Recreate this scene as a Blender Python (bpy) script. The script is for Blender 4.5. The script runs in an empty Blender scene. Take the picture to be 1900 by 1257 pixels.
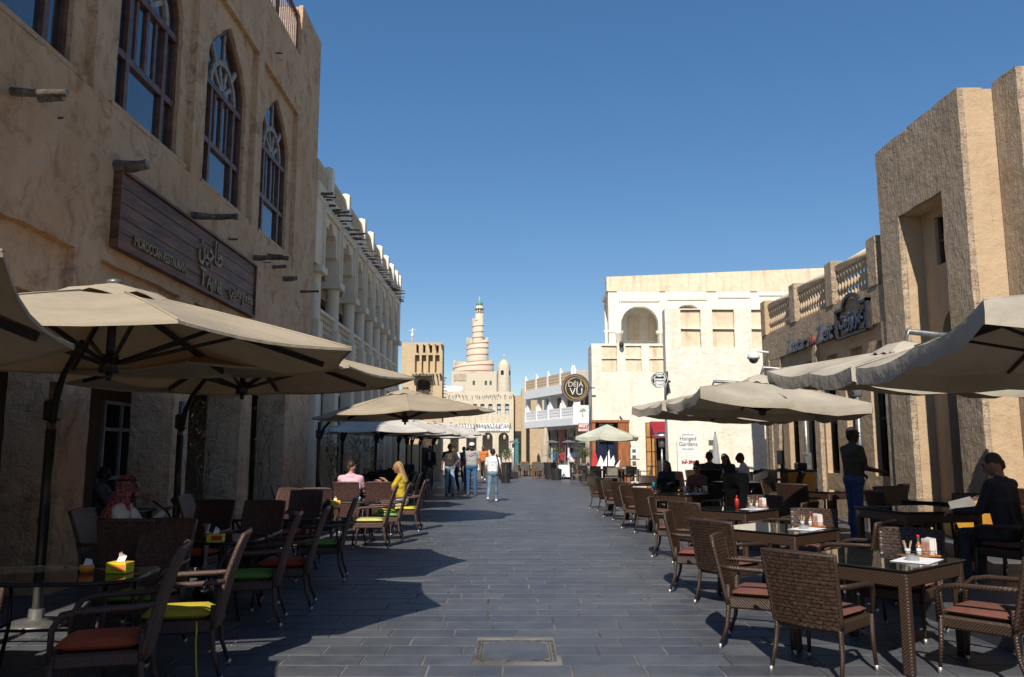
import bpy, math, random
import numpy as np
from mathutils import Vector, Matrix, Euler
from mathutils.geometry import tessellate_polygon

R = math.radians
rnd = random.Random(7)
scene = bpy.context.scene
col = scene.collection

# ------------------------------------------------------------------ camera
FPX, PITCH, CAMZ = 1478.0, R(8.0), 1.6
cam_data = bpy.data.cameras.new('camera')
cam_data.sensor_width = 36.0
cam_data.lens = 36.0 * FPX / 1900.0
cam_data.clip_end = 3000.0
camera = bpy.data.objects.new('camera', cam_data)
camera.location = (0, 0, CAMZ)
camera.rotation_euler = (R(90) + PITCH, 0, 0)
col.objects.link(camera)
scene.camera = camera

# ------------------------------------------------------------------ sky and sun
SUN_EL, SUN_AZ = R(41), R(10)          # the light travels up the street, a little to the right
world = bpy.data.worlds.new('World')
scene.world = world
world.use_nodes = True
wn = world.node_tree.nodes
wl = world.node_tree.links
bg = wn['Background']
sky = wn.new('ShaderNodeTexSky')
sky.sky_type = 'NISHITA'
sky.sun_disc = False
sky.sun_elevation = SUN_EL
sky.sun_rotation = math.pi + SUN_AZ
sky.air_density = 1.0
sky.dust_density = 0.1
sky.ozone_density = 1.8
sky.altitude = 900.0
gam = wn.new('ShaderNodeGamma'); gam.inputs[1].default_value = .7      # the camera's response to the sky, even all round
hsv = wn.new('ShaderNodeHueSaturation'); hsv.inputs['Saturation'].default_value = 1.5; hsv.inputs['Hue'].default_value = .505
wl.new(sky.outputs[0], gam.inputs[0]); wl.new(gam.outputs[0], hsv.inputs['Color']); wl.new(hsv.outputs[0], bg.inputs[0])
bg.inputs[1].default_value = 0.135

sd = bpy.data.lights.new('sun', 'SUN')
sd.energy = 4.0
sd.angle = R(0.53)
sd.color = (1.0, 0.93, 0.82)
sun = bpy.data.objects.new('sun', sd)
dvec = Vector((math.sin(SUN_AZ) * math.cos(SUN_EL), math.cos(SUN_AZ) * math.cos(SUN_EL), -math.sin(SUN_EL)))
sun.rotation_euler = dvec.to_track_quat('-Z', 'Y').to_euler()
sun.location = (-4, -20, 30)
col.objects.link(sun)

vs = scene.view_settings
vs.view_transform = 'Standard'
vs.look = 'None'
vs.exposure = 0.45
vs.gamma = 1.0
vs.use_curve_mapping = False
scene.cycles.max_bounces = 6
scene.cycles.diffuse_bounces = 3
scene.cycles.glossy_bounces = 3
scene.cycles.transmission_bounces = 4
scene.cycles.transparent_max_bounces = 6
scene.cycles.use_denoising = True

# ------------------------------------------------------------------ pixels of the photograph (1900 x 1257) to places
def ray(u, v):
    x = (u - 950.0) / FPX
    y = (628.5 - v) / FPX
    return Vector((x, math.cos(PITCH) - y * math.sin(PITCH), math.sin(PITCH) + y * math.cos(PITCH)))
def on_z(u, v, z):
    d = ray(u, v); t = (z - CAMZ) / d.z
    return Vector((d.x * t, d.y * t, z))
def on_x(u, v, X):
    d = ray(u, v); t = X / d.x
    return Vector((X, d.y * t, CAMZ + d.z * t))
def on_y(u, v, Y):
    d = ray(u, v); t = Y / d.y
    return Vector((d.x * t, Y, CAMZ + d.z * t))

# ------------------------------------------------------------------ mesh collecting
class MB:
    def __init__(s):
        s.v = []; s.f = []; s.m = []; s.s = []
    def add(s, vs_, fs_, m=0, smooth=False):
        o = len(s.v)
        s.v.extend([tuple(p) for p in vs_])
        for f in fs_:
            s.f.append(tuple(i + o for i in f)); s.m.append(m); s.s.append(smooth)
        return s
    def box(s, c, size, rot=None, m=0, ch=0.0):
        hx, hy, hz = size[0] / 2, size[1] / 2, size[2] / 2
        M = rot if rot is not None else Matrix.Identity(3)
        c = Vector(c)
        if ch <= 0:
            P = [Vector((a * hx, b * hy, d * hz)) for a in (-1, 1) for b in (-1, 1) for d in (-1, 1)]
            F = [(0, 1, 3, 2), (4, 6, 7, 5), (0, 4, 5, 1), (2, 3, 7, 6), (0, 2, 6, 4), (1, 5, 7, 3)]
            return s.add([c + M @ p for p in P], F, m)
        ch = min(ch, hx * .9, hy * .9, hz * .9)
        P = []; idx = {}
        for a in (-1, 1):
            for b in (-1, 1):
                for d in (-1, 1):
                    for k in range(3):
                        q = [a * (hx - ch), b * (hy - ch), d * (hz - ch)]
                        q[k] = (a * hx, b * hy, d * hz)[k]
                        idx[(a, b, d, k)] = len(P); P.append(Vector(q))
        F = []
        for k in range(3):
            i, j = [q for q in range(3) if q != k]
            for sg in (-1, 1):
                loop = []
                for (p, q) in ((-1, -1), (1, -1), (1, 1), (-1, 1)):
                    t = [0, 0, 0]; t[k] = sg; t[i] = p; t[j] = q
                    loop.append(idx[(t[0], t[1], t[2], k)])
                if (sg > 0) != (k != 1): loop.reverse()
                F.append(tuple(loop))
        for k in range(3):
            i, j = [q for q in range(3) if q != k]
            for p in (-1, 1):
                for q in (-1, 1):
                    t0 = [0, 0, 0]; t0[k] = -1; t0[i] = p; t0[j] = q
                    t1 = list(t0); t1[k] = 1
                    F.append((idx[(*t0, i)], idx[(*t1, i)], idx[(*t1, j)], idx[(*t0, j)]))
        for a in (-1, 1):
            for b in (-1, 1):
                for d in (-1, 1):
                    F.append((idx[(a, b, d, 0)], idx[(a, b, d, 1)], idx[(a, b, d, 2)]))
        return s.add([c + M @ p for p in P], F, m)
    def bb(s, x0, x1, y0, y1, z0, z1, m=0, ch=0.0):
        return s.box(((x0 + x1) / 2, (y0 + y1) / 2, (z0 + z1) / 2), (abs(x1 - x0), abs(y1 - y0), abs(z1 - z0)), None, m, ch)
    def bar(s, p0, p1, w, d=None, m=0, up=None, ch=0.0):
        p0 = Vector(p0); p1 = Vector(p1); ax = p1 - p0; L = ax.length
        z = ax / L
        u = Vector(up) if up is not None else (Vector((0, 0, 1)) if abs(z.z) < .9 else Vector((1, 0, 0)))
        x = u.cross(z).normalized(); y = z.cross(x)
        M = Matrix((x, y, z)).transposed()
        return s.box((p0 + p1) / 2, (w, d if d else w, L), M, m, ch)
    def tube(s, path, r, n=8, m=0, caps=True, smooth=True, squash=1.0):
        path = [Vector(p) for p in path]; k = len(path)
        rs = r if isinstance(r, (list, tuple)) else [r] * k
        vs_ = []; prev = None
        for i, p in enumerate(path):
            t = (path[min(i + 1, k - 1)] - path[max(i - 1, 0)]).normalized()
            if prev is None:
                a = Vector((0, 0, 1)) if abs(t.z) < .9 else Vector((1, 0, 0))
                x = a.cross(t).normalized()
            else:
                x = (prev - t * prev.dot(t)).normalized()
            prev = x; y = t.cross(x)
            for j in range(n):
                an = 2 * math.pi * j / n
                vs_.append(p + (x * math.cos(an) + y * math.sin(an) * squash) * rs[i])
        F = [(i * n + j, i * n + (j + 1) % n, (i + 1) * n + (j + 1) % n, (i + 1) * n + j) for i in range(k - 1) for j in range(n)]
        s.add(vs_, F, m, smooth)
        if caps:
            o = len(s.v) - len(vs_)
            s.f.append(tuple(o + j for j in range(n - 1, -1, -1))); s.m.append(m); s.s.append(False)
            s.f.append(tuple(o + (k - 1) * n + j for j in range(n))); s.m.append(m); s.s.append(False)
        return s
    def cyl(s, p0, p1, r0, r1=None, n=12, m=0, caps=True, smooth=True):
        return s.tube([p0, p1], [r0, r0 if r1 is None else r1], n, m, caps, smooth)
    def ell(s, c, r, nu=12, nv=8, m=0, rot=None, smooth=True):
        c = Vector(c); M = rot if rot is not None else Matrix.Identity(3)
        V = [c + M @ Vector((0, 0, r[2]))]
        for i in range(1, nv):
            a = math.pi * i / nv
            for j in range(nu):
                b = 2 * math.pi * j / nu
                V.append(c + M @ Vector((r[0] * math.sin(a) * math.cos(b), r[1] * math.sin(a) * math.sin(b), r[2] * math.cos(a))))
        V.append(c + M @ Vector((0, 0, -r[2])))
        F = [(0, 1 + j, 1 + (j + 1) % nu) for j in range(nu)]
        for i in range(nv - 2):
            for j in range(nu):
                a = 1 + i * nu
                F.append((a + j, a + nu + j, a + nu + (j + 1) % nu, a + (j + 1) % nu))
        a = 1 + (nv - 2) * nu
        F += [(a + j, len(V) - 1, a + (j + 1) % nu) for j in range(nu)]
        return s.add(V, F, m, smooth)
    def lathe(s, prof, c=(0, 0, 0), n=20, m=0, smooth=True, sx=1.0, sy=1.0):
        c = Vector(c); V = []
        for (r_, z) in prof:
            for j in range(n):
                a = 2 * math.pi * j / n
                V.append(c + Vector((r_ * math.cos(a) * sx, r_ * math.sin(a) * sy, z)))
        k = len(prof)
        F = [(i * n + j, i * n + (j + 1) % n, (i + 1) * n + (j + 1) % n, (i + 1) * n + j) for i in range(k - 1) for j in range(n)]
        F.append(tuple(range(n - 1, -1, -1))); F.append(tuple((k - 1) * n + j for j in range(n)))
        return s.add(V, F, m, smooth)
    def grid(s, rows, m=0, smooth=True, close=False):
        k = len(rows[0]); V = [p for r_ in rows for p in r_]
        F = []
        for i in range(len(rows) - 1):
            for j in range(k - (0 if close else 1)):
                F.append((i * k + j, i * k + (j + 1) % k, (i + 1) * k + (j + 1) % k, (i + 1) * k + j))
        return s.add(V, F, m, smooth)
    def slab(s, outer, holes, to3, depth, m=0, jit=0.0, seg=None, m_side=None, rr=None):
        """a plate cut from a 2D outline with holes, given thickness along depth"""
        rr = rr or rnd
        def dens(lp):
            out = []
            for i, a in enumerate(lp):
                b = lp[(i + 1) % len(lp)]
                L = math.hypot(b[0] - a[0], b[1] - a[1])
                n = max(1, int(L / seg)) if seg else 1
                for k in range(n):
                    t = k / n
                    q = [a[0] + (b[0] - a[0]) * t, a[1] + (b[1] - a[1]) * t]
                    if jit: q[0] += rr.uniform(-jit, jit); q[1] += rr.uniform(-jit, jit)
                    out.append(q)
            return out
        loops = [dens(outer)] + [dens(h) for h in holes]
        tris = tessellate_polygon([[Vector((p[0], p[1], 0)) for p in lp] for lp in loops])
        flat = [p for lp in loops for p in lp]
        d = Vector(depth)
        A = [Vector(to3(*p)) for p in flat]; n = len(A)
        ms = m if m_side is None else m_side
        s.add(A + [p + d for p in A], [t for t in tris] + [(t[2] + n, t[1] + n, t[0] + n) for t in tris], m)
        o = len(s.v) - 2 * n
        b = 0
        for lp in loops:
            k = len(lp)
            for i in range(k):
                a0, a1 = b + i, b + (i + 1) % k
                s.f.append((o + a0, o + a1, o + a1 + n, o + a0 + n)); s.m.append(ms); s.s.append(False)
            b += k
        return s
    def data(s, name, mats):
        me = bpy.data.meshes.new(name)
        me.from_pydata(s.v, [], s.f)
        for mm in (mats if isinstance(mats, (list, tuple)) else [mats]): me.materials.append(mm)
        me.polygons.foreach_set('material_index', s.m)
        me.polygons.foreach_set('use_smooth', s.s)
        me.update()
        return me
    def build(s, name, mats, parent=None, loc=None, recalc=True, **kw):
        me = s.data(name, mats)
        if recalc: fix_normals(me)
        return link(name, me, parent, loc, **kw)

import bmesh
def fix_normals(me):
    bm = bmesh.new(); bm.from_mesh(me)
    bmesh.ops.recalc_face_normals(bm, faces=bm.faces)
    bm.to_mesh(me); bm.free()

def tag(o, label=None, cat=None, group=None, kind=None):
    if label: o['label'] = label
    if cat: o['category'] = cat
    if group: o['group'] = group
    if kind: o['kind'] = kind
    return o
def link(name, data, parent=None, loc=None, rz=None, label=None, cat=None, group=None, kind=None):
    o = bpy.data.objects.new(name, data)
    col.objects.link(o)
    if parent is not None: o.parent = parent
    if loc is not None: o.location = loc
    if rz is not None: o.rotation_euler = (0, 0, rz)
    return tag(o, label, cat, group, kind)
def thing(name, label, cat, loc=(0, 0, 0), rz=0.0, group=None):
    return link(name, None, None, loc, rz, label, cat, group)
KIDS = {}
def copy_tree(o, parent=None):
    c = o.copy(); col.objects.link(c); c.parent = parent
    for ch in list(o.children): copy_tree(ch, c)
    return c
def place(o, loc, rz=0.0, label=None, group=None, scale=None):
    o.location = loc; o.rotation_euler = (0, 0, rz)
    if scale: o.scale = (scale,) * 3
    if label: o['label'] = label
    if group: o['group'] = group
    return o
PROTO_USED = set()
def spawn(proto, loc, rz=0.0, label=None, group=None, scale=None):
    """the first call moves the prototype itself, later ones copy it with its parts"""
    if proto.name in PROTO_USED: o = copy_tree(proto)
    else: PROTO_USED.add(proto.name); o = proto
    return place(o, loc, rz, label, group, scale)

# ------------------------------------------------------------------ materials
MATS = {}
def mat(name, c, rough=.6, var=.12, vscale=4.0, bump=0.0, bscale=25.0, metal=0.0, spec=.5, objvar=0.0, stretch=None, coat=0.0, sheen=0.0, trans=0.0, c2=None):
    if name in MATS: return MATS[name]
    m = bpy.data.materials.new(name); m.use_nodes = True
    n = m.node_tree.nodes; l = m.node_tree.links
    b = n['Principled BSDF']
    b.inputs['Roughness'].default_value = rough
    b.inputs['Metallic'].default_value = metal
    b.inputs['Specular IOR Level'].default_value = spec
    b.inputs['Coat Weight'].default_value = coat
    b.inputs['Transmission Weight'].default_value = trans
    tc = n.new('ShaderNodeTexCoord'); mp = n.new('ShaderNodeMapping')
    l.new(tc.outputs['Object'], mp.inputs[0])
    if stretch: mp.inputs['Scale'].default_value = stretch
    nz = n.new('ShaderNodeTexNoise'); nz.inputs['Scale'].default_value = vscale; nz.inputs['Detail'].default_value = 5
    l.new(mp.outputs[0], nz.inputs['Vector'])
    rp = n.new('ShaderNodeValToRGB')
    d = c2 if c2 else tuple(max(0, x * (1 - 2.2 * var)) for x in c)
    e = tuple(min(1, x * (1 + 1.2 * var)) for x in c)
    rp.color_ramp.elements[0].position = .3; rp.color_ramp.elements[0].color = (*d, 1)
    rp.color_ramp.elements[1].position = .7; rp.color_ramp.elements[1].color = (*e, 1)
    l.new(nz.outputs['Fac'], rp.inputs[0])
    out = rp.outputs[0]
    if objvar:
        oi = n.new('ShaderNodeObjectInfo'); mr = n.new('ShaderNodeMapRange')
        mr.inputs['To Min'].default_value = 1 - objvar; mr.inputs['To Max'].default_value = 1 + objvar
        l.new(oi.outputs['Random'], mr.inputs['Value'])
        mx = n.new('ShaderNodeVectorMath'); mx.operation = 'SCALE'
        l.new(out, mx.inputs[0]); l.new(mr.outputs[0], mx.inputs['Scale']); out = mx.outputs[0]
    l.new(out, b.inputs['Base Color'])
    if bump:
        nb = n.new('ShaderNodeTexNoise'); nb.inputs['Scale'].default_value = bscale; nb.inputs['Detail'].default_value = 6
        l.new(mp.outputs[0], nb.inputs['Vector'])
        bp = n.new('ShaderNodeBump'); bp.inputs['Strength'].default_value = min(1, bump); bp.inputs['Distance'].default_value = .02 * max(1, bump)
        l.new(nb.outputs['Fac'], bp.inputs['Height']); l.new(bp.outputs[0], b.inputs['Normal'])
    MATS[name] = m
    return m

def plaster(name, base, stain, light, relief=.5, grooves=0.0, streaks=.5, patch=.5):
    """hand-laid mud plaster: cloudy tone, rain streaks, pitted relief"""
    if name in MATS: return MATS[name]
    m = bpy.data.materials.new(name); m.use_nodes = True
    n = m.node_tree.nodes; l = m.node_tree.links; b = n['Principled BSDF']
    b.inputs['Roughness'].default_value = .92; b.inputs['Specular IOR Level'].default_value = .2
    tc = n.new('ShaderNodeTexCoord')
    def noise(scale, detail=6, rough=.55, st=None, dist=0):
        mp = n.new('ShaderNodeMapping'); l.new(tc.outputs['Object'], mp.inputs[0])
        if st: mp.inputs['Scale'].default_value = st
        z = n.new('ShaderNodeTexNoise'); z.inputs['Scale'].default_value = scale; z.inputs['Detail'].default_value = detail
        z.inputs['Roughness'].default_value = rough; z.inputs['Distortion'].default_value = dist
        l.new(mp.outputs[0], z.inputs['Vector']); return z.outputs['Fac']
    def ramp(f, a, c):
        r_ = n.new('ShaderNodeMapRange'); r_.inputs['From Min'].default_value = a; r_.inputs['From Max'].default_value = c
        l.new(f, r_.inputs['Value']); return r_.outputs[0]
    def mix(f, a, c, k=1.0):
        x = n.new('ShaderNodeMix'); x.data_type = 'RGBA'
        if k != 1.0:
            q = n.new('ShaderNodeMath'); q.operation = 'MULTIPLY'; q.inputs[1].default_value = k
            l.new(f, q.inputs[0]); f = q.outputs[0]
        l.new(f, x.inputs['Factor'])
        for sock, val in ((x.inputs['A'], a), (x.inputs['B'], c)):
            if isinstance(val, tuple): sock.default_value = (*val, 1)
            else: l.new(val, sock)
        return x.outputs['Result']
    c = mix(ramp(noise(.7, 5, .6, None, .6), .35, .65), base, light, patch)
    c = mix(ramp(noise(1.0, 6, .65, (3.2, 3.2, .28)), .5, .72), c, stain, streaks)
    c = mix(ramp(noise(2.6, 8, .72, None, .8), .5, .68), c, stain, .9 * patch)
    c = mix(ramp(noise(7.0, 7, .72), .56, .7), c, light, .6 * patch)
    c = mix(ramp(noise(48.0, 4, .7), .6, .74), c, tuple(x * .45 for x in stain), .45)
    l.new(c, b.inputs['Base Color'])
    h1 = noise(6.0, 8, .62); h2 = noise(38.0, 5, .6)
    a = n.new('ShaderNodeMath'); a.operation = 'MULTIPLY_ADD'; a.inputs[1].default_value = .35
    l.new(h2, a.inputs[0]); l.new(h1, a.inputs[2]); hh = a.outputs[0]
    tw = noise(1.0, 3, .5, (2.3, 2.3, 3.1), .9)
    a0 = n.new('ShaderNodeMath'); a0.operation = 'MULTIPLY_ADD'; a0.inputs[1].default_value = .9
    l.new(tw, a0.inputs[0]); l.new(hh, a0.inputs[2]); hh = a0.outputs[0]
    if grooves:
        g = noise(1.0, 7, .6, (13, 13, 2.6), 1.2)
        a2 = n.new('ShaderNodeMath'); a2.operation = 'MULTIPLY_ADD'; a2.inputs[1].default_value = grooves
        l.new(g, a2.inputs[0]); l.new(hh, a2.inputs[2]); hh = a2.outputs[0]
    bp = n.new('ShaderNodeBump'); bp.inputs['Strength'].default_value = 1.0; bp.inputs['Distance'].default_value = .05 * relief
    l.new(hh, bp.inputs['Height']); l.new(bp.outputs[0], b.inputs['Normal'])
    MATS[name] = m
    return m

def cloth(name, c, objvar=.06):
    """awning canvas: a little light comes through"""
    if name in MATS: return MATS[name]
    m = mat(name, c, .85, .1, 1.6, .8, 7, objvar=objvar)
    n = m.node_tree.nodes; l = m.node_tree.links
    b = n['Principled BSDF']; out = n['Material Output']
    t = n.new('ShaderNodeBsdfTranslucent'); t.inputs[0].default_value = (c[0] * .9, c[1] * .62, c[2] * .36, 1)
    mx = n.new('ShaderNodeMixShader'); mx.inputs[0].default_value = .05
    l.new(b.outputs[0], mx.inputs[1]); l.new(t.outputs[0], mx.inputs[2]); l.new(mx.outputs[0], out.inputs[0])
    return m

def wicker(name, c, scale=55.0):
    """bump weave for narrow members: table aprons and legs"""
    if name in MATS: return MATS[name]
    m = bpy.data.materials.new(name); m.use_nodes = True
    n = m.node_tree.nodes; l = m.node_tree.links; b = n['Principled BSDF']
    b.inputs['Roughness'].default_value = .42; b.inputs['Specular IOR Level'].default_value = .5
    tc = n.new('ShaderNodeTexCoord')
    ck = n.new('ShaderNodeTexWave'); ck.wave_type = 'BANDS'; ck.bands_direction = 'DIAGONAL'; ck.inputs['Scale'].default_value = scale * .5
    ck.inputs['Distortion'].default_value = 2.2; ck.inputs['Detail'].default_value = 2
    l.new(tc.outputs['Object'], ck.inputs['Vector'])
    rp = n.new('ShaderNodeValToRGB')
    rp.color_ramp.elements[0].color = (c[0] * .3, c[1] * .3, c[2] * .3, 1); rp.color_ramp.elements[1].color = (c[0] * 1.15, c[1] * 1.15, c[2] * 1.15, 1)
    l.new(ck.outputs['Fac'], rp.inputs[0]); l.new(rp.outputs[0], b.inputs['Base Color'])
    bp = n.new('ShaderNodeBump'); bp.inputs['Strength'].default_value = .7; bp.inputs['Distance'].default_value = .004
    l.new(ck.outputs['Fac'], bp.inputs['Height']); l.new(bp.outputs[0], b.inputs['Normal'])
    MATS[name] = m
    return m

def text_mesh(body, size, depth, bold=0.0, align='CENTER'):
    c = bpy.data.curves.new('lettering', 'FONT')
    c.body = body; c.size = size; c.extrude = depth; c.align_x = align; c.offset = bold; c.resolution_u = 3
    o = bpy.data.objects.new('lettering', c); col.objects.link(o)
    dg = bpy.context.evaluated_depsgraph_get()
    me = bpy.data.meshes.new_from_object(o.evaluated_get(dg))
    bpy.data.objects.remove(o); bpy.data.curves.remove(c)
    return me
def lettering(body, size, depth, M, material, parent, name='lettering', bold=0.0, sx=1.0):
    """raised letters: M maps text x, y, z to the parent's space"""
    me = text_mesh(body, size, depth, bold)
    me.transform(M @ Matrix.Diagonal((sx, 1, 1, 1)))
    me.materials.clear(); me.materials.append(material)
    return link(name, me, parent)
def frame(o, xax, yax):
    x = Vector(xax).normalized(); y = Vector(yax).normalized(); z = x.cross(y)
    M = Matrix((x, y, z)).transposed().to_4x4(); M.translation = Vector(o)
    return M
# ------------------------------------------------------------------ Arabic lettering: joined forms in visual order
import unicodedata
AR = {}
for cp in range(0xFE70, 0xFEFD):
    dd = unicodedata.decomposition(chr(cp)).split()
    if len(dd) == 2: AR.setdefault(chr(int(dd[1], 16)), {})[dd[0]] = chr(cp)
def arabic(txt):
    out = []
    for w in txt.split(' '):
        o = ''
        for i, c in enumerate(w):
            f = AR.get(c, {})
            pj = i > 0 and '<initial>' in AR.get(w[i - 1], {})
            nj = i < len(w) - 1 and '<initial>' in f
            o += f.get('<medial>' if pj and nj else '<final>' if pj else '<initial>' if nj else '<isolated>', c)
        out.append(o[::-1])
    return ' '.join(out[::-1])

# ------------------------------------------------------------------ shared materials
ADOBE = plaster('adobe_ochre', (.58, .365, .21), (.31, .175, .095), (.66, .46, .30), 1.6, 0, .22, .95)
ADOBE_TAN = plaster('adobe_tan', (.49, .355, .225), (.34, .225, .13), (.56, .425, .285), .5, 0, .25, .35)
ADOBE_ROUGH = plaster('adobe_raked', (.50, .385, .275), (.27, .185, .12), (.62, .49, .36), 1.7, .9, .4, .5)
CREAM = plaster('cream_render', (.80, .735, .62), (.63, .52, .38), (.86, .81, .72), .6, 0, .45, .6)
CREAM_STAIN = plaster('cream_render_stained', (.72, .60, .43), (.48, .34, .20), (.80, .69, .53), .45, 0, .9, .5)
STONE_FAR = plaster('pale_stone', (.64, .55, .42), (.48, .39, .28), (.72, .63, .50), .8, 0, .4, .6)
WHITEWASH = plaster('whitewash', (.74, .60, .44), (.55, .42, .29), (.82, .70, .55), .25, 0, .35, .4)
WHITE_FAR = plaster('white_paint', (.80, .79, .77), (.66, .63, .58), (.84, .83, .82), .15, 0, .2, .3)
LATTICE = plaster('tan_lattice', (.58, .44, .29), (.44, .31, .19), (.66, .52, .36), .3, 0, .35, .4)
MINARET = plaster('minaret_render', (.60, .52, .395), (.54, .46, .34), (.64, .56, .435), .2, 0, .2, .3)
LOG = mat('weathered_log', (.12, .098, .078), .85, .35, 9, .8, 60, objvar=.35, stretch=(1, 1, 1))
LOG_END = mat('log_end', (.30, .25, .19), .9, .25, 14, .5, 60)
WOOD_RED = mat('dark_red_wood', (.13, .058, .034), .45, .25, 7, .2, 40)
WOOD_SIGN = mat('sign_board_wood', (.125, .046, .021), .55, .35, 5, .4, 45, objvar=.14, stretch=(1, .35, 3))
BRASS_DULL = mat('dull_brass', (.24, .175, .085), .5, .2, 12, .1, 60, metal=.35)
GLASS = mat('window_glass', (.012, .014, .02), .03, .2, 2, spec=1.0)
GLASS.node_tree.nodes['Principled BSDF'].inputs['IOR'].default_value = 1.9
GLASS_CURT = mat('curtained_glass', (.035, .04, .06), .05, .45, 1.0, spec=1.0, stretch=(1, 9, .3))
GLASS_CURT.node_tree.nodes['Principled BSDF'].inputs['IOR'].default_value = 1.9
DARK = mat('dark_interior', (.03, .024, .02), .9, .3, 2)
METAL_DK = mat('dark_metal', (.03, .03, .032), .45, .2, 12, metal=.3)
METAL_GREY = mat('grey_metal', (.22, .22, .22), .4, .15, 12, metal=.6)
STEEL = mat('brushed_steel', (.5, .5, .49), .42, .1, 30, metal=.75)
WHITE = mat('white_plastic', (.75, .75, .73), .5, .05, 8)

# ------------------------------------------------------------------ ground and paving
def ground_mat():
    m = mat('paving_far', (.055, .058, .066), .5, .2, .8, .3, 30)
    return m
gb = MB(); gb.bb(-400, 400, -60, 900, -.4, -.03)
gb.build('ground', ground_mat(), kind='structure')

def paver_mat():
    m = bpy.data.materials.new('slate_paver'); m.use_nodes = True
    n = m.node_tree.nodes; l = m.node_tree.links; b = n['Principled BSDF']
    tc = n.new('ShaderNodeTexCoord'); oi = n.new('ShaderNodeObjectInfo'); ge = n.new('ShaderNodeNewGeometry')
    ad = n.new('ShaderNodeMath'); ad.operation = 'ADD'; l.new(oi.outputs['Random'], ad.inputs[0]); l.new(ge.outputs['Random Per Island'], ad.inputs[1])
    fr = n.new('ShaderNodeMath'); fr.operation = 'FRACT'; l.new(ad.outputs[0], fr.inputs[0])
    rp = n.new('ShaderNodeValToRGB'); e = rp.color_ramp.elements
    e[0].position = 0; e[0].color = (.070, .076, .089, 1); e[1].position = 1; e[1].color = (.104, .108, .116, 1)
    k = e.new(.45); k.color = (.080, .085, .097, 1)
    k = e.new(.8); k.color = (.088, .093, .103, 1)
    l.new(fr.outputs[0], rp.inputs[0])
    nz = n.new('ShaderNodeTexNoise'); nz.inputs['Scale'].default_value = 3.2; nz.inputs['Detail'].default_value = 7; nz.inputs['Roughness'].default_value = .65
    l.new(ge.outputs['Position'], nz.inputs['Vector'])
    mr = n.new('ShaderNodeMapRange'); mr.inputs['From Min'].default_value = .3; mr.inputs['From Max'].default_value = .75
    mr.inputs['To Min'].default_value = .72; mr.inputs['To Max'].default_value = 1.3; l.new(nz.outputs['Fac'], mr.inputs['Value'])
    sc = n.new('ShaderNodeVectorMath'); sc.operation = 'SCALE'; l.new(rp.outputs[0], sc.inputs[0]); l.new(mr.outputs[0], sc.inputs['Scale'])
    # pale dust and foot wear
    n2 = n.new('ShaderNodeTexNoise'); n2.inputs['Scale'].default_value = .55; n2.inputs['Detail'].default_value = 8; n2.inputs['Roughness'].default_value = .7
    l.new(ge.outputs['Position'], n2.inputs['Vector'])
    m2 = n.new('ShaderNodeMapRange'); m2.inputs['From Min'].default_value = .5; m2.inputs['From Max'].default_value = .78; m2.inputs['To Max'].default_value = .4
    l.new(n2.outputs['Fac'], m2.inputs['Value'])
    mx = n.new('ShaderNodeMix'); mx.data_type = 'RGBA'; mx.inputs['B'].default_value = (.15, .135, .115, 1)
    l.new(m2.outputs[0], mx.inputs['Factor']); l.new(sc.outputs[0], mx.inputs['A']); l.new(mx.outputs['Result'], b.inputs['Base Color'])
    n4 = n.new('ShaderNodeTexVoronoi'); n4.inputs['Scale'].default_value = 2.6; n4.inputs['Randomness'].default_value = 1.0; l.new(ge.outputs['Position'], n4.inputs['Vector'])
    m4 = n.new('ShaderNodeMapRange'); m4.inputs['From Min'].default_value = .05; m4.inputs['From Max'].default_value = .03; m4.inputs['To Max'].default_value = .45; l.new(n4.outputs['Distance'], m4.inputs['Value'])
    x4 = n.new('ShaderNodeMix'); x4.data_type = 'RGBA'; x4.inputs['B'].default_value = (.035, .034, .034, 1)
    l.new(m4.outputs[0], x4.inputs['Factor']); l.new(mx.outputs['Result'], x4.inputs['A']); l.new(x4.outputs['Result'], b.inputs['Base Color'])
    rr_ = n.new('ShaderNodeMapRange'); rr_.inputs['To Min'].default_value = .38; rr_.inputs['To Max'].default_value = .62
    l.new(nz.outputs['Fac'], rr_.inputs['Value']); l.new(rr_.outputs[0], b.inputs['Roughness'])
    b.inputs['Specular IOR Level'].default_value = .45
    n3 = n.new('ShaderNodeTexNoise'); n3.inputs['Scale'].default_value = 22; n3.inputs['Detail'].default_value = 6
    l.new(ge.outputs['Position'], n3.inputs['Vector'])
    bp = n.new('ShaderNodeBump'); bp.inputs['Strength'].default_value = .35; bp.inputs['Distance'].default_value = .01
    l.new(n3.outputs['Fac'], bp.inputs['Height']); l.new(bp.outputs[0], b.inputs['Normal'])
    return m
SLATE = paver_mat()
GROUT = mat('sandy_grout', (.165, .153, .136), .95, .35, 2.2, .5, 60)
pave = MB(); pave.bb(-9.5, 11, -1.5, 62, -.025, -.006)
pavement = pave.build('pavement', GROUT, kind='structure')

MH = (-.265, .325, 6.42, 7.05)         # cover set into the paving: x0 x1 y0 y1
def paver_geo(mb, x0, x1, y0, y1, rr):
    g = .006 + rr.uniform(0, .003); dz = rr.uniform(-.0015, .0015); t = .0025
    a, b_, c, d = x0 + g + rr.uniform(-.002, .002), x1 - g + rr.uniform(-.002, .002), y0 + g, y1 - g
    j = [rr.uniform(-.0022, .0022) for _ in range(8)]
    P = [(a + j[0], c + j[1]), (b_ + j[2], c + j[3]), (b_ + j[4], d + j[5]), (a + j[6], d + j[7])]
    top = [(p[0] + (t if i in (0, 3) else -t), p[1] + (t if i in (0, 1) else -t), dz) for i, p in enumerate(P)]
    bot = [(p[0], p[1], -.012) for p in P]
    mb.add(top + bot, [(0, 1, 2, 3), (4, 5, 1, 0), (5, 6, 2, 1), (6, 7, 3, 2), (7, 4, 0, 3)])
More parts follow.
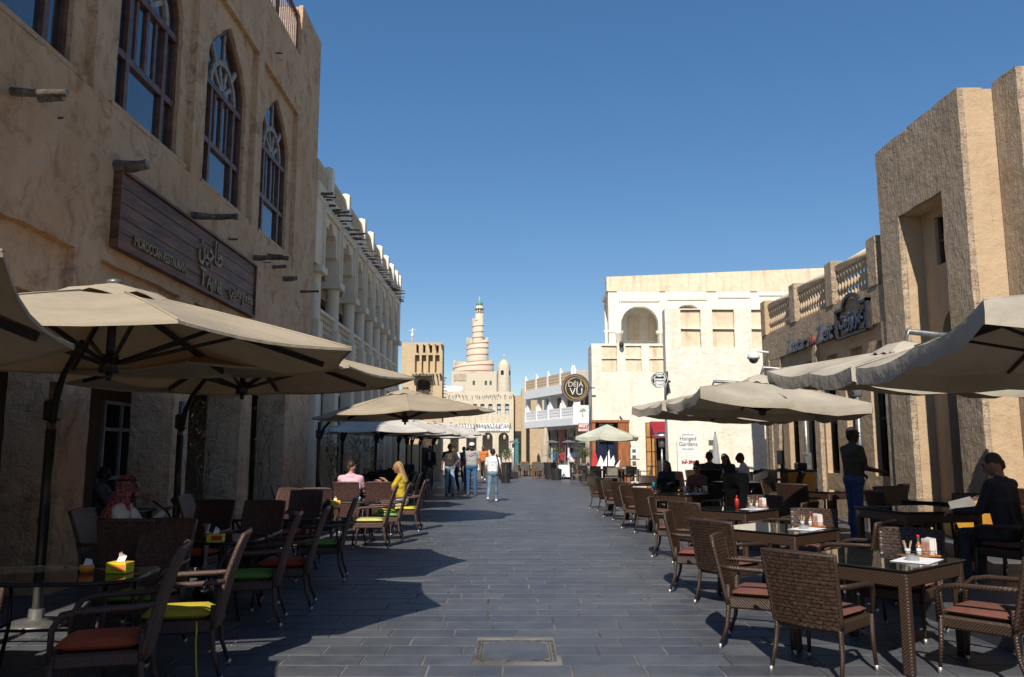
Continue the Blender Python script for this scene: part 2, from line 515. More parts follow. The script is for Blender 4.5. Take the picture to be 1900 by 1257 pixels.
pr = random.Random(11)
singles = []; field = MB()
y = 2.05; row = 0
while y < 46:
    x = -9.0 + pr.uniform(-.5, 0)
    hrow = .302
    while x < 10.6:
        L = pr.choice((.42, .46, .52, .58, .62, .7)) * pr.uniform(.94, 1.06)
        x1 = x + L
        hit = (x < MH[1] + .03 and x1 > MH[0] - .03 and y < MH[3] + .02 and y + hrow > MH[2] - .02)
        segs = [(x, x1)]
        if hit:
            segs = [s_ for s_ in ((x, min(x1, MH[0] - .03)), (max(x, MH[1] + .03), x1)) if s_[1] - s_[0] > .06]
        for (a, b_) in segs:
            cx, cy = (a + b_) / 2, y + .15
            seen = abs(cx) < cy * .66 and cy > 5.6 and -3.4 < cx < 3.6
            singles.append((cy if seen else 1e6, a, b_, y))
        x = x1
    y += hrow; row += 1
singles.sort()
for i, (k, a, b_, yy) in enumerate(singles):
    if i < 300 and k < 1e5:
        m1 = MB(); paver_geo(m1, a, b_, yy, yy + .302, pr)
        o = m1.build('paver', SLATE, pavement, recalc=False)
    else:
        paver_geo(field, a, b_, yy, yy + .302, pr)
field.build('paver_field', SLATE, pavement, recalc=False, kind='stuff')

# access cover filled with the same slate
mc = thing('access_cover', 'rectangular access cover with metal rim set flush in the slate paving', 'cover')
mb = MB()
x0, x1, y0, y1 = MH
for (a, b_, c, d) in ((x0 - .02, x1 + .02, y0 - .02, y0), (x0 - .02, x1 + .02, y1, y1 + .02), (x0 - .02, x0, y0, y1), (x1, x1 + .02, y0, y1)):
    mb.bb(a, b_, c, d, -.02, .001)
for (a, b_, c, d) in ((x0 + .014, x1 - .014, y0 + .014, y0 + .022), (x0 + .014, x1 - .014, y1 - .022, y1 - .014), (x0 + .014, x0 + .022, y0 + .024, y1 - .024), (x1 - .022, x1 - .014, y0 + .024, y1 - .024)):
    mb.bb(a, b_, c, d, -.02, .001)
mb.build('rim', mat('worn_rim', (.13, .12, .105), .6, .3, 20, metal=.4), mc)
mb = MB(); mb.bb(x0 - .019, x1 + .019, y0 - .019, y1 + .019, -.02, -.007); mb.build('tray', mat('tray_mortar', (.10, .095, .088), .9, .3, 6), mc)
for (ya, yb) in ((y0 + .032, (y0 + y1) / 2 - .004), ((y0 + y1) / 2 + .004, y1 - .032)):
    mb = MB(); ymid = (ya + yb) / 2; cc = .07
    near = ya < (y0 + y1) / 2 - .1
    xl, xr = x0 + .036, x1 - .036
    P = [(xl + (cc if near else 0), ya), (xr - (cc if near else 0), ya), (xr, ya + (cc if near else 0)), (xr, yb - (0 if near else cc)), (xr - (0 if near else cc), yb), (xl + (0 if near else cc), yb), (xl, yb - (0 if near else cc)), (xl, ya + (cc if near else 0))]
    Q = [P[0]]
    for p in P[1:]:
        if abs(p[0] - Q[-1][0]) + abs(p[1] - Q[-1][1]) > 1e-4: Q.append(p)
    if abs(Q[0][0] - Q[-1][0]) + abs(Q[0][1] - Q[-1][1]) < 1e-4: Q.pop()
    mb.slab(Q, [], lambda a, b_: (a, b_, 0), (0, 0, -.01)); mb.build('infill_slab', SLATE, mc)

# ------------------------------------------------------------------ logs that carry floors and stick out of walls
def log_mesh(length, r, seed):
    rr = random.Random(seed); mb = MB(); n = 6
    path = []; rs = []
    bx, bz = rr.uniform(-.03, .03), rr.uniform(-.03, .03)
    for i in range(n + 1):
        t = i / n
        path.append((-.15 + (length + .15) * t, bx * math.sin(t * 3) + rr.uniform(-.006, .006), bz * math.sin(t * 2.4) + rr.uniform(-.006, .006)))
        rs.append(r * (1 - .18 * t) * rr.uniform(.88, 1.1))
    mb.tube(path, rs, 9, 0)
    for i in range(len(mb.f)):
        pass
    mb.m[-1] = 1
    return mb.data('beam_log', [LOG, LOG_END])
LOGS = [log_mesh(L, r, i) for i, (L, r) in enumerate(((.55, .075), (.75, .06), (.42, .085), (.65, .05), (.5, .065), (.85, .055)))]
def log(parent, p, k=None, rz=0.0, tilt=0.0, s=1.0):
    o = link('beam_log', LOGS[rnd.randrange(6) if k is None else k], parent, p)
    o.rotation_euler = (rnd.uniform(0, 6.2), tilt, rz); o.scale = (s, s, s)
    return o

# ------------------------------------------------------------------ tall mud-plastered restaurant
FX = -5.2
BAYS = [8.02, 11.05, 14.08, 17.12]
PIL = [(6.21, 6.81), (9.24, 9.83), (12.26, 12.86), (15.3, 15.95), (18.3, 20.4)]
adobe = thing('adobe_building', 'tall ochre mud-plastered restaurant with pointed wooden windows and signboard', 'building')
yz = lambda X: (lambda a, b: (X, a, b))
def pointed(yc, hw, z0, zs, za, n=7):
    pts = [(yc - hw, z0), (yc + hw, z0), (yc + hw, zs)]
    for i in range(1, n):
        t = i / n
        pts.append((yc + hw * (1 - t ** 1.35) , zs + (za - zs) * (t ** .9)))
    pts.append((yc, za))
    for i in range(n - 1, 0, -1):
        t = i / n
        pts.append((yc - hw * (1 - t ** 1.35), zs + (za - zs) * (t ** .9)))
    pts.append((yc - hw, zs))
    return pts
outline = [(6.2, -.5), (20.4, -.5), (20.4, 12.6), (18.5, 12.58), (18.48, 11.2), (6.2, 11.2)]
holes = [[(yc - 1.33, 6.05), (yc + 1.33, 6.05), (yc + 1.33, 9.72), (yc - 1.33, 9.72)] for yc in BAYS]
holes += [[(PIL[i][1], -.2), (PIL[i + 1][0], -.2), (PIL[i + 1][0], 4.0), (PIL[i][1], 4.0)] for i in range(4)]
mb = MB(); mb.slab(outline, holes, yz(FX), (-.1, 0, 0), 0, .012, .22)
mb.build('facing', ADOBE, adobe)
holes = [pointed(yc, .98, 6.1, 8.5, 9.5) for yc in BAYS]
def opening(a, b, z0, z1, r=.35):
    pts = [(a, z0), (b, z0), (b, z1 - r)]
    for i in range(1, 6):
        t = i / 6 * math.pi / 2; pts.append((b - r + r * math.cos(t), z1 - r + r * math.sin(t)))
    for i in range(1, 6):
        t = math.pi / 2 + i / 6 * math.pi / 2; pts.append((a + r + r * math.cos(t), z1 - r + r * math.sin(t)))
    pts.append((a, z1 - r))
    return pts
holes += [opening(PIL[i][1] + .06, PIL[i + 1][0] - .06, -.2, 3.35) for i in range(4)]
mb = MB(); mb.slab([(6.21, -.5), (20.39, -.5), (20.39, 11.15), (6.21, 11.15)], holes, yz(FX - .101), (-.52, 0, 0), 0, .014, .2)
mb.build('wall', ADOBE, adobe)
mb = MB()   # body behind the street wall: arcade back wall, floors, ends, unseen arcade end wall added to keep sun off a pillar
mb.bb(-12.5, -5.83, 6.22, 20.38, 4.35, 4.6); mb.bb(-12.5, -5.83, 6.22, 20.38, 10.9, 11.12)
mb.bb(-12.5, -12.2, 6.22, 20.38, 0, 11.1); mb.bb(-12.2, -5.83, 6.22, 6.5, 4.6, 10.9); mb.bb(-12.2, -5.83, 20.1, 20.38, 0, 10.9); mb.bb(-12.2, -5.83, 6.22, 6.5, 0, 4.35)
mb.build('core', ADOBE, adobe)
mb = MB(); mb.bb(-8.7, -8.4, 6.51, 20.09, 0, 4.34); mb.build('arcade_wall', plaster('arcade_shade_plaster', (.13, .075, .05), (.08, .045, .03), (.17, .105, .07), .8, 0, .2, .5), adobe)  # wall coloured darker than the adobe to imitate deep arcade shade
mb = MB(); mb.bb(-12.1, -8.0, 6.6, 20.0, 10.0, 10.1); mb.bb(-7.2, -7.1, 6.6, 20.0, 4.65, 10.8)
mb.build('room', DARK, adobe)
mb = MB(); mb.slab([(18.5, 11.2), (20.35, 11.2), (20.35, 12.56), (18.5, 12.55)], [], yz(FX - .1), (-1.2, 0, 0), 0, .01, .25)
mb.bb(-12.4, FX - 1.3, 18.5, 20.35, 11.12, 12.5)
mb.build('parapet', ADOBE, adobe)
# arcade back wall: doors with white frames
for i, yc in enumerate((8.0, 11.0, 14.0, 17.1)):
    mb = MB(); f = .07
    for (a, b_) in ((yc - .75, yc - .75 + f), (yc + .75 - f, yc + .75), (yc - .035, yc + .035)): mb.bb(-8.4, -8.33, a, b_, .05, 2.6)
    for z in (.05, 1.0, 2.0, 2.55): mb.bb(-8.4, -8.335, yc - .74, yc + .74, z, z + f)
    w = mb.build('glazed_door', mat('door_white', (.45, .42, .38), .6), adobe)
    mb = MB(); mb.bb(-8.39, -8.37, yc - .7, yc + .7, .1, 2.55); mb.build('pane', GLASS, w)
# windows
def make_window():
    mb = MB(); w = .075; X0 = -.17
    def path(pts, ww=w, dd=.1, dx=0.0):
        for a, b_ in zip(pts[:-1], pts[1:]):
            if math.hypot(a[0] - b_[0], a[1] - b_[1]) > 1e-4:
                mb.bar((X0 + dx, a[0], a[1]), (X0 + dx, b_[0], b_[1]), dd, ww, up=(1, 0, 0) )
    o = pointed(0, .965, .03, 2.38, 3.36)
    path(o + [o[0]], .1, .12)
    path([(-.56, .06), (-.56, 1.99)], .1); path([(.56, .06), (.56, 1.99)], .1)
    path([(-.94, .92), (.94, .92)], .085, .1, .003); path([(-.94, 2.0), (.94, 2.0)], .1, .11, .005)
    path([(0, .95), (0, 1.96)], .055, .085)
    path([(-.3, .95), (-.3, 1.96)], .03, .07); path([(.3, .95), (.3, 1.96)], .03, .07)
    mb2 = mb; mb = MB()
    arc = [(.6 * math.cos(math.pi * i / 12), 2.04 + .6 * math.sin(math.pi * i / 12)) for i in range(13)]
    path(arc, .07, .1, .008)
    for a in (36, 72, 108, 144): path([(.08 * math.cos(R(a)), 2.05 + .08 * math.sin(R(a))), (.57 * math.cos(R(a)), 2.05 + .57 * math.sin(R(a)))], .035, .08, .004)
    for a in (50, 130): path([(.62 * math.cos(R(a)), 2.05 + .62 * math.sin(R(a))), (1.0 * math.cos(R(a)), 2.05 + 1.0 * math.sin(R(a)))], .07, .09, .002)
    path([(0, 2.66), (0, 3.3)], .04, .08)
    win = mb2.build('window', WOOD_RED)
    fan = mb.build('fanlight_tracery', mat('pale_wood', (.30, .25, .21), .6, .2, 9), win)
    panes = [(-.9, -.6, .08, .9), (-.52, .52, .08, .89), (.6, .9, .08, .9), (-.9, -.6, .97, 1.96), (-.52, -.02, .97, 1.96), (.02, .52, .97, 1.96), (.6, .9, .97, 1.96)]
    for i, (a, b_, c, d) in enumerate(panes):
        m3 = MB(); m3.bb(X0 - .015, X0 - .009, a - .03, b_ + .03, c - .03, d + .03)
        m3.build('pane', GLASS_CURT if i in (1, 4, 5) else GLASS, win)
    m3 = MB(); m3.slab(pointed(0, .93, 2.03, 2.36, 3.32), [], yz(X0 - .01), (-.006, 0, 0)); m3.build('pane', GLASS, win)
    return win
pw = make_window()
for i, yc in enumerate(BAYS):
    wobj = pw if i == 0 else copy_tree(pw)
    wobj.parent = adobe; wobj.location = (FX - .05, yc, 6.1)
for yc in BAYS:   # sills
    mb = MB(); mb.slab([(0, 0), (.34, 0), (.34, .07), (0, .035)], [], lambda a, b_, yc=yc: (FX - .30 + a * .86, yc - 1.2, 6.06 + b_), (0, 2.4, 0)); mb.build('sill', ADOBE, adobe)
# roof-terrace railing
mb = MB()
for z in (11.32, 12.3): mb.bar((FX - .12, 10.0, z), (FX - .12, 18.48, z), .07, .06)
for k in range(53): mb.bar((FX - .12, 10.05 + k * .16, 11.32), (FX - .12, 10.05 + k * .16, 12.3), .028, .028)
for k in range(6): mb.bar((FX - .12, 10.1 + k * 1.66, 11.15), (FX - .12, 10.1 + k * 1.66, 12.4), .075, .075)
mb.build('railing', WOOD_RED, adobe)
for (u, v, k, s) in ((214, 304, 2, 1.0), (357, 398, 1, 1.0), (424, 443, 4, .35), (471, 479, 1, .95), (506, 497, 0, .55), (526, 517, 2, .75), (558, 541, 1, .6), (20, 168, 3, .9), (72, 186, 0, .5), (512, 99, 4, .3), (108, 220, 2, .16), (518, 112, 2, .12), (497, 473, 3, .5), (488, 487, 5, .2)):
    p = on_x(u, v, FX); log(adobe, p, k, 0, rnd.uniform(-.06, .06), s)

# signboard of the restaurant: planks, frame and raised letters
sg = thing('signboard', 'long dark red plank signboard with raised brass Arabic and Latin letters on adobe wall', 'sign')
SY0, SY1, SZ0, SZ1 = 10.0, 15.55, 4.2, 5.26
zz = SZ0 + .03
for i, h in enumerate((.2, .19, .21, .2, .19)):
    mb = MB(); mb.bb(FX + .004, FX + .085, SY0 + .03, SY1 - .03, zz + .003, zz + h - .003, ch=.006); mb.build('plank', WOOD_SIGN, sg); zz += h
mb = MB()
for (a, b_, c, d) in ((SY0, SY1, SZ0, SZ0 + .035), (SY0, SY1, SZ1 - .035, SZ1), (SY0, SY0 + .035, SZ0 + .035, SZ1 - .035), (SY1 - .035, SY1, SZ0 + .035, SZ1 - .035)): mb.bb(FX + .002, FX + .12, a, b_, c, d)
mb.build('frame', WOOD_SIGN, sg)
def on_sign(y, z): return frame((FX + .1, y, z), (0, 1, 0), (0, 0, 1))
lettering('MOROCCAN RESTAURANT', .2, .012, on_sign(11.35, 4.34), BRASS_DULL, sg, bold=.004, sx=.72)
lettering('T', .42, .014, on_sign(12.86, 4.30), BRASS_DULL, sg, bold=.004)
lettering('AJINE', .31, .014, on_sign(13.38, 4.30), BRASS_DULL, sg, bold=.003, sx=.9)
lettering('\ufee6\ufef4\ufe9f\ufe8e\ufec3', .55, .016, on_sign(13.15, 4.76), BRASS_DULL, sg, bold=.006, sx=.72)
lettering('\ufef2\ufe91\ufeae\ufed0\ufee3 \ufee2\ufecc\ufec4\ufee3', .26, .012, on_sign(14.75, 4.42), BRASS_DULL, sg, bold=.004)

# ------------------------------------------------------------------ white colonnaded building further on
CX = -5.12
colY = [20.95, 23.2, 25.55, 27.3, 29.0, 30.6, 32.25, 33.9, 35.6]
cb = thing('colonnade_building', 'whitewashed two-storey gallery building with round columns, lobed arches and log ends', 'building')
def lobed(a, b, z0, zt, n=5):
    """edge of a multifoil arch going from b back to a"""
    c = (a + b) / 2; hw = (b - a) / 2; pts = []
    cs = []
    for i in range(n):
        t = math.pi * (i + .5) / n
        cs.append((c + hw * .86 * math.cos(t), z0 + .12 + (zt - z0 - .25) * math.sin(t) , t))
    rl = hw * .36
    pts.append((b, z0))
    for (x, z, t) in cs:
        for k in range(-3, 4):
            aa = t + k * .42
            px, pz = x + rl * math.cos(aa) * .75, z + rl * math.sin(aa) * .6
            if pz > z0 + .01: pts.append((min(max(px, a + .002), b - .002), pz))
    pts.append((a, z0))
    return pts
ends = [20.45] + colY + [36.4]
poly = [(20.42, 8.3), (20.42, 6.5)]
inner = []
for a, b_ in zip(colY[:-1], colY[1:]):
    inner.append(lobed(a + .24, b_ - .24, 6.5, 7.95))
poly2 = [(36.3, 8.3), (20.42, 8.3), (20.42, 6.5)]
for pts in inner: poly2 += list(reversed(pts))
poly2 += [(36.3, 6.5)]
mb = MB(); mb.slab(poly2, [], yz(CX - .04), (-.34, 0, 0)); mb.build('arcade_wall', WHITEWASH, cb)
mb = MB()     # square frames round each arch
for a, b_ in zip(colY[:-1], colY[1:]):
    for yy in (a + .16, b_ - .24): mb.bb(CX - .041, CX + .035, yy, yy + .08, 6.5, 8.1)
    mb.bb(CX - .041, CX + .035, a + .16, b_ - .16, 8.1, 8.22)
mb.build('arch_surround', WHITEWASH, cb)
for yc in colY:
    mb = MB(); mb.lathe([(.21, 5.02), (.235, 5.05), (.2, 5.12), (.195, 6.25), (.22, 6.3)], (CX - .2, yc, 0), 16)
    c_ = mb.build('column', WHITEWASH, cb)
    mb = MB(); mb.bb(CX - .48, CX + .1, yc - .29, yc + .29, 6.3, 6.498, ch=.012); mb.build('capital', WHITEWASH, c_)
    mb = MB(); mb.bb(CX - .42, CX + .03, yc - .24, yc + .24, 4.4, 5.02, ch=.012); mb.build('pedestal', WHITEWASH, c_)
def lattice(a, b, z0, z1, nx, nz, fr=.07):
    H = []
    dx = (b - a - 2 * fr) / nx; dz = (z1 - z0 - 2 * fr) / nz
    for i in range(nx):
        for k in range(nz):
            x, z = a + fr + dx * (i + .5), z0 + fr + dz * (k + .5)
            r_ = .36
            H.append([(x - dx * r_, z), (x, z - dz * r_ * 1.1), (x + dx * r_, z), (x, z + dz * r_ * 1.1)])
    return H
for a, b_ in zip(colY[:-1], colY[1:]):
    mb = MB(); mb.slab([(a + .22, 4.42), (b_ - .22, 4.42), (b_ - .22, 5.3), (a + .22, 5.3)], lattice(a + .22, b_ - .22, 4.42, 5.3, 7, 4), yz(CX - .12), (-.1, 0, 0))
    p_ = mb.build('balustrade', LATTICE, cb)
    mb = MB(); mb.bb(CX - .26, CX - .04, a + .24, b_ - .24, 5.302, 5.4, ch=.01); mb.build('rail', WHITEWASH, p_)
mb = MB(); mb.bb(-9.5, CX - .02, 20.42, 36.3, 4.05, 4.4); mb.bb(-9.5, CX - .02, 20.42, 36.3, 8.302, 8.75); mb.build('floor_slab', WHITEWASH, cb)
mb = MB(); mb.bb(-7.6, -7.3, 20.5, 36.2, 0, 8.3); mb.bb(-9.5, -5.5, 36.0, 36.3, 0, 8.3); mb.build('back_wall', WHITEWASH, cb)
for a, b_ in zip(colY[:-1], colY[1:]):
    c_ = (a + b_) / 2; mb = MB(); mb.bb(-7.3, -7.24, c_ - .6, c_ + .6, 4.4, 7.3); d_ = mb.build('door', mat('gallery_door', (.10, .05, .03), .5, .2), cb)
    mb = MB(); mb.bb(-7.24, -7.225, c_ - .45, c_ - .05, 5.0, 7.1); mb.bb(-7.24, -7.225, c_ + .05, c_ + .45, 5.0, 7.1); mb.build('pane', GLASS, d_)
postY = [20.5, 22.0, 24.4, 27.1, 28.8, 30.8, 32.4, 33.9, 35.2, 36.15]
for i, yc in enumerate(postY[1:]):
    mb = MB(); mb.bb(CX - .32, CX - .0, yc - .15, yc + .15, 8.752, 9.58); P = [(CX - .32, yc - .15, 9.58), (CX, yc - .15, 9.58), (CX, yc + .15, 9.58), (CX - .32, yc + .15, 9.58), (CX - .16, yc, 9.68)]
    mb.add(P, [(0, 1, 4), (1, 2, 4), (2, 3, 4), (3, 0, 4)]); mb.build('parapet_post', CREAM, cb)
for a, b_ in zip(postY[:-1], postY[1:]):
    mb = MB(); mb.slab([(a + .15, 8.752), (b_ - .15, 8.752), (b_ - .15, 9.42), (a + .15, 9.42)], lattice(a + .15, b_ - .15, 8.76, 9.36, 8, 4, .06), yz(CX - .11), (-.1, 0, 0)); mb.build('parapet_panel', LATTICE, cb)
yy = 20.7
while yy < 36.2:
    o = log(cb, (CX - .02, yy, 8.42 + rnd.uniform(-.04, .05)), None, rnd.uniform(-.12, .12), rnd.uniform(-.05, .05), rnd.uniform(.35, .62))
    yy += rnd.uniform(.26, .42)
# ground floor: piers, sills and pierced window panels
GW = CX - .35
gh = []; gp = []
yy = 21.1
while yy < 35.4:
    gh.append([(yy, 1.9), (yy + 1.1, 1.9), (yy + 1.1, 3.3), (yy, 3.3)]); gh.append([(yy, .95), (yy + 1.1, .95), (yy + 1.1, 1.75), (yy, 1.75)]); gp.append(yy); yy += 1.75
mb = MB(); mb.slab([(20.42, -.3), (36.3, -.3), (36.3, 4.05), (20.42, 4.05)], gh, yz(GW), (-.3, 0, 0)); mb.build('street_wall', WHITEWASH, cb)
mb = MB()
for yc in colY: mb.bb(GW, CX + .02, yc - .24, yc + .24, -.2, 4.048, ch=.02)
mb.build('pier', WHITEWASH, cb)
for yy in gp:
    mb = MB(); mb.slab([(yy, .95), (yy + 1.1, .95), (yy + 1.1, 1.75), (yy, 1.75)], lattice(yy, yy + 1.1, .95, 1.75, 6, 4, .05), yz(GW - .1), (-.06, 0, 0)); g_ = mb.build('pierced_panel', LATTICE, cb)
    mb = MB(); mb.bb(GW - .22, GW - .2, yy, yy + 1.1, .9, 3.3); mb.build('pane', GLASS, cb)
    mb = MB()
    for q in (yy + .02, yy + .53, yy + 1.04): mb.bb(GW - .16, GW - .1, q, q + .05, 1.9, 3.3)
    mb.bb(GW - .16, GW - .1, yy, yy + 1.1, 2.55, 2.6); mb.build('window_frame', mat('grey_frame', (.22, .2, .18), .6), cb)

# ------------------------------------------------------------------ unseen houses added behind the viewpoint to deepen the shade
def shade_house(label, x0, x1, y0, y1, h, side):
    t = thing('shade_house', label, 'building')
    X = x1 if side > 0 else x0
    H = []; yy = y0 + 1.5
    while yy < y1 - 2: H.append([(yy, 1.0), (yy + 1.2, 1.0), (yy + 1.2, 3.0), (yy, 3.0)]); yy += 3.2
    mb = MB(); mb.slab([(y0, -.3), (y1, -.3), (y1, h), (y0, h)], H, lambda a, b_: (X, a, b_), (-.4 * side, 0, 0)); mb.build('wall', ADOBE, t)
    mb = MB(); mb.bb(x0 + (.41 if side < 0 else 0), x1 - (.41 if side > 0 else 0), y0, y1, -.3, h - .3); mb.build('core', ADOBE, t)
shade_house('unseen low ochre house added behind the viewpoint, darkening the restaurant side', -13, -5.5, -24, 4.4, 4.4, 1)
shade_house('unseen ochre house added behind the viewpoint, darkening the terrace side', 8.4, 15, -24, 6.3, 4.8, -1)
# ------------------------------------------------------------------ ochre corner building beyond the gallery
xz = lambda Y: (lambda a, b: (a, Y, b))
ob = thing('corner_building', 'sunlit ochre corner building with slit windows, recessed panels and log hood', 'building')
Yb = 44.0
def px(u, Y): return on_y(u, 836, Y).x
def pz(v, Y): return on_y(950, v, Y).z
xl, xr = px(742, Yb), px(819, Yb)
top = pz(636, Yb)
H = []; slits = []
for i in range(4):
    u0 = 767 + i * 12.6
    a, b_ = px(u0, Yb), px(u0 + 8.6, Yb)
    H.append([(a, pz(692, Yb)), (b_, pz(692, Yb)), (b_, pz(659, Yb)), (a, pz(659, Yb))])
    H.append([(a + .07, pz(655, Yb)), (b_ - .05, pz(655, Yb)), (b_ - .05, pz(641, Yb)), (a + .07, pz(641, Yb))])
ax0, ax1 = px(770, Yb), px(797, Yb)
H.append(opening(ax0, ax1, pz(741, Yb), pz(703, Yb), .35))
H.append([(px(782, Yb), -.2), (px(802, Yb), -.2), (px(802, Yb), pz(800, Yb)), (px(782, Yb), pz(800, Yb))])
OCHRE_CORNER = plaster('ochre_corner', (.56, .42, .26), (.42, .29, .165), (.62, .49, .32), .5, 0, .3, .4)  # ochre plaster of the corner building
mb = MB(); mb.slab([(xl, -.3), (xr, -.3), (xr, top), (xl, top)], H, xz(Yb), (0, .35, 0)); mb.build('wall', OCHRE_CORNER, ob)
mb = MB(); mb.bb(xl, xr - .02, Yb + .36, Yb + 1.3, 0, top - .05); mb.build('core', OCHRE_CORNER, ob)
OSH = mat('old_shutter', (.07, .045, .03), .7, .3)
for i in range(4):
    mb = MB(); u0 = px(771 + i * 12.6, Yb); mb.bb(u0 - .03, u0 + .1, Yb + .28, Yb + .34, pz(654, Yb), pz(642, Yb)); mb.build('shutter', OSH, ob)
mb = MB(); mb.bb(px(783, Yb), px(801, Yb), Yb + .2, Yb + .34, 0, pz(801, Yb)); mb.build('door', OSH, ob)
mb = MB(); mb.bb(ax0 + .1, ax1 - .1, Yb + .25, Yb + .34, pz(740, Yb), pz(706, Yb))
mb.build('shutter', mat('old_shutter', (.07, .045, .03), .7, .3), ob)
mb = MB()
mb.bb(px(764, Yb), px(800, Yb), Yb - .55, Yb - .01, pz(700, Yb), pz(697, Yb)); mb.build('hood', LOG, ob)
for i in range(9): log(ob, (px(765 + i * 6.2, Yb), Yb, pz(695, Yb)), None, -math.pi / 2, .1, .8)
for i in range(5): log(ob, (px(771 + i * 11.5, Yb), Yb, pz(640, Yb)), None, -math.pi / 2, .1, .6)
for i in range(7): log(ob, (xr - .05, Yb + .15 , pz(700 + i * 6, Yb)), None, 0, .15, .5); log(ob, (px(797, Yb), Yb, pz(706 + i * 6, Yb)), None, -math.pi / 2 + .3, .1, .4)
mb = MB(); mb.bb(xl, px(757, Yb), Yb - .4, Yb - .003, -.2, pz(795, Yb)); mb.bb(px(790, Yb) + .5, px(806, Yb), Yb - .3, Yb - .003, -.2, pz(790, Yb)); mb.build('buttress', OCHRE_CORNER, ob)
wv = thing('weather_vane', 'small white antenna mast on the ochre corner building roof', 'antenna', (px(760, Yb), Yb + .3, top - .05))
mb = MB(); mb.cyl((0, 0, 0), (0, 0, .9), .04, .03, 8); mb.cyl((-.2, 0, .75), (.2, 0, .85), .02, .02, 6); mb.ell((0, 0, .5), (.09, .09, .13)); mb.build('mast', WHITE, wv)

# ------------------------------------------------------------------ stone shop block closing the street
fb = thing('stone_shop_block', 'pale stone shop block with log ends, tall windows, arches and white signs', 'building')
Yf = 68.0
fx0, fx1 = px(800, Yf), px(953, Yf)
ft = pz(727, Yf)
H = []; wins = []
for u0 in (829, 843, 857, 877, 891, 906, 922, 937):
    a, b_ = px(u0, Yf), px(u0 + 7.5, Yf); H.append([(a, pz(769, Yf)), (b_, pz(769, Yf)), (b_, pz(750, Yf)), (a, pz(750, Yf))]); wins.append((a, b_))
for u0 in (865, 895, 925):
    a, b_ = px(u0, Yf), px(u0 + 19, Yf); r_ = (b_ - a) / 2 - .01
    H.append(opening(a, b_, -.2, pz(803, Yf), r_))
H.append([(px(835, Yf), -.2), (px(851, Yf), -.2), (px(851, Yf), pz(808, Yf)), (px(835, Yf), pz(808, Yf))])
mb = MB(); mb.slab([(fx0, -.3), (fx1, -.3), (fx1, ft), (fx0, ft)], H, xz(Yf), (0, .5, 0)); mb.build('wall', STONE_FAR, fb)
mb = MB(); mb.bb(fx0, fx1, Yf + 1.6, Yf + 9, 0, ft - .1); mb.bb(fx0, fx1, Yf + .5, Yf + 1.6, pz(795, Yf), ft - .1); mb.build('core', STONE_FAR, fb)
for (a, b_) in wins:
    mb = MB(); mb.bb(a + .02, b_ - .02, Yf + .2, Yf + .24, pz(769, Yf), pz(750, Yf)); w_ = mb.build('window', mat('pale_blind', (.42, .47, .48), .4, .1), fb)
    mb = MB(); mb.bb(a, b_, Yf + .14, Yf + .19, pz(760.5, Yf), pz(759, Yf)); mb.bb(a, b_, Yf + .05, Yf + .19, pz(751, Yf), pz(749, Yf)); mb.build('lintel', LOG, w_)
for i in range(40):
    if rnd.random() < .85: log(fb, (fx0 + 1.2 + i * .15 + rnd.uniform(-.04, .04), Yf, pz(733.5, Yf) + rnd.uniform(-.1, .08)), None, -math.pi / 2, .25, .45)
for i in range(24): log(fb, (px(826, Yf) + i * .24, Yf, pz(787, Yf) + rnd.uniform(-.06, .06)), None, -math.pi / 2, .25, .55)
for i in range(9):
    mb = MB(); x_ = px(858 + i * 10.6, Yf); mb.bb(x_, x_ + .12, Yf - .06, Yf + .003, pz(790, Yf), pz(772, Yf)); mb.build('pilaster', STONE_FAR, fb)
mb = MB(); mb.bb(px(953, Yf), px(968, Yf), Yf + .8, Yf + 8, -.2, pz(733, Yf)); mb.bb(px(968, Yf), px(976, Yf), Yf - .5, Yf + 8, -.2, pz(722, Yf))
mb.bb(px(976, Yf), px(1010, Yf), Yf + 1.5, Yf + 8, -.2, pz(728, Yf)); mb.build('annex', plaster('ochre_stone', (.5, .38, .25), (.36, .26, .16), (.56, .44, .3), .6, 0, .3, .4), fb)
mb = MB(); mb.bb(px(954, Yf), px(967, Yf), Yf + .7, Yf + .8, 0, pz(800, Yf)); mb.build('doorway', DARK, fb)
mb = MB(); mb.bb(px(955, Yf), px(962, Yf), Yf + .5, Yf + .7, 0, 2.6); mb.build('door', mat('teal_door', (.03, .22, .2), .5), fb)
for u0 in (866, 897, 927):    # hanging lanterns in the arches
    mb = MB(); p = Vector((px(u0 + 9, Yf), Yf + .3, pz(811, Yf))); mb.ell(p, (.14, .14, .26), 8, 6); mb.cyl(p + Vector((0, 0, .2)), p + Vector((0, 0, .8)), .015); mb.build('lantern', mat('lantern_glass', (.5, .48, .4), .3), fb)
def flat_sign(name, label, u0, u1, v0, v1, lines, Y, green=False):
    s_ = thing(name, label, 'sign')
    a, b_ = px(u0, Y), px(u1, Y); z0, z1 = pz(v1, Y), pz(v0, Y)
    mb = MB(); mb.bb(a, b_, Y - .1, Y - .02, z0, z1, ch=.02); mb.build('panel', WHITE, s_)
    for (txt, sz, fx, fz, mt) in lines:
        lettering(txt, sz, .006, frame((a + (b_ - a) * fx, Y - .108, z0 + (z1 - z0) * fz), (1, 0, 0), (0, 0, 1)), mt, s_)
    if green:
        cx, cz = a + .28, (z0 + z1) / 2
        mb = MB(); A = [(cx + .22 * math.cos(R(t)), cz + .24 * math.sin(R(t))) for t in range(50, 311, 20)]; B = [(cx + .08 + .17 * math.cos(R(t)), cz + .19 * math.sin(R(t))) for t in range(310, 49, -20)]
        mb.slab(A + B, [], xz(Y - .115), (0, .01, 0)); mb.build('crescent', mat('sign_green', (.01, .16, .08), .5), s_)
    return s_
NAVY = mat('navy_print', (.02, .03, .10), .5); GREYP = mat('grey_print', (.18, .18, .18), .5)
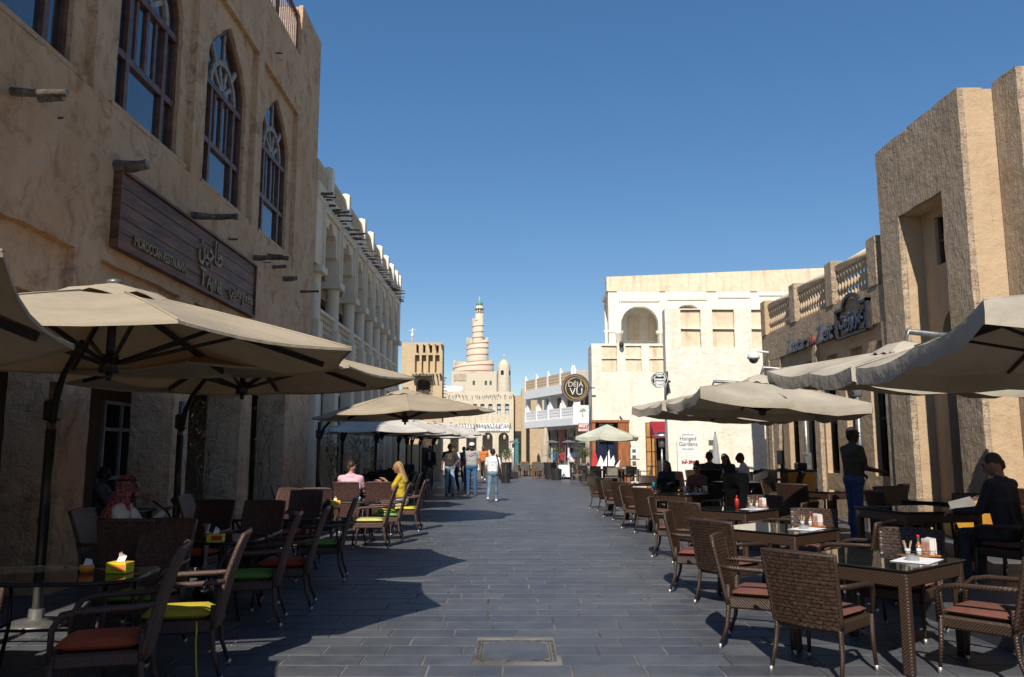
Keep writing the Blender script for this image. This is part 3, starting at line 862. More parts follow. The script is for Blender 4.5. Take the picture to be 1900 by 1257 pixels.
flat_sign('shop_sign', 'white shop sign with green crescent over the stone arches', 839, 879, 789, 803, [(arabic('\u0635\u064a\u062f\u0644\u064a\u0629 \u0627\u0644\u0642\u0635\u0631'), .30, .62, .52, NAVY), ('AL QASR & GLEE PHARMACY', .14, .6, .14, NAVY)], Yf - .02, True)
flat_sign('shop_sign', 'wide white shop sign with black Arabic heading over the stone arches', 886, 945, 786, 801, [(arabic('\u0645\u062a\u062c\u0631 \u0627\u0644\u0644\u0628\u0627\u0633 \u0648\u0627\u0644\u062e\u064a\u0627\u0637\u0629'), .34, .5, .5, DARK), ('ANTIQUES & JEWELRY', .15, .5, .30, GREYP), ('GOLD  SILVER  PEARLS', .11, .5, .08, GREYP)], Yf - .02)
tk = thing('roof_tank', 'white water tank on the flat roof of the stone shop block', 'tank', (px(836, Yf), Yf + 3, ft - .1))
mb = MB(); mb.tube([(-.9, 0, .42), (.9, 0, .42)], .42, 14); mb.build('drum', WHITE, tk)

# ------------------------------------------------------------------ spiral minaret and the little domed one
Ym = 160.0
sm = thing('spiral_minaret', 'tall sand-coloured spiral minaret with red bands and green cap', 'minaret')
PINK = mat('red_band', (.45, .16, .13), .8, .1)
def mcx(u): return px(u, Ym)
def coil(uc, ul, ur, v_bot, v_left, v_right, bands, name='tier'):
    """round tier whose top rises like a ramp from the left side round the front to the right"""
    r_ = (px(ur, Ym) - px(ul, Ym)) / 2; c = (px(ur, Ym) + px(ul, Ym)) / 2; n = 40
    zb, zl, zr = pz(v_bot, Ym), pz(v_left, Ym), pz(v_right, Ym)
    def zt(a):            # a: 180 deg = left, 270 = front, 360 = right
        t = ((a - math.pi) / (2 * math.pi)) % 1.0
        return zl + (zr - zl) * min(1.0, t * 1.9)
    mb = MB(); A = []; B = []; C_ = []; D_ = []
    for j in range(n):
        a = 2 * math.pi * j / n
        ca, sa = math.cos(a), math.sin(a)
        A.append((c + r_ * ca, Ym + r_ * sa, zb)); B.append((c + r_ * ca, Ym + r_ * sa, zt(a)))
        C_.append((c + r_ * .95 * ca, Ym + r_ * .95 * sa, zt(a))); D_.append((c + r_ * .95 * ca, Ym + r_ * .95 * sa, min(zl, zr) - .6))
    mb.grid([A, B, C_, D_], 0, True, True); mb.add(D_, [tuple(range(n))])
    t_ = mb.build(name, MINARET, sm)
    for (va, vb) in bands:
        za, zb_ = pz(va, Ym), pz(vb, Ym); rows = [[], []]; nb = 32
        for j in range(nb + 1):
            a = math.pi * .95 + j / nb * math.pi * 1.1
            z = za + (zb_ - za) * j / nb
            for q, dz in ((0, -.09), (1, .09)): rows[q].append((c + (r_ + .03) * math.cos(a), Ym + (r_ + .03) * math.sin(a), z + dz))
        m2 = MB(); m2.grid(rows); m2.build('band', PINK, t_, recalc=False)
mb = MB(); mb.bb(px(839, Ym), px(922, Ym), Ym - 4, Ym + 5, 0, pz(693, Ym)); mb.build('base', MINARET, sm)
for (ua, ub, va, vb) in ((878, 882, 710, 717), (900, 904, 710, 717), (909, 912.5, 710, 717), (843, 848, 698, 710), (849, 866, 697, 710)):
    mb = MB(); mb.bb(px(ua, Ym), px(ub, Ym), Ym - 4.12, Ym - 4.0, pz(vb, Ym), pz(va, Ym)); mb.build('window', mat('blue_glass', (.05, .09, .11), .2, .2) if va > 705 else mat('blind_panel', (.46, .38, .27), .7), sm)
coil(0, 839.5, 916, 694, 683, 668, [(693, 690), (686.5, 677)])
coil(0, 864, 905.5, 682, 648, 625.5, [(675, 670), (662, 658), (651, 646), (643, 636)])
coil(0, 874.5, 896, 650, 603, 590, [(629, 626), (619, 616), (608, 605)])
coil(0, 880, 896, 610, 583, 582.5, [(597, 594.5)])
zc = lambda v: pz(v, Ym)
cx_ = px(888, Ym); u_ = px(889, Ym) - px(888, Ym)
mb = MB()
for k in range(8):
    a = k * math.pi / 4 + .2; mb.cyl((cx_ + 6 * u_ * math.cos(a), Ym + 6 * u_ * math.sin(a), zc(583)), (cx_ + 6 * u_ * math.cos(a), Ym + 6 * u_ * math.sin(a), zc(574)), .16, .16, 6)
mb.cyl((cx_, Ym, zc(583)), (cx_, Ym, zc(574)), 3.4 * u_, 3.4 * u_, 12)
mb.lathe([(7 * u_, zc(574.5)), (9.6 * u_, zc(574)), (9.6 * u_, zc(573)), (7 * u_, zc(572.5)), (6.5 * u_, zc(568))], (cx_, Ym, 0), 20); mb.build('lantern', MINARET, sm)
mb = MB(); mb.lathe([(6 * u_, zc(568.5)), (6 * u_, zc(562)), (4.6 * u_, zc(560)), (1.2 * u_, zc(559.3))], (cx_, Ym, 0), 20); mb.build('cap', mat('green_cap', (.16, .33, .24), .6, .1), sm)
mb = MB(); mb.lathe([(1.4 * u_, zc(560)), (1.2 * u_, zc(556)), (.7 * u_, zc(553)), (.15 * u_, zc(549))], (cx_, Ym, 0), 8); mb.build('finial', MINARET, sm)
Yd = 105.0
dm = thing('domed_minaret', 'short round minaret with pointed dome and small arched openings', 'minaret')
uc = 935; u_ = px(936, Yd) - px(935, Yd); cx_ = px(uc, Yd); zc = lambda v: pz(v, Yd)
mb = MB(); mb.lathe([(13.2 * u_, 0), (12.6 * u_, zc(722)), (11.9 * u_, zc(687)), (11.6 * u_, zc(682)), (10.2 * u_, zc(676)), (7 * u_, zc(671)), (3.4 * u_, zc(668.3)), (1.2 * u_, zc(667))], (cx_, Yd, 0), 28); mb.build('tower', STONE_FAR, dm)
mb = MB(); mb.lathe([(.9 * u_, zc(667.5)), (.7 * u_, zc(663)), (1.1 * u_, zc(661.5)), (.2 * u_, zc(657))], (cx_, Yd, 0), 8); mb.build('finial', STONE_FAR, dm)
for a in (-105, -25, -185):
    an = R(a); mb = MB(); c0 = Vector((cx_ + 12.2 * u_ * math.cos(an), Yd + 12.2 * u_ * math.sin(an), zc(697)))
    t = Vector((-math.sin(an), math.cos(an), 0)); n_ = Vector((math.cos(an), math.sin(an), 0))
    mb.slab(opening(-.19, .19, 0, .62, .17), [], lambda p, q: c0 + t * p + Vector((0, 0, q)), n_ * -.3); mb.build('opening', DARK, dm)

# ------------------------------------------------------------------ white balcony building
wb = thing('balcony_building', 'white two-storey building with pierced balcony and roof balustrades', 'building')
A0, A1, A2 = Vector((.95, 62.6, 0)), Vector((4.1, 54.0, 0)), Vector((6.3, 53.4, 0))
def seg_panels(P, Q, inset, z0, z1, name, material, th, n, patt=None):
    d = (Q - P); L = d.length; d = d / L; nrm = Vector((d.y, -d.x, 0))
    if nrm.y > 0: nrm = -nrm
    for i in range(n):
        a, b_ = L * i / n + .1, L * (i + 1) / n - .1
        mb = MB(); mb.slab([(a, z0), (b_, z0), (b_, z1), (a, z1)], lattice(a, b_, z0, z1, 6, 3, .08) if patt else [], lambda s_, z: P + d * s_ - nrm * inset + Vector((0, 0, z)), -nrm * th)
        mb.build(name, material, wb)
    for i in range(n + 1):
        mb = MB()
        p = P + d * (L * i / n) - nrm * (inset + th / 2); mb.box(p + Vector((0, 0, (z0 + z1) / 2 + .05)), (.2, .2, z1 - z0 + .25), Matrix.Rotation(math.atan2(d.y, d.x), 3, 'Z')); mb.ell(p + Vector((0, 0, z1 + .24)), (.08, .08, .12), 8, 6); mb.build('balustrade_post', WHITE_FAR, wb)
    pass
seg_panels(A0, A1, .1, 6.2, 7.0, 'roof_panel', LATTICE, .1, 4, True); seg_panels(A1, A2, .1, 6.2, 7.0, 'roof_panel', LATTICE, .1, 1, True)
seg_panels(A0, A1, .1, 3.8, 4.55, 'balcony_panel', WHITE_FAR, .1, 4, True)
def quadslab(pts, z0, z1, name, m_, parent):
    mb = MB(); n = len(pts); mb.add([(p.x, p.y, z0) for p in pts] + [(p.x, p.y, z1) for p in pts], [tuple(range(n - 1, -1, -1)), tuple(range(n, 2 * n))] + [(i, (i + 1) % n, n + (i + 1) % n, n + i) for i in range(n)]); return mb.build(name, m_, parent)
back = Vector((9, 66, 0)); A3 = Vector((12, 53.4, 0))
quadslab([A0, A1, A2, A3, back], 5.55, 6.2, 'roof_slab', WHITE_FAR, wb)
quadslab([A0, A1, A2, A3, back], 3.3, 3.8, 'balcony_slab', WHITE_FAR, wb)
ins = Vector((1.6, .9, 0)); B0, B1, B2 = A0 + ins, A1 + Vector((1.2, 1.5, 0)), A2 + Vector((0, 1.6, 0))
quadslab([B0, B1, B2, A3 + Vector((0, 1, 0)), back], -.2, 5.55, 'wall', WHITE_FAR, wb)
mb = MB(); mb.bb(A1.x + .02, A2.x + 2, A1.y - .25, A1.y - .1, 3.32, 4.62); mb.build('balcony_panel', WHITE_FAR, wb)
d = (A1 - A0).normalized(); L = (A1 - A0).length
for i in range(5):
    p = A0 + d * (L * i / 4) + Vector((.35, .2, 0)); mb = MB(); mb.box(p + Vector((0, 0, 4.65)), (.28, .28, 1.8), Matrix.Rotation(math.atan2(d.y, d.x), 3, 'Z')); mb.build('column', WHITE_FAR, wb)
dB = (B1 - B0).normalized(); LB = (B1 - B0).length; nB = Vector((dB.y, -dB.x, 0)); nB = nB if nB.y < 0 else -nB
for i, s_ in enumerate((1.2, 3.4, 5.4, 7.2)):
    c0 = B0 + dB * s_ + nB * .04
    mb = MB(); mb.box(c0 + Vector((0, 0, 4.75)), (.9, .06, 1.5), Matrix.Rotation(math.atan2(dB.y, dB.x), 3, 'Z')); mb.build('door', mat('brown_door', (.16, .08, .045), .6), wb)
mb = MB(); mb.box(B2 + Vector((-1.0, -.06, 4.7)), (.6, .08, 1.5)); mb.build('door', MATS['brown_door'], wb)
SHOP = [('shop_front', (.05, .03, .02)), ('shop_front', (.20, .10, .05)), ('shop_front', (.30, .03, .03)), ('shop_front', (.04, .035, .03)), ('shop_front', (.30, .25, .2))]
for i, s_ in enumerate((.8, 2.4, 4.0, 5.6, 7.4)):
    c0 = B0 + dB * s_ + nB * .06
    mb = MB(); mb.box(c0 + Vector((0, 0, 1.35)), (1.25, .08, 2.5), Matrix.Rotation(math.atan2(dB.y, dB.x), 3, 'Z')); mb.build('shop_front', mat('shop_%d' % i, SHOP[i][1], .5, .4, 3), wb)
    mb = MB(); mb.box(c0 + nB * .06 + Vector((0, 0, 2.85)), (1.2, .06, .55), Matrix.Rotation(math.atan2(dB.y, dB.x), 3, 'Z')); mb.build('fascia', mat('fascia_%d' % i, ((.12, .08, .05), (.10, .09, .08), (.30, .05, .03), (.25, .24, .2), (.55, .15, .1))[i], .5, .35, 2.5), wb)
mb = MB(); mb.box(B2 + Vector((-1.2, -.1, 1.3)), (1.8, .1, 2.5)); mb.build('shop_front', MATS['shop_3'], wb)
pq = Vector((A1.x + .62, A1.y - .27, 3.8)); pt = MB()       # green palm emblem on the balcony
pt.slab([(0, .02), (.07, .02), (.05, .45), (.02, .45)], [], lambda a, b_: pq + Vector((a, 0, b_)), (0, .012, 0))
for a in (20, 60, 100, 140, 175, -10, 195):
    e_ = (math.cos(R(a)), math.sin(R(a))); pt.slab([(.035, .45), (.035 + .13 * e_[0] - .05 * e_[1], .45 + .13 * e_[1] + .05 * e_[0]), (.035 + .27 * e_[0], .42 + .27 * e_[1])], [], lambda a_, b_: pq + Vector((a_, 0, b_)), (0, .012, 0))
pt.build('palm_emblem', mat('palm_green', (.12, .28, .05), .6), wb)
mb = MB(); mb.bb(px(1073, 53), px(1093, 53), 53.0, 53.1, pz(801, 53), pz(786, 53)); fs = mb.build('bistro_sign', mat('bistro_red', (.50, .12, .08), .5, .2, 3), wb)
lettering('BEST', .28, .006, frame((px(1083, 53), 52.99, pz(793, 53)), (1, 0, 0), (0, 0, 1)), WHITE, fs, bold=.01)
lettering('ROOST', .2, .006, frame((px(1083, 53), 52.99, pz(800, 53)), (1, 0, 0), (0, 0, 1)), WHITE, fs, bold=.01)

# round projecting sign in front of it
def disc_sign(name, label, c, r_, ring):
    s_ = thing(name, label, 'sign', c)
    mb = MB(); n = 40
    P = [(r_ * math.cos(2 * math.pi * i / n), r_ * math.sin(2 * math.pi * i / n)) for i in range(n)]
    mb.slab(P, [], xz(0), (0, .12, 0)); mb.build('disc', mat(name + '_black', (.02, .018, .018), .45, .2), s_)
    return s_
yd_ = 40.5
cD = on_y(1068, 720, yd_); rD = (px(1095, yd_) - px(1042, yd_)) / 2
ds = disc_sign('round_sign', 'round black hanging sign with gold rings reading DEJA VU', cD, rD, None)
def ringmb(s_, r_, w, cx, cz, material, name='ring', a0=0, a1=360, dy=-.012):
    mb = MB(); n = 40
    A = [(cx + (r_ + w) * math.cos(R(a0 + (a1 - a0) * i / n)), dy, cz + (r_ + w) * math.sin(R(a0 + (a1 - a0) * i / n))) for i in range(n + 1)]
    B = [(cx + r_ * math.cos(R(a0 + (a1 - a0) * i / n)), dy, cz + r_ * math.sin(R(a0 + (a1 - a0) * i / n))) for i in range(n + 1)]
    mb.grid([A, B], 0, False); mb.build(name, material, s_, recalc=False)
GOLD = mat('gold_paint', (.55, .40, .08), .4, .1, metal=.3); MAUVE = mat('mauve_paint', (.22, .12, .2), .5)
ringmb(ds, rD * .70, .028, 0, 0, GOLD); ringmb(ds, rD * .78, .02, .03, .02, MAUVE, dy=-.008); ringmb(ds, rD * .86, .02, -.02, 0, GOLD, dy=-.016); ringmb(ds, rD * .93, .025, 0, 0, MAUVE, dy=-.005); ringmb(ds, rD * .74, .018, .05, -.03, GOLD, dy=-.019)
PALE = mat('pale_letters', (.72, .66, .58), .5)
lettering('D\u00c9J\u00c0', .36, .01, frame((0, -.015, .06), (1, 0, 0), (0, 0, 1)), PALE, ds)
lettering('VU', .52, .01, frame((.03, -.015, -.36), (1, 0, 0), (0, 0, 1)), PALE, ds)
mb = MB(); mb.bar((rD * .9, .06, 0), (rD + .28, .06, 0), .07, .05); mb.build('bracket', METAL_DK, ds)

# ------------------------------------------------------------------ cream cafe building
cf = thing('cream_cafe_building', 'cream rendered cafe building with stained parapet panels and arched upper loggia', 'building')
def relief(Y, x0, x1, z1, panels, th):
    """wall plate with shallow recessed panels"""
    H = [[(a, c), (b_, c), (b_, d), (a, d)] for (a, b_, c, d) in panels]
    mb = MB(); mb.slab([(x0, -.3), (x1, -.3), (x1, z1), (x0, z1)], H, xz(Y), (0, .16, 0), 0, .008, .5); mb.build('wall', CREAM, cf)
    mb = MB(); mb.bb(x0 + .01, x1 - .01, Y + .161, Y + th, -.3, z1 - .02); mb.build('core', CREAM, cf)
    for (a, b_, c, d) in panels:
        mb = MB(); mb.slab([(a + .015, c + .015), (b_ - .015, c + .015), (b_ - .015, d - .015), (a + .015, d - .015)], [], xz(Y + .09), (0, .06, 0), 0, .006, .3); mb.build('recessed_panel', CREAM_STAIN, cf)
pan = []
for a, b_ in ((1119, 1148), (1164, 1194), (1209, 1236)):
    pan.append((px(a, 41), px(b_, 41), pz(664, 41), 6.98)); pan.append((px(a, 41), px(b_, 41), pz(690, 41), pz(664, 41) - .06))
relief(41.0, 4.12, 9.4, 7.1, pan, 2.0)
YR = 25.6
pan = []
for a, b_ in ((1270, 1308), (1330, 1372), (1404, 1425)):
    pan.append((px(a, YR), px(b_, YR), pz(608, YR), pz(575, YR))); pan.append((px(a, YR), px(b_, YR), pz(645, YR), pz(608, YR) - .05))
relief(YR, px(1240, YR), 10.6, pz(572.5, YR), pan, .5)
quadslab([Vector((px(1240, YR) + .16, YR + .5, 0)), Vector((10.6, YR + .5, 0)), Vector((13.0, 41.4, 0)), Vector((8.62, 41.4, 0))], -.3, 6.0, 'core', CREAM, cf)
Yu = 43.2
arches = []
for (a, b_, vt) in ((1157, 1228, 568), (1258, 1312, 565), (1343, 1402, 561)):
    xa, xb = px(a, Yu), px(b_, Yu); r_ = (xb - xa) / 2 - .005
    arches.append(opening(xa, xb, 7.15, pz(vt, Yu), r_))
mb = MB(); mb.slab([(5.3, 6.9), (17.5, 6.9), (17.5, 10.3), (5.3, 10.3)], arches[:2], xz(Yu), (0, .45, 0)); mb.build('loggia_wall', CREAM, cf)
mb = MB(); mb.slab([(5.22, 10.302), (17.6, 10.302), (17.6, 11.62), (5.22, 11.1)], [], xz(Yu - .08), (0, .6, 0)); mb.build('parapet', CREAM_STAIN, cf)
for i, (a, b_, vt, vb) in enumerate(((1153, 1227, 560, 700), (1245, 1317, 557, 700), (1342, 1400, 553, 700), (1420, 1500, 549, 700))):   # frames set round each arch
    mb = MB(); xa, xb, zt = px(a, Yu), px(b_, Yu), pz(vt, Yu)
    mb.bb(xa - .1, xb + .1, Yu - .07, Yu + .002, zt, 10.29); mb.bb(xa - .45 if i else 5.31, xa, Yu - .07, Yu + .002, 6.9, zt - .002); mb.build('arch_surround', CREAM, cf)
mb = MB(); xa, xb = px(1343, Yu), px(1402, Yu)
mb.slab(arches[2], [], xz(Yu - .035), (0, .03, 0)); mb.build('blind_arch', CREAM, cf)
mb = MB(); mb.bb(5.4, 17.4, Yu + 2.6, Yu + 2.8, 6.9, 10.3); mb.bb(5.3, 17.5, Yu + .46, Yu + 3, 10.25, 10.5); mb.bb(5.3, 17.5, Yu - 1.5, Yu + 3, 6.6, 6.88); mb.build('loggia_interior', CREAM, cf)
for (a, b_) in ((1170, 1190), (1208, 1225), (1270, 1300)): mb = MB(); mb.bb(px(a, Yu + 2.6), px(b_, Yu + 2.6), Yu + 2.52, Yu + 2.6, 7.9, 9.3); mb.build('loggia_panel', CREAM_STAIN, cf)
mb = MB(); mb.lathe([(.26, 6.9), (.26, 7.9), (.34, 7.95), (.34, 8.1)], (px(1150, Yu), Yu + .15, 0), 14); mb.build('column', CREAM, cf); mb = MB(); mb.lathe([(.26, 6.9), (.26, 7.9), (.34, 7.95), (.34, 8.1)], (px(1235, Yu), Yu + .15, 0), 14); mb.build('column', CREAM, cf)
mb = MB()
mb.bb(px(1128, Yu) - .12, px(1157, Yu), Yu - .12, Yu - .072, 8.0, 8.12); mb.build('string_course', CREAM, cf)
# small service doors and meter boxes
for (u0, u1, v0, v1, Y, nm) in ((1306, 1333, 804, 874, YR, 'service_door'), (1166, 1186, 826, 852, 41, 'meter_box')):
    mb = MB(); mb.bb(px(u0, Y), px(u1, Y), Y - .06, Y - .005, pz(v1, Y) if nm == 'meter_box' else .2, pz(v0, Y), ch=.01); s_ = mb.build(nm, CREAM if nm == 'service_door' else WHITE, cf)
    mb = MB(); cxm = (px(u0, Y) + px(u1, Y)) / 2
    for k in range(3): mb.bb(cxm - .09, cxm + .09, Y - .075, Y - .061, pz(v0, Y) - .38 - k * .3, pz(v0, Y) - .22 - k * .3)
    mb.build('gauge', METAL_GREY, s_)
mb = MB(); mb.bar(on_y(1150, 772, 40.9), on_y(1158, 784, 40.9), .06, .06); mb.build('spout', LOG, cf)

def lamp_cam(p, nm, lab):
    s_ = thing(nm, lab, 'security camera', p)
    return s_
sc_ = thing('security_camera', 'small grey security camera on a pole at the cafe loggia', 'security camera', on_y(1153, 636, 40.8))
mb = MB(); mb.ell((0, 0, -.12), (.13, .13, .17), 10, 8); mb.build('dome', METAL_DK, sc_)
mb = MB(); mb.cyl((0, 0, 0), (0, .0, 2.9), .025, .02, 6); mb.bar((0, 0, .05), (0, .2, .05), .05, .05); mb.build('mast', WHITE, sc_)

# coffee shop emblem sign: ring of letters, cup and leaf
ye = 25.2
cE = on_y(1224, 705, ye); rE = (px(1239, ye) - px(1209, ye)) / 2
es = disc_sign('emblem_sign', 'round grey coffee emblem sign on a wall bracket of the cream building', cE, rE, None)
EW = mat('emblem_white', (.7, .7, .68), .5)
ringmb(es, rE * .62, .018, 0, 0, EW); ringmb(es, rE * .95, .014, 0, 0, EW)
def ring_text(s_, txt, r_, size, a_mid, step, flip=False):
    for i, chh in enumerate(txt):
        if chh == ' ': continue
        a = a_mid + (i - (len(txt) - 1) / 2) * (step if flip else -step)
        an = R(a); up = Vector((math.cos(an), 0, math.sin(an))) * (-1 if flip else 1)
        x_ = Vector((up.z, 0, -up.x))
        lettering(chh, size, .004, frame(Vector((math.cos(an) * r_, -.012, math.sin(an) * r_)), x_, up), EW, s_, bold=.003)
ring_text(es, 'The Coffee Bean', rE * .70, rE * .27, 90, 11.5)
ring_text(es, '& Tea Leaf', rE * .86, rE * .27, 270, 12.5, True)
mb = MB(); mb.slab([(-rE * .62, .035), (rE * .62, .035), (rE * .62, -.02), (-rE * .62, -.02)], [], xz(-.012), (0, .008, 0))
mb.slab([(.11 * math.cos(R(t)), .16 + .07 * math.sin(R(t))) for t in range(0, 360, 30)], [], xz(-.012), (0, .008, 0))
mb.slab([(.17 * math.cos(R(t)), -.05 + .2 * math.sin(R(t))) for t in range(180, 361, 20)], [], xz(-.012), (0, .008, 0)); mb.build('cup_and_leaf', EW, es)
mb = MB(); mb.bar((rE * .9, .06, -.05), (rE + .1, .06, -.05), .06, .06); mb.bar((rE + .08, .06, -.05), (rE + .08, .42, -.05), .05, .05); mb.bar((rE + .06, .36, -.4), (rE + .06, .36, .3), .05, .05); mb.build('bracket', METAL_DK, es)

# kiosk portal with navy panel and paper-flower cut-out
kp = thing('kiosk_portal', 'orange-brown wooden portal with navy panel against the cream building', 'kiosk')
Yk = 40.2
ORW = mat('orange_wood', (.36, .13, .045), .5, .25, 6, .1, 40, stretch=(6, 1, .5))
mb = MB(); xa, xb = px(1097, Yk), px(1165, Yk); zt = pz(785, Yk)
mb.bb(xa, xa + .16, Yk - .6, Yk + .75, 0, zt); mb.bb(xb - .55, xb, Yk - .6, Yk + .75, 0, zt); mb.bb(xa - .03, xb + .03, Yk - .65, Yk + .75, zt, zt + .12); mb.build('surround', ORW, kp)
mb = MB(); mb.bb(xa + .16, xb - .55, Yk + .1, Yk + .16, 0, zt); mb.build('panel', mat('navy_panel', (.012, .018, .05), .35, .2), kp)
mb = MB(); mb.bb(px(1111, Yk), px(1137, Yk), Yk - .3, Yk - .26, pz(812, Yk), pz(787, Yk)); lg = mb.build('logo_board', WHITE, kp)
lettering('Deja Vu', .2, .004, frame((px(1117.5, Yk), Yk - .31, pz(796, Yk)), (1, 0, 0), (0, 0, 1)), mat('logo_red', (.5, .02, .08), .5), lg, sx=.8)
lettering('cafe', .22, .004, frame((px(1130, Yk), Yk - .31, pz(796, Yk)), (1, 0, 0), (0, 0, 1)), mat('logo_green', (.1, .3, .1), .5), lg, sx=.8)
fl = thing('flower_cutout', 'big white paper-flower cut-out with a red petal in front of navy panel', 'display', (px(1102, 39.2), 39.2, 0))
PW = mat('flower_white', (.85, .85, .84), .6, .03)
for i, (pts) in enumerate(([(0, .35), (.2, .75), (.42, 1.25), (.56, 1.0), (.62, .5), (.5, .2), (0, .05)], [(.4, .3), (.62, .9), (.95, 1.55), (1.02, .9), (.95, .4), (.7, .2)], [(.8, .3), (1.02, 1.0), (1.22, 1.25), (1.3, .9), (1.15, .5), (1.0, .25)], [(.9, .2), (1.25, .6), (1.62, 1.02), (1.5, .6), (1.2, .25), (1.0, .1)], [(.3, .06), (.6, .5), (1.1, .55), (1.35, .25), (1.0, .03)])):
    mb = MB(); mb.slab(pts, [], lambda a, b_, i=i: (a * .78, -.06 * i + .05 * a, b_ * .9 + .25), (0, .02, 0)); mb.build('petal', PW, fl)
mb = MB(); mb.slab([(-.05, .3), (-.12, .9), (-.02, 1.55), (.1, 1.35), (.22, .8), (.12, .3)], [], lambda a, b_: (a, .08, b_ * .95 + .2), (0, .02, 0)); mb.build('petal', mat('flower_red', (.55, .04, .04), .6), fl)
mb = MB(); mb.bar((.3, -.05, 0), (.3, -.05, .5), .05, .05); mb.bar((.75, -.05, 0), (.75, -.05, .5), .05, .05); mb.bb(.1, .95, -.3, .2, 0, .04); mb.build('stand', METAL_DK, fl)

# roll-up banner
bn = thing('rollup_banner', 'white roll-up banner reading Hanged Gardens beside service door', 'banner', (px(1277, 25.15), 25.15, 0))
z1 = pz(796, 25.15); w_ = px(1299, 25.15) - px(1258, 25.15)
mb = MB(); mb.bb(-w_ / 2, w_ / 2, -.006, .006, .08, z1); mb.build('sheet', WHITE, bn)
mb = MB(); mb.bb(-w_ / 2 - .02, w_ / 2 + .02, -.12, .12, 0, .09, ch=.02); mb.bar((0, .03, .05), (0, .03, z1), .025, .025); mb.build('stand', METAL_GREY, bn)
PT = mat('print_dark', (.05, .05, .06), .6)
def onb(z): return frame((0, -.009, z), (1, 0, 0), (0, 0, 1))
lettering('LEBANESE CAFE', .048, .002, onb(z1 - .2), PT, bn); lettering('Hanged', .17, .002, onb(z1 - .36), PT, bn); lettering('Gardens', .17, .002, onb(z1 - .53), PT, bn); lettering('Beirut Skyline', .064, .002, onb(z1 - .65), PT, bn)
mb = MB(); rq = random.Random(3)
for k in range(34): mb.ell((rq.uniform(-.2, .2), -.008, z1 - 1.04 + rq.gauss(0, .035)), (.022, .003, .028), 6, 4, rq.randrange(2))
mb.build('printed_fruit', [mat('print_red', (.45, .06, .04), .6), mat('print_brown', (.16, .07, .05), .6)], bn)
mb = MB()
for k in range(11): mb.bar((-.2 + k * .04, -.0075, z1 - 1.02), (-.2 + k * .04 + rq.uniform(-.03, .03), -.0075, z1 - .81), .004, .004)
mb.build('printed_strings', mat('print_grey', (.5, .48, .46), .6), bn)

# orange panelled doors and red awning recess between the two cream blocks
sd_ = thing('timber_screen', 'orange timber panelled screen at the side of the cream cafe building', 'screen')
for i in range(3):
    for k in range(4):
        mb = MB(); x_ = px(1200, 40.4) + i * .45; mb.bb(x_, x_ + .43, 40.4, 40.46, .1 + k * .72, .79 + k * .72, ch=.02); mb.build('panel', mat('screen_orange', (.48, .24, .06), .55, .15, 5, objvar=.1), sd_)
mb = MB(); mb.bb(px(1199, 40.4), px(1240, 40.4), 40.47, 40.52, 0, 3.0); mb.build('backing', WOOD_RED, sd_)
aw = thing('entrance_awning', 'dark red fabric awning over the side entrance of the cream building', 'awning')
mb = MB(); xa, xb = px(1208, 36), px(1239, 36); za, zb = pz(808, 36), pz(782, 36)
mb.add([(xa, 35.2, za + .1), (xb, 35.2, za + .1), (xb, 36.2, zb), (xa, 36.2, zb), (xa, 35.2, za - .15), (xb, 35.2, za - .15), (xa, 36.2, za - .15), (xb, 36.2, za - .15)], [(0, 1, 2, 3), (4, 5, 1, 0), (0, 3, 6, 4), (1, 5, 7, 2)]); mb.build('fabric', mat('awning_red', (.32, .015, .03), .75, .1), aw)
mb = MB(); mb.bar((xa + .05, 35.25, 0), (xa + .05, 35.25, za), .05, .05); mb.bar((xb - .05, 35.25, 0), (xb - .05, 35.25, za), .05, .05); mb.bar((xa + .05, 36.15, 0), (xa + .05, 36.15, zb - .02), .05, .05); mb.build('frame', METAL_DK, aw)
mb = MB(); mb.bb(xb - .45, xb + .2, 36.3, 36.4, 0, 2.6); mb.build('entrance_shade', DARK, aw)  # dark sheet stands in for the shade inside the side entrance
# ------------------------------------------------------------------ raked-plaster restaurant with roof balustrade and tower
RX = 7.1
rb = thing('plaster_building', 'tan raked-plaster restaurant with tower niche, roof balustrade and dark letters', 'building')
TW0, TW1 = 11.95, 14.8
# street wall of the low wing
H = []; lows = []
for yc in (15.55, 16.75, 17.95, 19.15, 20.35, 21.5):
    H.append([(yc - .34, 1.1), (yc + .34, 1.1), (yc + .34, 3.0), (yc - .34, 3.0)]); lows.append(yc)
rec = []
for yc in (15.2, 16.45, 17.7, 19.0, 20.4):
    H.append([(yc - .3, 3.38), (yc + .3, 3.38), (yc + .3, 3.72), (yc - .3, 3.72)]); rec.append(yc)
mb = MB(); mb.slab([(TW1 - .05, -.3), (22.4, -.3), (22.4, 4.62), (TW1 - .05, 4.62)], H, lambda a, b_: (RX + .06, a, b_), (.35, 0, 0), 0, .006, .35); mb.build('street_wall', ADOBE_TAN, rb)
mb = MB(); mb.slab([(14.85, 4.05), (22.42, 4.05), (22.42, 4.78), (14.85, 4.78)], [], lambda a, b_: (RX, a, b_), (.3, 0, 0), 0, .008, .3)
mb.slab([(21.75, -.3), (22.43, -.3), (22.43, 4.06), (21.0, 4.06)], [], lambda a, b_: (RX + .004, a, b_), (.3, 0, 0), 0, .008, .3); mb.build('raked_band', ADOBE_ROUGH, rb)
mb = MB(); mb.bb(RX + .06, 14, 22.1, 22.4, -.3, 4.7); mb.bb(RX + .3, 14, TW1, 22.4, 4.4, 4.72); mb.bb(9.5, 9.8, TW1, 22.1, 0, 4.4); mb.build('core', ADOBE_TAN, rb)
for yc in rec:
    mb = MB(); mb.bb(RX + .22, RX + .3, yc - .31, yc + .31, 3.37, 3.73); mb.build('recess', ADOBE_TAN, rb)
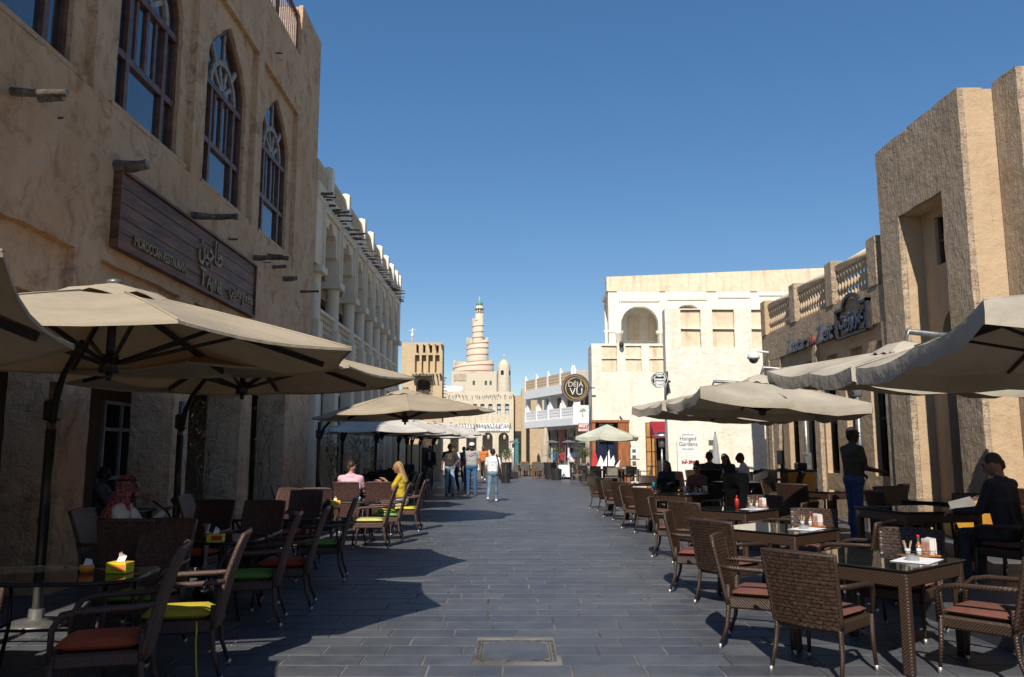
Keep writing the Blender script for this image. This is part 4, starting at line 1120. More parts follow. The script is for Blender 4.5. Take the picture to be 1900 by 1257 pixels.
for yc in lows:
    mb = MB()
    for q in (-.31, 0, .31): mb.bb(RX + .2, RX + .27, yc + q - .03, yc + q + .03, 1.1, 3.0)
    for z in (1.1, 2.2, 2.94): mb.bb(RX + .195, RX + .275, yc - .34, yc + .34, z, z + .06)
    w_ = mb.build('window', mat('brown_frame', (.10, .055, .035), .55, .2, 8), rb)
    mb = MB()
    for q in (-.24, -.16, -.08, .08, .16, .24): mb.cyl((RX + .17, yc + q, 1.1), (RX + .17, yc + q, 3.0), .011, .011, 5)
    mb.build('bar', METAL_DK, w_)
    mb = MB(); mb.bb(RX + .28, RX + .3, yc - .33, yc + .33, 1.1, 3.0); mb.build('pane', GLASS, w_)
for yc in (14.95, 18.55, 21.95):
    mb = MB(); mb.slab([(yc - .17, -.2), (yc + .17, -.2), (yc + .13, 4.05), (yc - .13, 4.05)], [], lambda a, b_: (RX - .03, a, b_), (.2, 0, 0), 0, .01, .3); mb.build('buttress', ADOBE_ROUGH, rb)
# roof balustrade
posts = [15.35, 17.5, 19.85, 22.2]
for i, yp in enumerate(posts):
    mb = MB(); mb.bb(RX - .02, RX + .34, yp - .2, yp + .2, 4.782, 5.78, ch=.02); mb.build('parapet_post', ADOBE_ROUGH if i != 3 else ADOBE_TAN, rb)
bal_prof = [(.035, 0), (.06, .06), (.03, .14), (.025, .2), (.062, .3), (.025, .4), (.03, .46), (.062, .56), (.035, .62), (.05, .68)]
def baluster_mesh(h):
    mb = MB(); mb.lathe([(r_, z * h / .68) for r_, z in bal_prof], (0, 0, 0), 8); return mb.data('baluster', LATTICE)
BAL = baluster_mesh(.72)
for a, b_ in zip(posts[:-1], posts[1:]):
    mb = MB(); mb.tube([(RX + .14, a + .2, 5.6), (RX + .14, b_ - .2, 5.6)], .085, 10); r_ = mb.build('rail', WHITEWASH, rb)
    mb = MB(); mb.bb(RX + .06, RX + .24, a + .2, b_ - .2, 4.782, 4.84); mb.build('kerb', ADOBE_TAN, rb)
    n = int((b_ - a - .5) / .15)
    for k in range(n):
        link('baluster', BAL, rb, (RX + .14, a + .28 + (b_ - a - .56) * k / (n - 1), 4.83))
for k in range(1, 26):     # return balustrade along the far end of the roof
    link('baluster', BAL, rb, (RX + .3 + k * .16, 22.22, 4.83))
mb = MB(); mb.tube([(RX + .3, 22.22, 5.6), (RX + 4.6, 22.22, 5.6)], .085, 10); mb.bb(RX + .34, RX + 4.6, 22.1, 22.34, 4.72, 4.84); mb.build('rail', WHITEWASH, rb)
# tower: raked face with deep niche, stepped towards the near side
TZ = 7.3
mb = MB(); mb.slab([(TW0, -.3), (TW1 + .03, -.3), (TW1, TZ), (TW0, TZ)], [[(12.62, -.2), (14.1, -.2), (14.08, 5.82), (12.62, 5.82)]], lambda a, b_: (RX - .06 + .0 * b_, a, b_), (.1, 0, 0), 0, .014, .25); mb.build('tower_face', ADOBE_ROUGH, rb)
mb = MB(); mb.slab([(TW0 + .004, -.3), (TW1, -.3), (TW1 - .03, TZ - .004), (TW0 + .004, TZ - .004)], [[(12.63, -.2), (14.09, -.2), (14.07, 5.81), (12.63, 5.81)]], lambda a, b_: (RX + .041, a, b_), (.3, 0, 0), 0, .008, .3); mb.build('tower_mass', ADOBE_TAN, rb)
mb = MB(); mb.slab([(TW0 + .01, -.3), (TW1 - .04, -.3), (TW1 - .04, TZ - .02), (TW0 + .01, TZ - .02)], [opening(12.7, 13.62, -.2, 4.0, .45), [(12.86, 4.8), (13.62, 4.8), (13.62, 5.66), (12.86, 5.66)]], lambda a, b_: (RX + .343, a, b_), (.3, 0, 0)); mb.build('niche_back', ADOBE_TAN, rb)
mb = MB(); mb.bb(RX + .56, RX + .6, 12.6, 13.7, 0, 3.98); mb.build('door', mat('niche_door', (.035, .02, .014), .5, .2), rb)
mb = MB(); mb.bb(RX + .40, RX + .45, 12.86, 13.62, 5.2, 5.25); mb.bb(RX + .402, RX + .448, 12.86, 12.91, 4.8, 5.66); mb.bb(RX + .402, RX + .448, 13.57, 13.62, 4.8, 5.66); w_ = mb.build('window', MATS['brown_frame'], rb)
mb = MB(); mb.bb(RX + .46, RX + .48, 12.87, 13.61, 4.81, 5.65); mb.build('pane', GLASS, w_)
mb = MB(); mb.bb(RX + .645, 14, TW0 + .2, TW1 - .1, -.3, TZ - .05); mb.build('tower_core', ADOBE_TAN, rb)
# nearer stepped mass
mb = MB(); mb.slab([(11.35, -.3), (TW0 - .003, -.3), (TW0 - .003, TZ + .06), (11.35, TZ + .06)], [], lambda a, b_: (RX + .5, a, b_), (.1, 0, 0), 0, .012, .25); mb.build('step_face', ADOBE_ROUGH, rb)
mb = MB(); mb.bb(RX + .601, 14, 11.352, TW0 + .008, -.3, TZ + .056); mb.bb(RX + 1.0, 14, 6.5, 11.35, -.3, TZ + .05); mb.build('step_mass', ADOBE_TAN, rb)
mb = MB(); mb.bb(RX - .04, RX + .62, 12.0, 12.35, -.2, 2.2); mb.build('pier_foot', ADOBE_TAN, rb) if False else None
# letters
SIGN_DK = mat('letter_dark', (.035, .028, .03), .45, .3, 8); SIGN_BL = mat('letter_blue', (.035, .045, .075), .4, .2, 8); SIGN_RED = mat('letter_rust', (.16, .05, .035), .5, .2, 8)
ls = thing('letter_sign', 'dark blue and rust raised letters with framed Arabic script on plaster wall', 'sign')
def on_wall(y_, z): return frame((RX - .03, y_, z), (0, -1, 0), (0, 0, 1))
for (t, y_, mt, sz) in (('Zaatar', 19.55, SIGN_BL, .47), ('w', 18.62, SIGN_RED, .47), ('Zeit', 17.75, SIGN_BL, .52)):
    lettering(t, sz, .05, on_wall(y_, 4.04), mt, ls, bold=.008)
mb = MB()
ya, yb = 17.1, 15.5
for (a, b_, c, d) in ((ya, ya - .09, 3.96, 4.56), (yb, yb + .09, 3.96, 4.62), (ya, yb, 3.96, 4.0), (ya, 16.75, 4.54, 4.6), (15.95, yb, 4.54, 4.6)): mb.bb(RX - .09, RX - .002, min(a, b_), max(a, b_), c, d)
arc = [(16.35 + .42 * math.cos(R(t)), 4.56 + .26 * math.sin(R(t))) for t in range(0, 181, 20)]
for p, q in zip(arc[:-1], arc[1:]): mb.bar((RX - .045, p[0], p[1]), (RX - .045, q[0], q[1]), .085, .05, up=(1, 0, 0))
mb.build('script_frame', SIGN_DK, ls)
lettering(arabic('\u0632\u0639\u062a\u0631 \u0648\u0632\u064a\u062a'), .52, .04, on_wall(16.3, 4.18), SIGN_BL, ls, bold=.01, sx=.62)
cc = thing('dome_camera', 'white dome security camera on a bracket at the plaster building corner', 'security camera', on_y(1398, 664, 21.9))
mb = MB(); mb.lathe([(.02, .14), (.14, .12), (.17, .02), (.16, -.04)], (0, 0, 0), 16); mb.build('housing', WHITE, cc)
mb = MB(); mb.ell((0, 0, -.05), (.13, .13, .12), 14, 8); mb.build('dome', GLASS, cc)
mb = MB(); mb.tube([(0, 0, .12), (.1, 0, .19), (.55, 0, .12)], .035, 8); mb.build('bracket', WHITE, cc)

# ------------------------------------------------------------------ octagonal cantilever parasols of the mud-plastered restaurant
CANVAS_L = cloth('sand_canvas', (.40, .325, .225)); CANVAS_W = cloth('white_canvas', (.60, .56, .50)); CANVAS_R = cloth('pale_canvas', (.46, .405, .32))
POLE_DK = mat('anthracite_pole', (.035, .034, .033), .4, .2, 10, metal=.2)
def octagon_umbrella(label, group, R_=1.95, edge=2.38, rise=.5, rot=0.0, pole=(-1.3, 1.45), n=8, base=True, tilt=(0, 0), fabric=None):
    """origin under the hub on the ground; pole stands beside it"""
    fabric = fabric or CANVAS_L
    t = thing('cantilever_umbrella', label, 'umbrella', group=group)
    def P(k, s_, dz=0.0):
        a = rot + 2 * math.pi * k / n; x = R_ * s_ * math.cos(a); y_ = R_ * s_ * math.sin(a)
        return Vector((x, y_, edge + rise * (1 - s_ ** 1.12) + dz + tilt[0] * x + tilt[1] * y_))
    mb = MB(); S = [.13, .35, .55, .75, .9, 1.0]
    for k in range(n):
        rows = []
        for s_ in S:
            r_ = []
            for j in range(7):
                w = j / 6; q = P(k, s_) * (1 - w) + P(k + 1, s_) * w
                sag = -.055 * s_ * math.sin(math.pi * w) * (1 if s_ < .99 else .6)
                inn = 1 - .035 * s_ * math.sin(math.pi * w)
                r_.append(Vector((q.x * inn, q.y * inn, q.z + sag)))
            rows.append(r_)
        mb.grid(rows)
        mb.grid([[p + Vector((0, 0, .0)) for p in rows[-1]], [p + Vector((0, 0, -.02)) for p in rows[-1]]])
    cn = mb.build('canopy', fabric, t)
    mb = MB()
    rows = []
    for s_, dz in ((.0, .06), (.08, .055), (.17, .04), (.21, .02)):
        r_ = []
        for j in range(32):
            a = rot + 2 * math.pi * j / 32; w = (.02 * math.sin(a * 8 + 1) if s_ > .16 else 0)
            r_.append(Vector((R_ * s_ * math.cos(a), R_ * s_ * math.sin(a), edge + rise * (1 - s_) + dz + w)))
        rows.append(r_)
    mb.grid(rows, 0, True, True); mb.ell((0, 0, edge + rise + .06), (.07, .07, .03), 10, 6, 1); mb.build('vent_cap', [fabric, METAL_GREY], cn)
    for k in range(n):
        sm_ = MB(); sm_.tube([P(k, q_, .004) for q_ in (.2, .45, .7, .9, 1.0)], .008, 5); sm_.build('seam', fabric, cn)
    hz = edge - .12
    mb = MB(); mb.cyl((0, 0, hz), (0, 0, edge + rise), .035, .03, 10); mb.cyl((0, 0, hz - .04), (0, 0, hz + .1), .075, .065, 12); mb.cyl((0, 0, hz - .1), (0, 0, hz - .04), .02, .03, 8); mb.build('hub', POLE_DK, t)
    for k in range(n):
        mb = MB(); mb.bar(P(k, .06, -.04), P(k, .9, -.035), .03, .045); rbs = mb.build('rib', POLE_DK, t)
        mb = MB(); mb.bar((.05 * math.cos(rot + 2 * math.pi * k / n), .05 * math.sin(rot + 2 * math.pi * k / n), hz + .03), P(k, .5, -.06), .022, .03); mb.build('strut', POLE_DK, rbs)
    px_, py_ = pole
    mb = MB()
    if base: mb.lathe([(.26, 0), (.26, .03), (.2, .055), (.07, .075), (.065, .16)], (px_, py_, 0), 20)
    mb.cyl((px_, py_, .02), (px_, py_, 2.25), .042, .042, 12); mb.build('pole', mat('silver_pole', (.28, .27, .26), .35, .1, 20, metal=.7) if base else POLE_DK, t)
    mb = MB(); d_ = Vector((-px_, -py_, 0)); q = d_.normalized()
    mb.cyl((px_ + .0, py_, .55), (px_, py_, 1.8), .046, .046, 12) if base else None
    mb.tube([Vector((px_, py_, 1.86)) + q * .04, Vector((px_, py_, 1.98)) + q * .08, Vector((px_, py_, 2.12)) + q * .14, Vector((px_, py_, 2.3)) + q * .34, Vector((px_, py_, edge + rise * .36)) + q * (d_.length * .5)], [.03, .036, .034, .028, .024], 8)
    mb.box((px_, py_, 1.98), (.13, .13, .2), None, 0, .02); mb.build('arm', POLE_DK, t)
    if base:
        mb = MB(); mb.cyl(Vector((px_, py_, .95)) - q * .05, Vector((px_, py_, .95)) - q * .1, .05, .05, 10); mb.bar(Vector((px_, py_, .95)) - q * .1, Vector((px_, py_, .85)) - q * .1 + Vector((.08, 0, 0)), .015, .02); mb.build('crank', METAL_GREY, t)
    return t
GL = 'sand parasols of the mud-plastered restaurant'
o = octagon_umbrella('sand parasol whose canopy edge is cut off beside the first table', GL, 1.62, 2.29, .42, R(40), (-1.0, -1.6), tilt=(0, -.16)); place(o, (-3.46, 2.96, 0))
o = octagon_umbrella('large sand parasol over the table with tissue box and orange cup', GL, 1.97, 2.36, .5, R(-8), (-1.22, 1.4)); place(o, (-3.15, 6.2, 0))
o = octagon_umbrella('sand parasol over the man in the red checked headcloth', GL, 1.97, 2.40, .48, R(4), (-1.3, 1.5), tilt=(.02, 0)); place(o, (-3.1, 9.15, 0))
o = octagon_umbrella('sand parasol past the adobe corner, lit from above', GL, 2.0, 2.38, .52, R(10), (-2.1, .9), base=False, tilt=(.05, 0)); place(o, (-2.35, 17.6, 0))
o = octagon_umbrella('unseen sand parasol added behind the viewpoint for shade, first of two', GL, 1.9, 2.35, .5, R(12), (-1.2, 1.4)); place(o, (-3.3, -.55, 0))  # this and the next are out of view, added to darken the seating
o = octagon_umbrella('unseen sand parasol added behind the viewpoint for shade, second of two', GL, 1.9, 2.35, .5, R(5), (-1.2, 1.4)); place(o, (-3.3, -4.6, 0))
GL2 = 'row of parasols along the white gallery building'
for i, (x_, y_, r_, rz, e) in enumerate(((-3.55, 21.9, 1.75, .1, 2.1), (-3.35, 25.4, 1.75, .3, 2.12), (-3.25, 28.8, 1.7, .2, 2.15), (-3.05, 31.8, 1.7, .0, 2.12), (-3.4, 35.0, 1.7, .4, 2.3), (-2.9, 38.0, 1.7, .25, 2.35), (-3.6, 41.2, 1.6, .1, 2.5))):
    lab = 'pale parasol, %s in the row along the white gallery counted from the adobe corner' % ('first', 'second', 'third', 'fourth', 'fifth', 'sixth', 'seventh')[i]
    o = octagon_umbrella(lab, GL2, r_, e, .48, rz, (-1.2 + .15 * (i % 3), .6), base=False, fabric=CANVAS_W); place(o, (x_, y_, 0))

# ------------------------------------------------------------------ square side-pole parasols of the plaster restaurant
def square_umbrella(label, corners, rise, group, pole, valance=.17, seed=0):
    """corners: near street, far street, far wall, near wall (world points); the pole stands at the wall side"""
    rr = random.Random(seed)
    c4 = [Vector(p) for p in corners]; cen = sum(c4, Vector()) / 4; org = Vector((cen.x, cen.y, 0))
    t = thing('side_pole_umbrella', label, 'umbrella', org, 0, group)
    C4 = [p - org for p in c4]; top = sum(C4, Vector()) / 4 + Vector((0, 0, rise))
    mb = MB(); N = 10
    for k in range(4):
        a, b_ = C4[k], C4[(k + 1) % 4]; rows = []
        for s_ in (.16, .35, .55, .75, .9, 1.0):
            r_ = []
            for j in range(N + 1):
                w = j / N; q = top * (1 - s_) + (a * (1 - w) + b_ * w) * s_
                ww = (w * 2) % 1.0; sag = -.05 * s_ * math.sin(math.pi * ww) - .05 * s_ * math.sin(math.pi * w)
                mid = (a + b_) / 2 - top; inn = Vector((mid.x, mid.y, 0)).normalized() * (-.06 * s_ * math.sin(math.pi * w))
                r_.append(q + Vector((0, 0, sag + rr.uniform(-.006, .006))) + inn)
            rows.append(r_)
        mb.grid(rows)
        ed = rows[-1]; out = ((a + b_) / 2 - top); out = Vector((out.x, out.y, 0)).normalized()
        low = [p + Vector((0, 0, -valance * rr.uniform(.9, 1.08))) + out * rr.uniform(-.025, .02) for p in ed]
        mid_ = [p + Vector((0, 0, -valance * .45)) + out * rr.uniform(-.005, .015) for p in ed]
        mb.grid([ed, mid_, low])
    cn = mb.build('canopy', CANVAS_R, t)
    for k in range(4):
        sm_ = MB(); sm_.tube([top + (C4[k] - top) * q_ + Vector((0, 0, .002)) for q_ in (.2, .5, .8, 1.0)], .009, 5); sm_.build('seam', CANVAS_R, cn)
        md = (C4[k] + C4[(k + 1) % 4]) / 2; out_ = Vector(((md - top).x, (md - top).y, 0)).normalized()
        sm_ = MB(); sm_.tube([top + (md - top) * q_ + Vector((0, 0, -.048 * q_)) - out_ * .06 * q_ for q_ in (.2, .5, .8, .99)], .007, 5); sm_.build('seam', CANVAS_R, cn)
    mb = MB(); rows = []
    for s_, dz in ((.0, .1), (.12, .09), (.2, .03), (.24, 0.0)):
        r_ = []
        for k in range(4):
            for j in range(8):
                w = j / 8; q = (C4[k] * (1 - w) + C4[(k + 1) % 4] * w); p = top + (q - top) * s_ + Vector((0, 0, dz + (.022 * math.sin(w * math.pi * 6) if s_ > .18 else 0)))
                r_.append(p)
        rows.append(r_)
    mb.grid(rows, 0, True, True); mb.build('vent_cap', CANVAS_R, cn)
    ends_ = []
    for k in range(4): ends_ += [C4[k], (C4[k] + C4[(k + 1) % 4]) / 2]
    hub = Vector((top.x, top.y, top.z - rise - .18))
    for e_ in ends_:
        mb = MB(); mb.bar(top + Vector((0, 0, -.06)), top + (e_ - top) * .95 + Vector((0, 0, -.075)), .025, .04); rbs = mb.build('rib', POLE_DK, t)
        mb = MB(); mb.bar(hub, top + (e_ - top) * .48 + Vector((0, 0, -.08)), .02, .028); mb.build('strut', POLE_DK, rbs)
    mb = MB(); mb.cyl(hub - Vector((0, 0, .08)), top, .032, .03, 10); mb.cyl(hub - Vector((0, 0, .06)), hub + Vector((0, 0, .06)), .07, .07, 12); mb.build('hub', POLE_DK, t)
    P0 = Vector((pole[0], pole[1], 0)) - org
    mb = MB(); mb.cyl(P0, P0 + Vector((0, 0, 2.95)), .06, .055, 14); mb.box(P0 + Vector((0, 0, .04)), (.55, .55, .08), None, 0, .02); mb.box(P0 + Vector((0, 0, 1.3)), (.16, .16, .5), None, 0, .02); mb.build('pole', METAL_GREY, t)
    q = Vector((top.x - P0.x, top.y - P0.y, 0))
    mb = MB(); mb.tube([P0 + Vector((0, 0, 2.6)), P0 + q * .12 + Vector((0, 0, 2.86)), P0 + q * .5 + Vector((0, 0, 3.06)), P0 + q * .97 + Vector((0, 0, top.z + .22)), top + Vector((0, 0, .05))], [.05, .045, .04, .038, .03], 10); mb.box(P0 + Vector((0, 0, 2.72)), (.15, .15, .26), None, 0, .02); mb.build('arm', METAL_GREY, t)
    return t
GR = 'pale parasols of the plaster restaurant'
square_umbrella('pale square parasol reaching out from the tower niche', [(3.22, 5.35, 2.62), (3.62, 8.35, 2.46), (6.5, 7.95, 2.42), (6.1, 4.95, 2.6)], .42, GR, (6.95, 6.9), seed=1)
square_umbrella('pale square parasol with raised far edge below the raised letters', [(3.78, 8.85, 2.52), (3.7, 11.5, 2.74), (6.4, 11.6, 2.6), (6.5, 9.0, 2.42)], .34, GR, (6.75, 10.4), seed=2)
square_umbrella('pale square parasol over the standing waiter', [(3.12, 13.2, 2.64), (3.1, 16.05, 2.55), (6.15, 16.3, 2.38), (6.2, 13.75, 2.4)], .42, GR, (6.45, 14.9), seed=3)
square_umbrella('pale square parasol over the women at the glass table', [(3.08, 16.4, 2.58), (2.85, 18.95, 2.62), (5.9, 19.2, 2.42), (6.0, 16.6, 2.42)], .4, GR, (6.45, 17.6), seed=4)
square_umbrella('unseen pale square parasol added behind the viewpoint beside the kerb for shade', [(3.5, 1.5, 2.55), (3.6, 4.5, 2.5), (6.6, 4.4, 2.42), (6.5, 1.4, 2.45)], .42, GR, (6.95, 3.2), seed=5)  # last two are out of view, added to darken the terrace
square_umbrella('unseen pale square parasol added farthest behind the viewpoint to shade the terrace', [(3.5, -2.4, 2.55), (3.6, .9, 2.5), (6.6, .8, 2.42), (6.5, -2.5, 2.45)], .42, GR, (6.95, -.8), seed=6)
# ------------------------------------------------------------------ raised terrace along the plaster building
TZ0 = .17; TX = 4.0
mb = MB(); mb.bb(TX + .3, 14, 2.0, 22.9, -.2, TZ0 - .004); terr = mb.build('terrace', mat('terrace_slab', (.10, .105, .115), .6, .2, 1.2, .3, 25), kind='structure')
yk = 2.0
while yk < 22.8:
    L = .9; mb = MB(); mb.bb(TX, TX + .296, yk + .003, yk + L - .003, -.1, TZ0, ch=.008); mb.build('kerb_stone', SLATE, terr); yk += L

# ------------------------------------------------------------------ woven chairs
def weave(mb, S, rows, cols, amp, m=0, fill=.92):
    """S(a, b) -> (point, normal), a across and b up, both 0..1: flat strands passing over and under"""
    for r_ in range(rows):
        t = (r_ + .5) / rows; h = fill / rows / 2
        A = []; B = []; C_ = []
        for c in range(2 * cols + 1):
            a = c / (2 * cols); o = amp * math.cos(math.pi * (c + r_ * 1.0))
            for lst, bb_, k in ((A, t - h, .35), (B, t, 1.0), (C_, t + h, .35)):
                p, n_ = S(a, bb_); lst.append(p + n_ * (o + amp * .6 * k))
        mb.grid([A, B, C_], m)
def chair(name, label, group, cfg):
    t = thing(name, label, 'chair', group=group)
    wm, cm = cfg['wicker'], cfg['cushion']
    hb, w0, w1, zs, lean = cfg['top'], cfg['w0'], cfg['w1'], cfg['seat'], cfg['lean']
    zb = cfg.get('zb', .36); curve = cfg.get('curve', .03)
    def mid(a, b_, off=0.0):
        w = w0 + (w1 - w0) * b_; x = (a - .5) * w
        y_ = -.235 - lean * b_ - cfg.get('flare', 0) * b_ ** 3 + curve * (1 - (2 * a - 1) ** 2) * -1
        return Vector((x, y_, zb + (hb - zb) * b_))
    nb = Vector((0, -1, -lean / (hb - zb))).normalized()
    Sb = lambda a, b_: (mid(a, b_) + nb * .012, nb)
    Sf = lambda a, b_: (mid(a, b_) - nb * .012, -nb)
    mb = MB()
    weave(mb, Sb, cfg['rows'], cfg['cols'], cfg.get('amp', .004)); weave(mb, Sf, cfg['rows'], cfg['cols'], cfg.get('amp', .004))
    mb.grid([[mid(a / 8, b_ / 6) for a in range(9)] for b_ in range(7)], 1)
    edge = [mid(0, b_ / 8) for b_ in range(9)] + [mid(a / 8, 1) + Vector((0, 0, .004 * math.sin(math.pi * a / 8))) for a in range(1, 8)] + [mid(1, 1 - b_ / 8) for b_ in range(9)]
    mb.tube(edge, .019, 6, 2); mb.tube([mid(0, 0), mid(.5, 0), mid(1, 0)], .018, 6, 2)
    mb.build('backrest', [wm, cfg['under'], cfg['edge']], t, recalc=False)
    sw = w0 * .98
    mb = MB(); mb.box((0, .01, zs - .045), (sw, .5, .09), None, 0, .015); mb.build('seat', cfg['edge'], t)
    if cm:
        mb = MB(); N = 8; rows = []
        for sgn in (1, -1):
            rows = []
            for i in range(N + 1):
                r_ = []
                for j in range(N + 1):
                    u_, v_ = i / N * 2 - 1, j / N * 2 - 1
                    e = max(abs(u_), abs(v_)); hgt = .032 * (1 - e ** 5) ** .5 if e < 1 else 0
                    k = 1 - .04 * (u_ * v_) ** 2
                    r_.append(Vector((u_ * sw * .47 * k, .02 + v_ * .235 * k, zs + .032 + sgn * hgt + .006 * math.cos(u_ * 1.4) * math.cos(v_ * 1.4) * sgn)))
                rows.append(r_)
            mb.grid(rows, 0)
        mb.build('cushion', cm, t)
    xf = sw / 2 + .005
    for sx in (-1, 1):
        mb = MB(); mb.tube([(sx * (xf - .01), -.235, zs + .1), (sx * (xf - .01), -.235, zs - .1), (sx * xf, -.25, zs * .45), (sx * (xf + .012), -.305, .03)], [.02, .02, .017, .014], 7); lg = mb.build('leg', cfg['edge'], t)
        mb = MB(); mb.cyl((sx * (xf + .0119), -.304, .045), (sx * (xf + .014), -.312, 0), .0155, .0155, 8); mb.build('foot_cap', STEEL, lg)
        mb = MB(); mb.tube([(sx * xf, .245, zs), (sx * xf, .255, zs * .5), (sx * (xf + .008), .27, .03)], [.02, .017, .014], 7); lg = mb.build('leg', cfg['edge'], t)
        mb = MB(); mb.cyl((sx * (xf + .0079), .268, .045), (sx * (xf + .01), .273, 0), .0155, .0155, 8); mb.build('foot_cap', STEEL, lg)
        za = cfg['arm']; ya = mid(0, (za - zb) / (hb - zb)).y
        mb = MB(); mb.tube([(sx * (xf + .005), ya, za + .015), (sx * (xf + .03), ya + .12, za + .008), (sx * (xf + .04), .1, za), (sx * (xf + .035), .2, za - .02), (sx * (xf + .02), .25, za - cfg['drop']), (sx * (xf + .005), .255, zs - .04)], [.019, .02, .021, .02, .019, .018], 7); mb.build('armrest', cfg['edge'], t)
    return t
W_BROWN = mat('brown_wicker', (.058, .032, .019), .36, .35, 40, objvar=.22, spec=.6)
W_BROWN_U = mat('brown_wicker_gap', (.02, .012, .008), .8)
W_BROWN_E = wicker('brown_wicker_binding', (.06, .034, .021))
W_MAUVE = mat('mauve_wicker', (.105, .056, .045), .4, .3, 40, objvar=.18, spec=.5)
W_MAUVE_E = mat('mauve_wicker_binding', (.085, .045, .036), .42, .25, 70, .4, 120)
W_BLACK = mat('black_wicker', (.022, .019, .018), .45, .3, 60, objvar=.15)
W_BLACK_E = mat('black_wicker_binding', (.018, .016, .015), .45, .3, 60)
RUST = mat('rust_cushion', (.17, .062, .042), .9, .08, 8, .3, 200, objvar=.1)
CUSH = {'orange': mat('orange_cushion', (.52, .10, .035), .9, .06, 8, .3, 200), 'yellow': mat('yellow_cushion', (.62, .50, .04), .9, .06, 8, .3, 200), 'green': mat('green_cushion', (.16, .34, .05), .9, .06, 8, .3, 200), 'red': mat('red_cushion', (.48, .06, .02), .9, .06, 8, .3, 200), 'cream': mat('cream_yellow_cushion', (.62, .58, .18), .9, .1, 3, .3, 200), 'dark': mat('dark_cushion', (.03, .022, .02), .9)}
cfgR = dict(wicker=W_BROWN, under=W_BROWN_U, edge=W_BROWN_E, cushion=RUST, top=.87, w0=.50, w1=.55, seat=.41, lean=.11, rows=18, cols=9, arm=.64, drop=.06, amp=.0055)
cfgL = dict(wicker=W_MAUVE, under=W_BROWN_U, edge=W_MAUVE_E, cushion=CUSH['orange'], top=1.0, w0=.46, w1=.46, seat=.42, lean=.13, flare=.05, curve=.02, rows=44, cols=14, arm=.67, drop=.1)
cfgB = dict(wicker=W_BLACK, under=W_BROWN_U, edge=W_BLACK_E, cushion=None, top=.98, w0=.46, w1=.46, seat=.43, lean=.12, flare=.04, curve=.02, rows=20, cols=8, arm=.67, drop=.1)
cR = chair('wicker_armchair', 'brown', 'brown wicker armchairs', cfgR)
cL = {k: None for k in CUSH}
first = None
for k in ('orange', 'yellow', 'green', 'red', 'cream', 'dark'):
    if first is None: first = chair('high_back_chair', k, 'high-backed wicker chairs with bright cushions', cfgL); cL[k] = first
    else:
        c_ = copy_tree(first)
        for ch in c_.children:
            if ch.name.startswith('cushion'):
                me = ch.data.copy(); me.materials[0] = CUSH[k]; ch.data = me
        cL[k] = c_
cB = chair('black_wicker_chair', 'black', 'black wicker chairs', cfgB)

def face(dx, dy): return math.atan2(-dx, dy)
# tables of the plaster restaurant
TBL_GLASS = mat('table_glass', (.018, .02, .018), .02, .2, 3, spec=.8)
def wicker_table(label, group):
    t = thing('wicker_table', label, 'table', group=group); s_ = .5
    mb = MB(); mb.box((0, 0, .735), (1.0, 1.0, .012), None, 0, .003); mb.build('glass_top', TBL_GLASS, t)
    mb = MB(); mb.box((0, 0, .723), (.97, .97, .01), None, 0)
    for sx in (-1, 1):
        mb.box((sx * .462, 0, .665), (.045, .86, .105), None, 0, .008); mb.box((0, sx * .462, .665), (.86, .045, .105), None, 0, .008)
    mb.build('apron', W_BROWN_E, t)
    for sx in (-1, 1):
        for sy in (-1, 1):
            mb = MB(); mb.box((sx * .45, sy * .45, .359), (.075, .075, .718), None, 0, .012); mb.build('leg', W_BROWN_E, t)
    return t
tR = wicker_table('t', 'glass-topped wicker tables')
GT = 'glass-topped wicker tables'
rowT = [((2.92, 6.62), 39), ((2.98, 9.15), 41), ((3.3, 12.15), 44), ((3.42, 16.35), 40), ((3.35, 19.2), 40), ((3.3, 22.0), 38)]
ordn = ['first', 'second', 'third', 'fourth', 'fifth', 'sixth']
angs = [(219, 162, -47, 52), (216, 158, -42, 50), (220, 160, -40, 48), (218, 150, -40, 55), (218, 150, -45, 60), (218, 150, -45, 60)]
CH_LAB = ['with its back to the access cover', 'on the open-paving side', 'on the terrace-kerb side', 'turned towards the access cover']
for i, ((x_, y_), th) in enumerate(rowT):
    spawn(tR, (x_, y_, 0), R(th), 'square glass-topped wicker table, %s of the street row counted from the access cover' % ordn[i], GT)
    for j, a in enumerate(angs[i]):
        d_ = (.80, .88, .82, .86)[j]
        cx, cy = x_ + d_ * math.cos(R(a)), y_ + d_ * math.sin(R(a))
        spawn(cR, (cx, cy, 0), face(x_ - cx, y_ - cy) + rnd.uniform(-.12, .12), 'brown wicker armchair at the %s street-row table, %s' % (ordn[i], CH_LAB[j]), 'brown wicker armchairs')
rowI = [((6.15, 11.3), 35), ((5.6, 14.2), 20), ((5.4, 21.7), 20)]
angI = [(190, 110, 20), (215, 140, -40), (200, 100, -60)]
for i, ((x_, y_), th) in enumerate(rowI):
    spawn(tR, (x_, y_, TZ0), R(th), 'square glass-topped wicker table, %s on the raised terrace counted from the seated man' % ordn[i], GT)
    for j, a in enumerate(angI[i]):
        cx, cy = x_ + .84 * math.cos(R(a)), y_ + .84 * math.sin(R(a))
        if cx < TX + .35: cx = TX + .36
        spawn(cR, (cx, cy, TZ0), face(x_ - cx, y_ - cy) + rnd.uniform(-.15, .15), 'brown wicker armchair at the %s raised-terrace table, %s' % (ordn[i], ('kerb side', 'wall side', 'near the tower')[j]), 'brown wicker armchairs')
spawn(tR, (4.85, 9.75, TZ0), R(10), 'glass-topped wicker table in front of the seated man in dark jacket', GT)
spawn(cR, (5.3, 8.65, TZ0), face(-.45, .85), 'brown wicker armchair under the seated man in dark jacket', 'brown wicker armchairs')
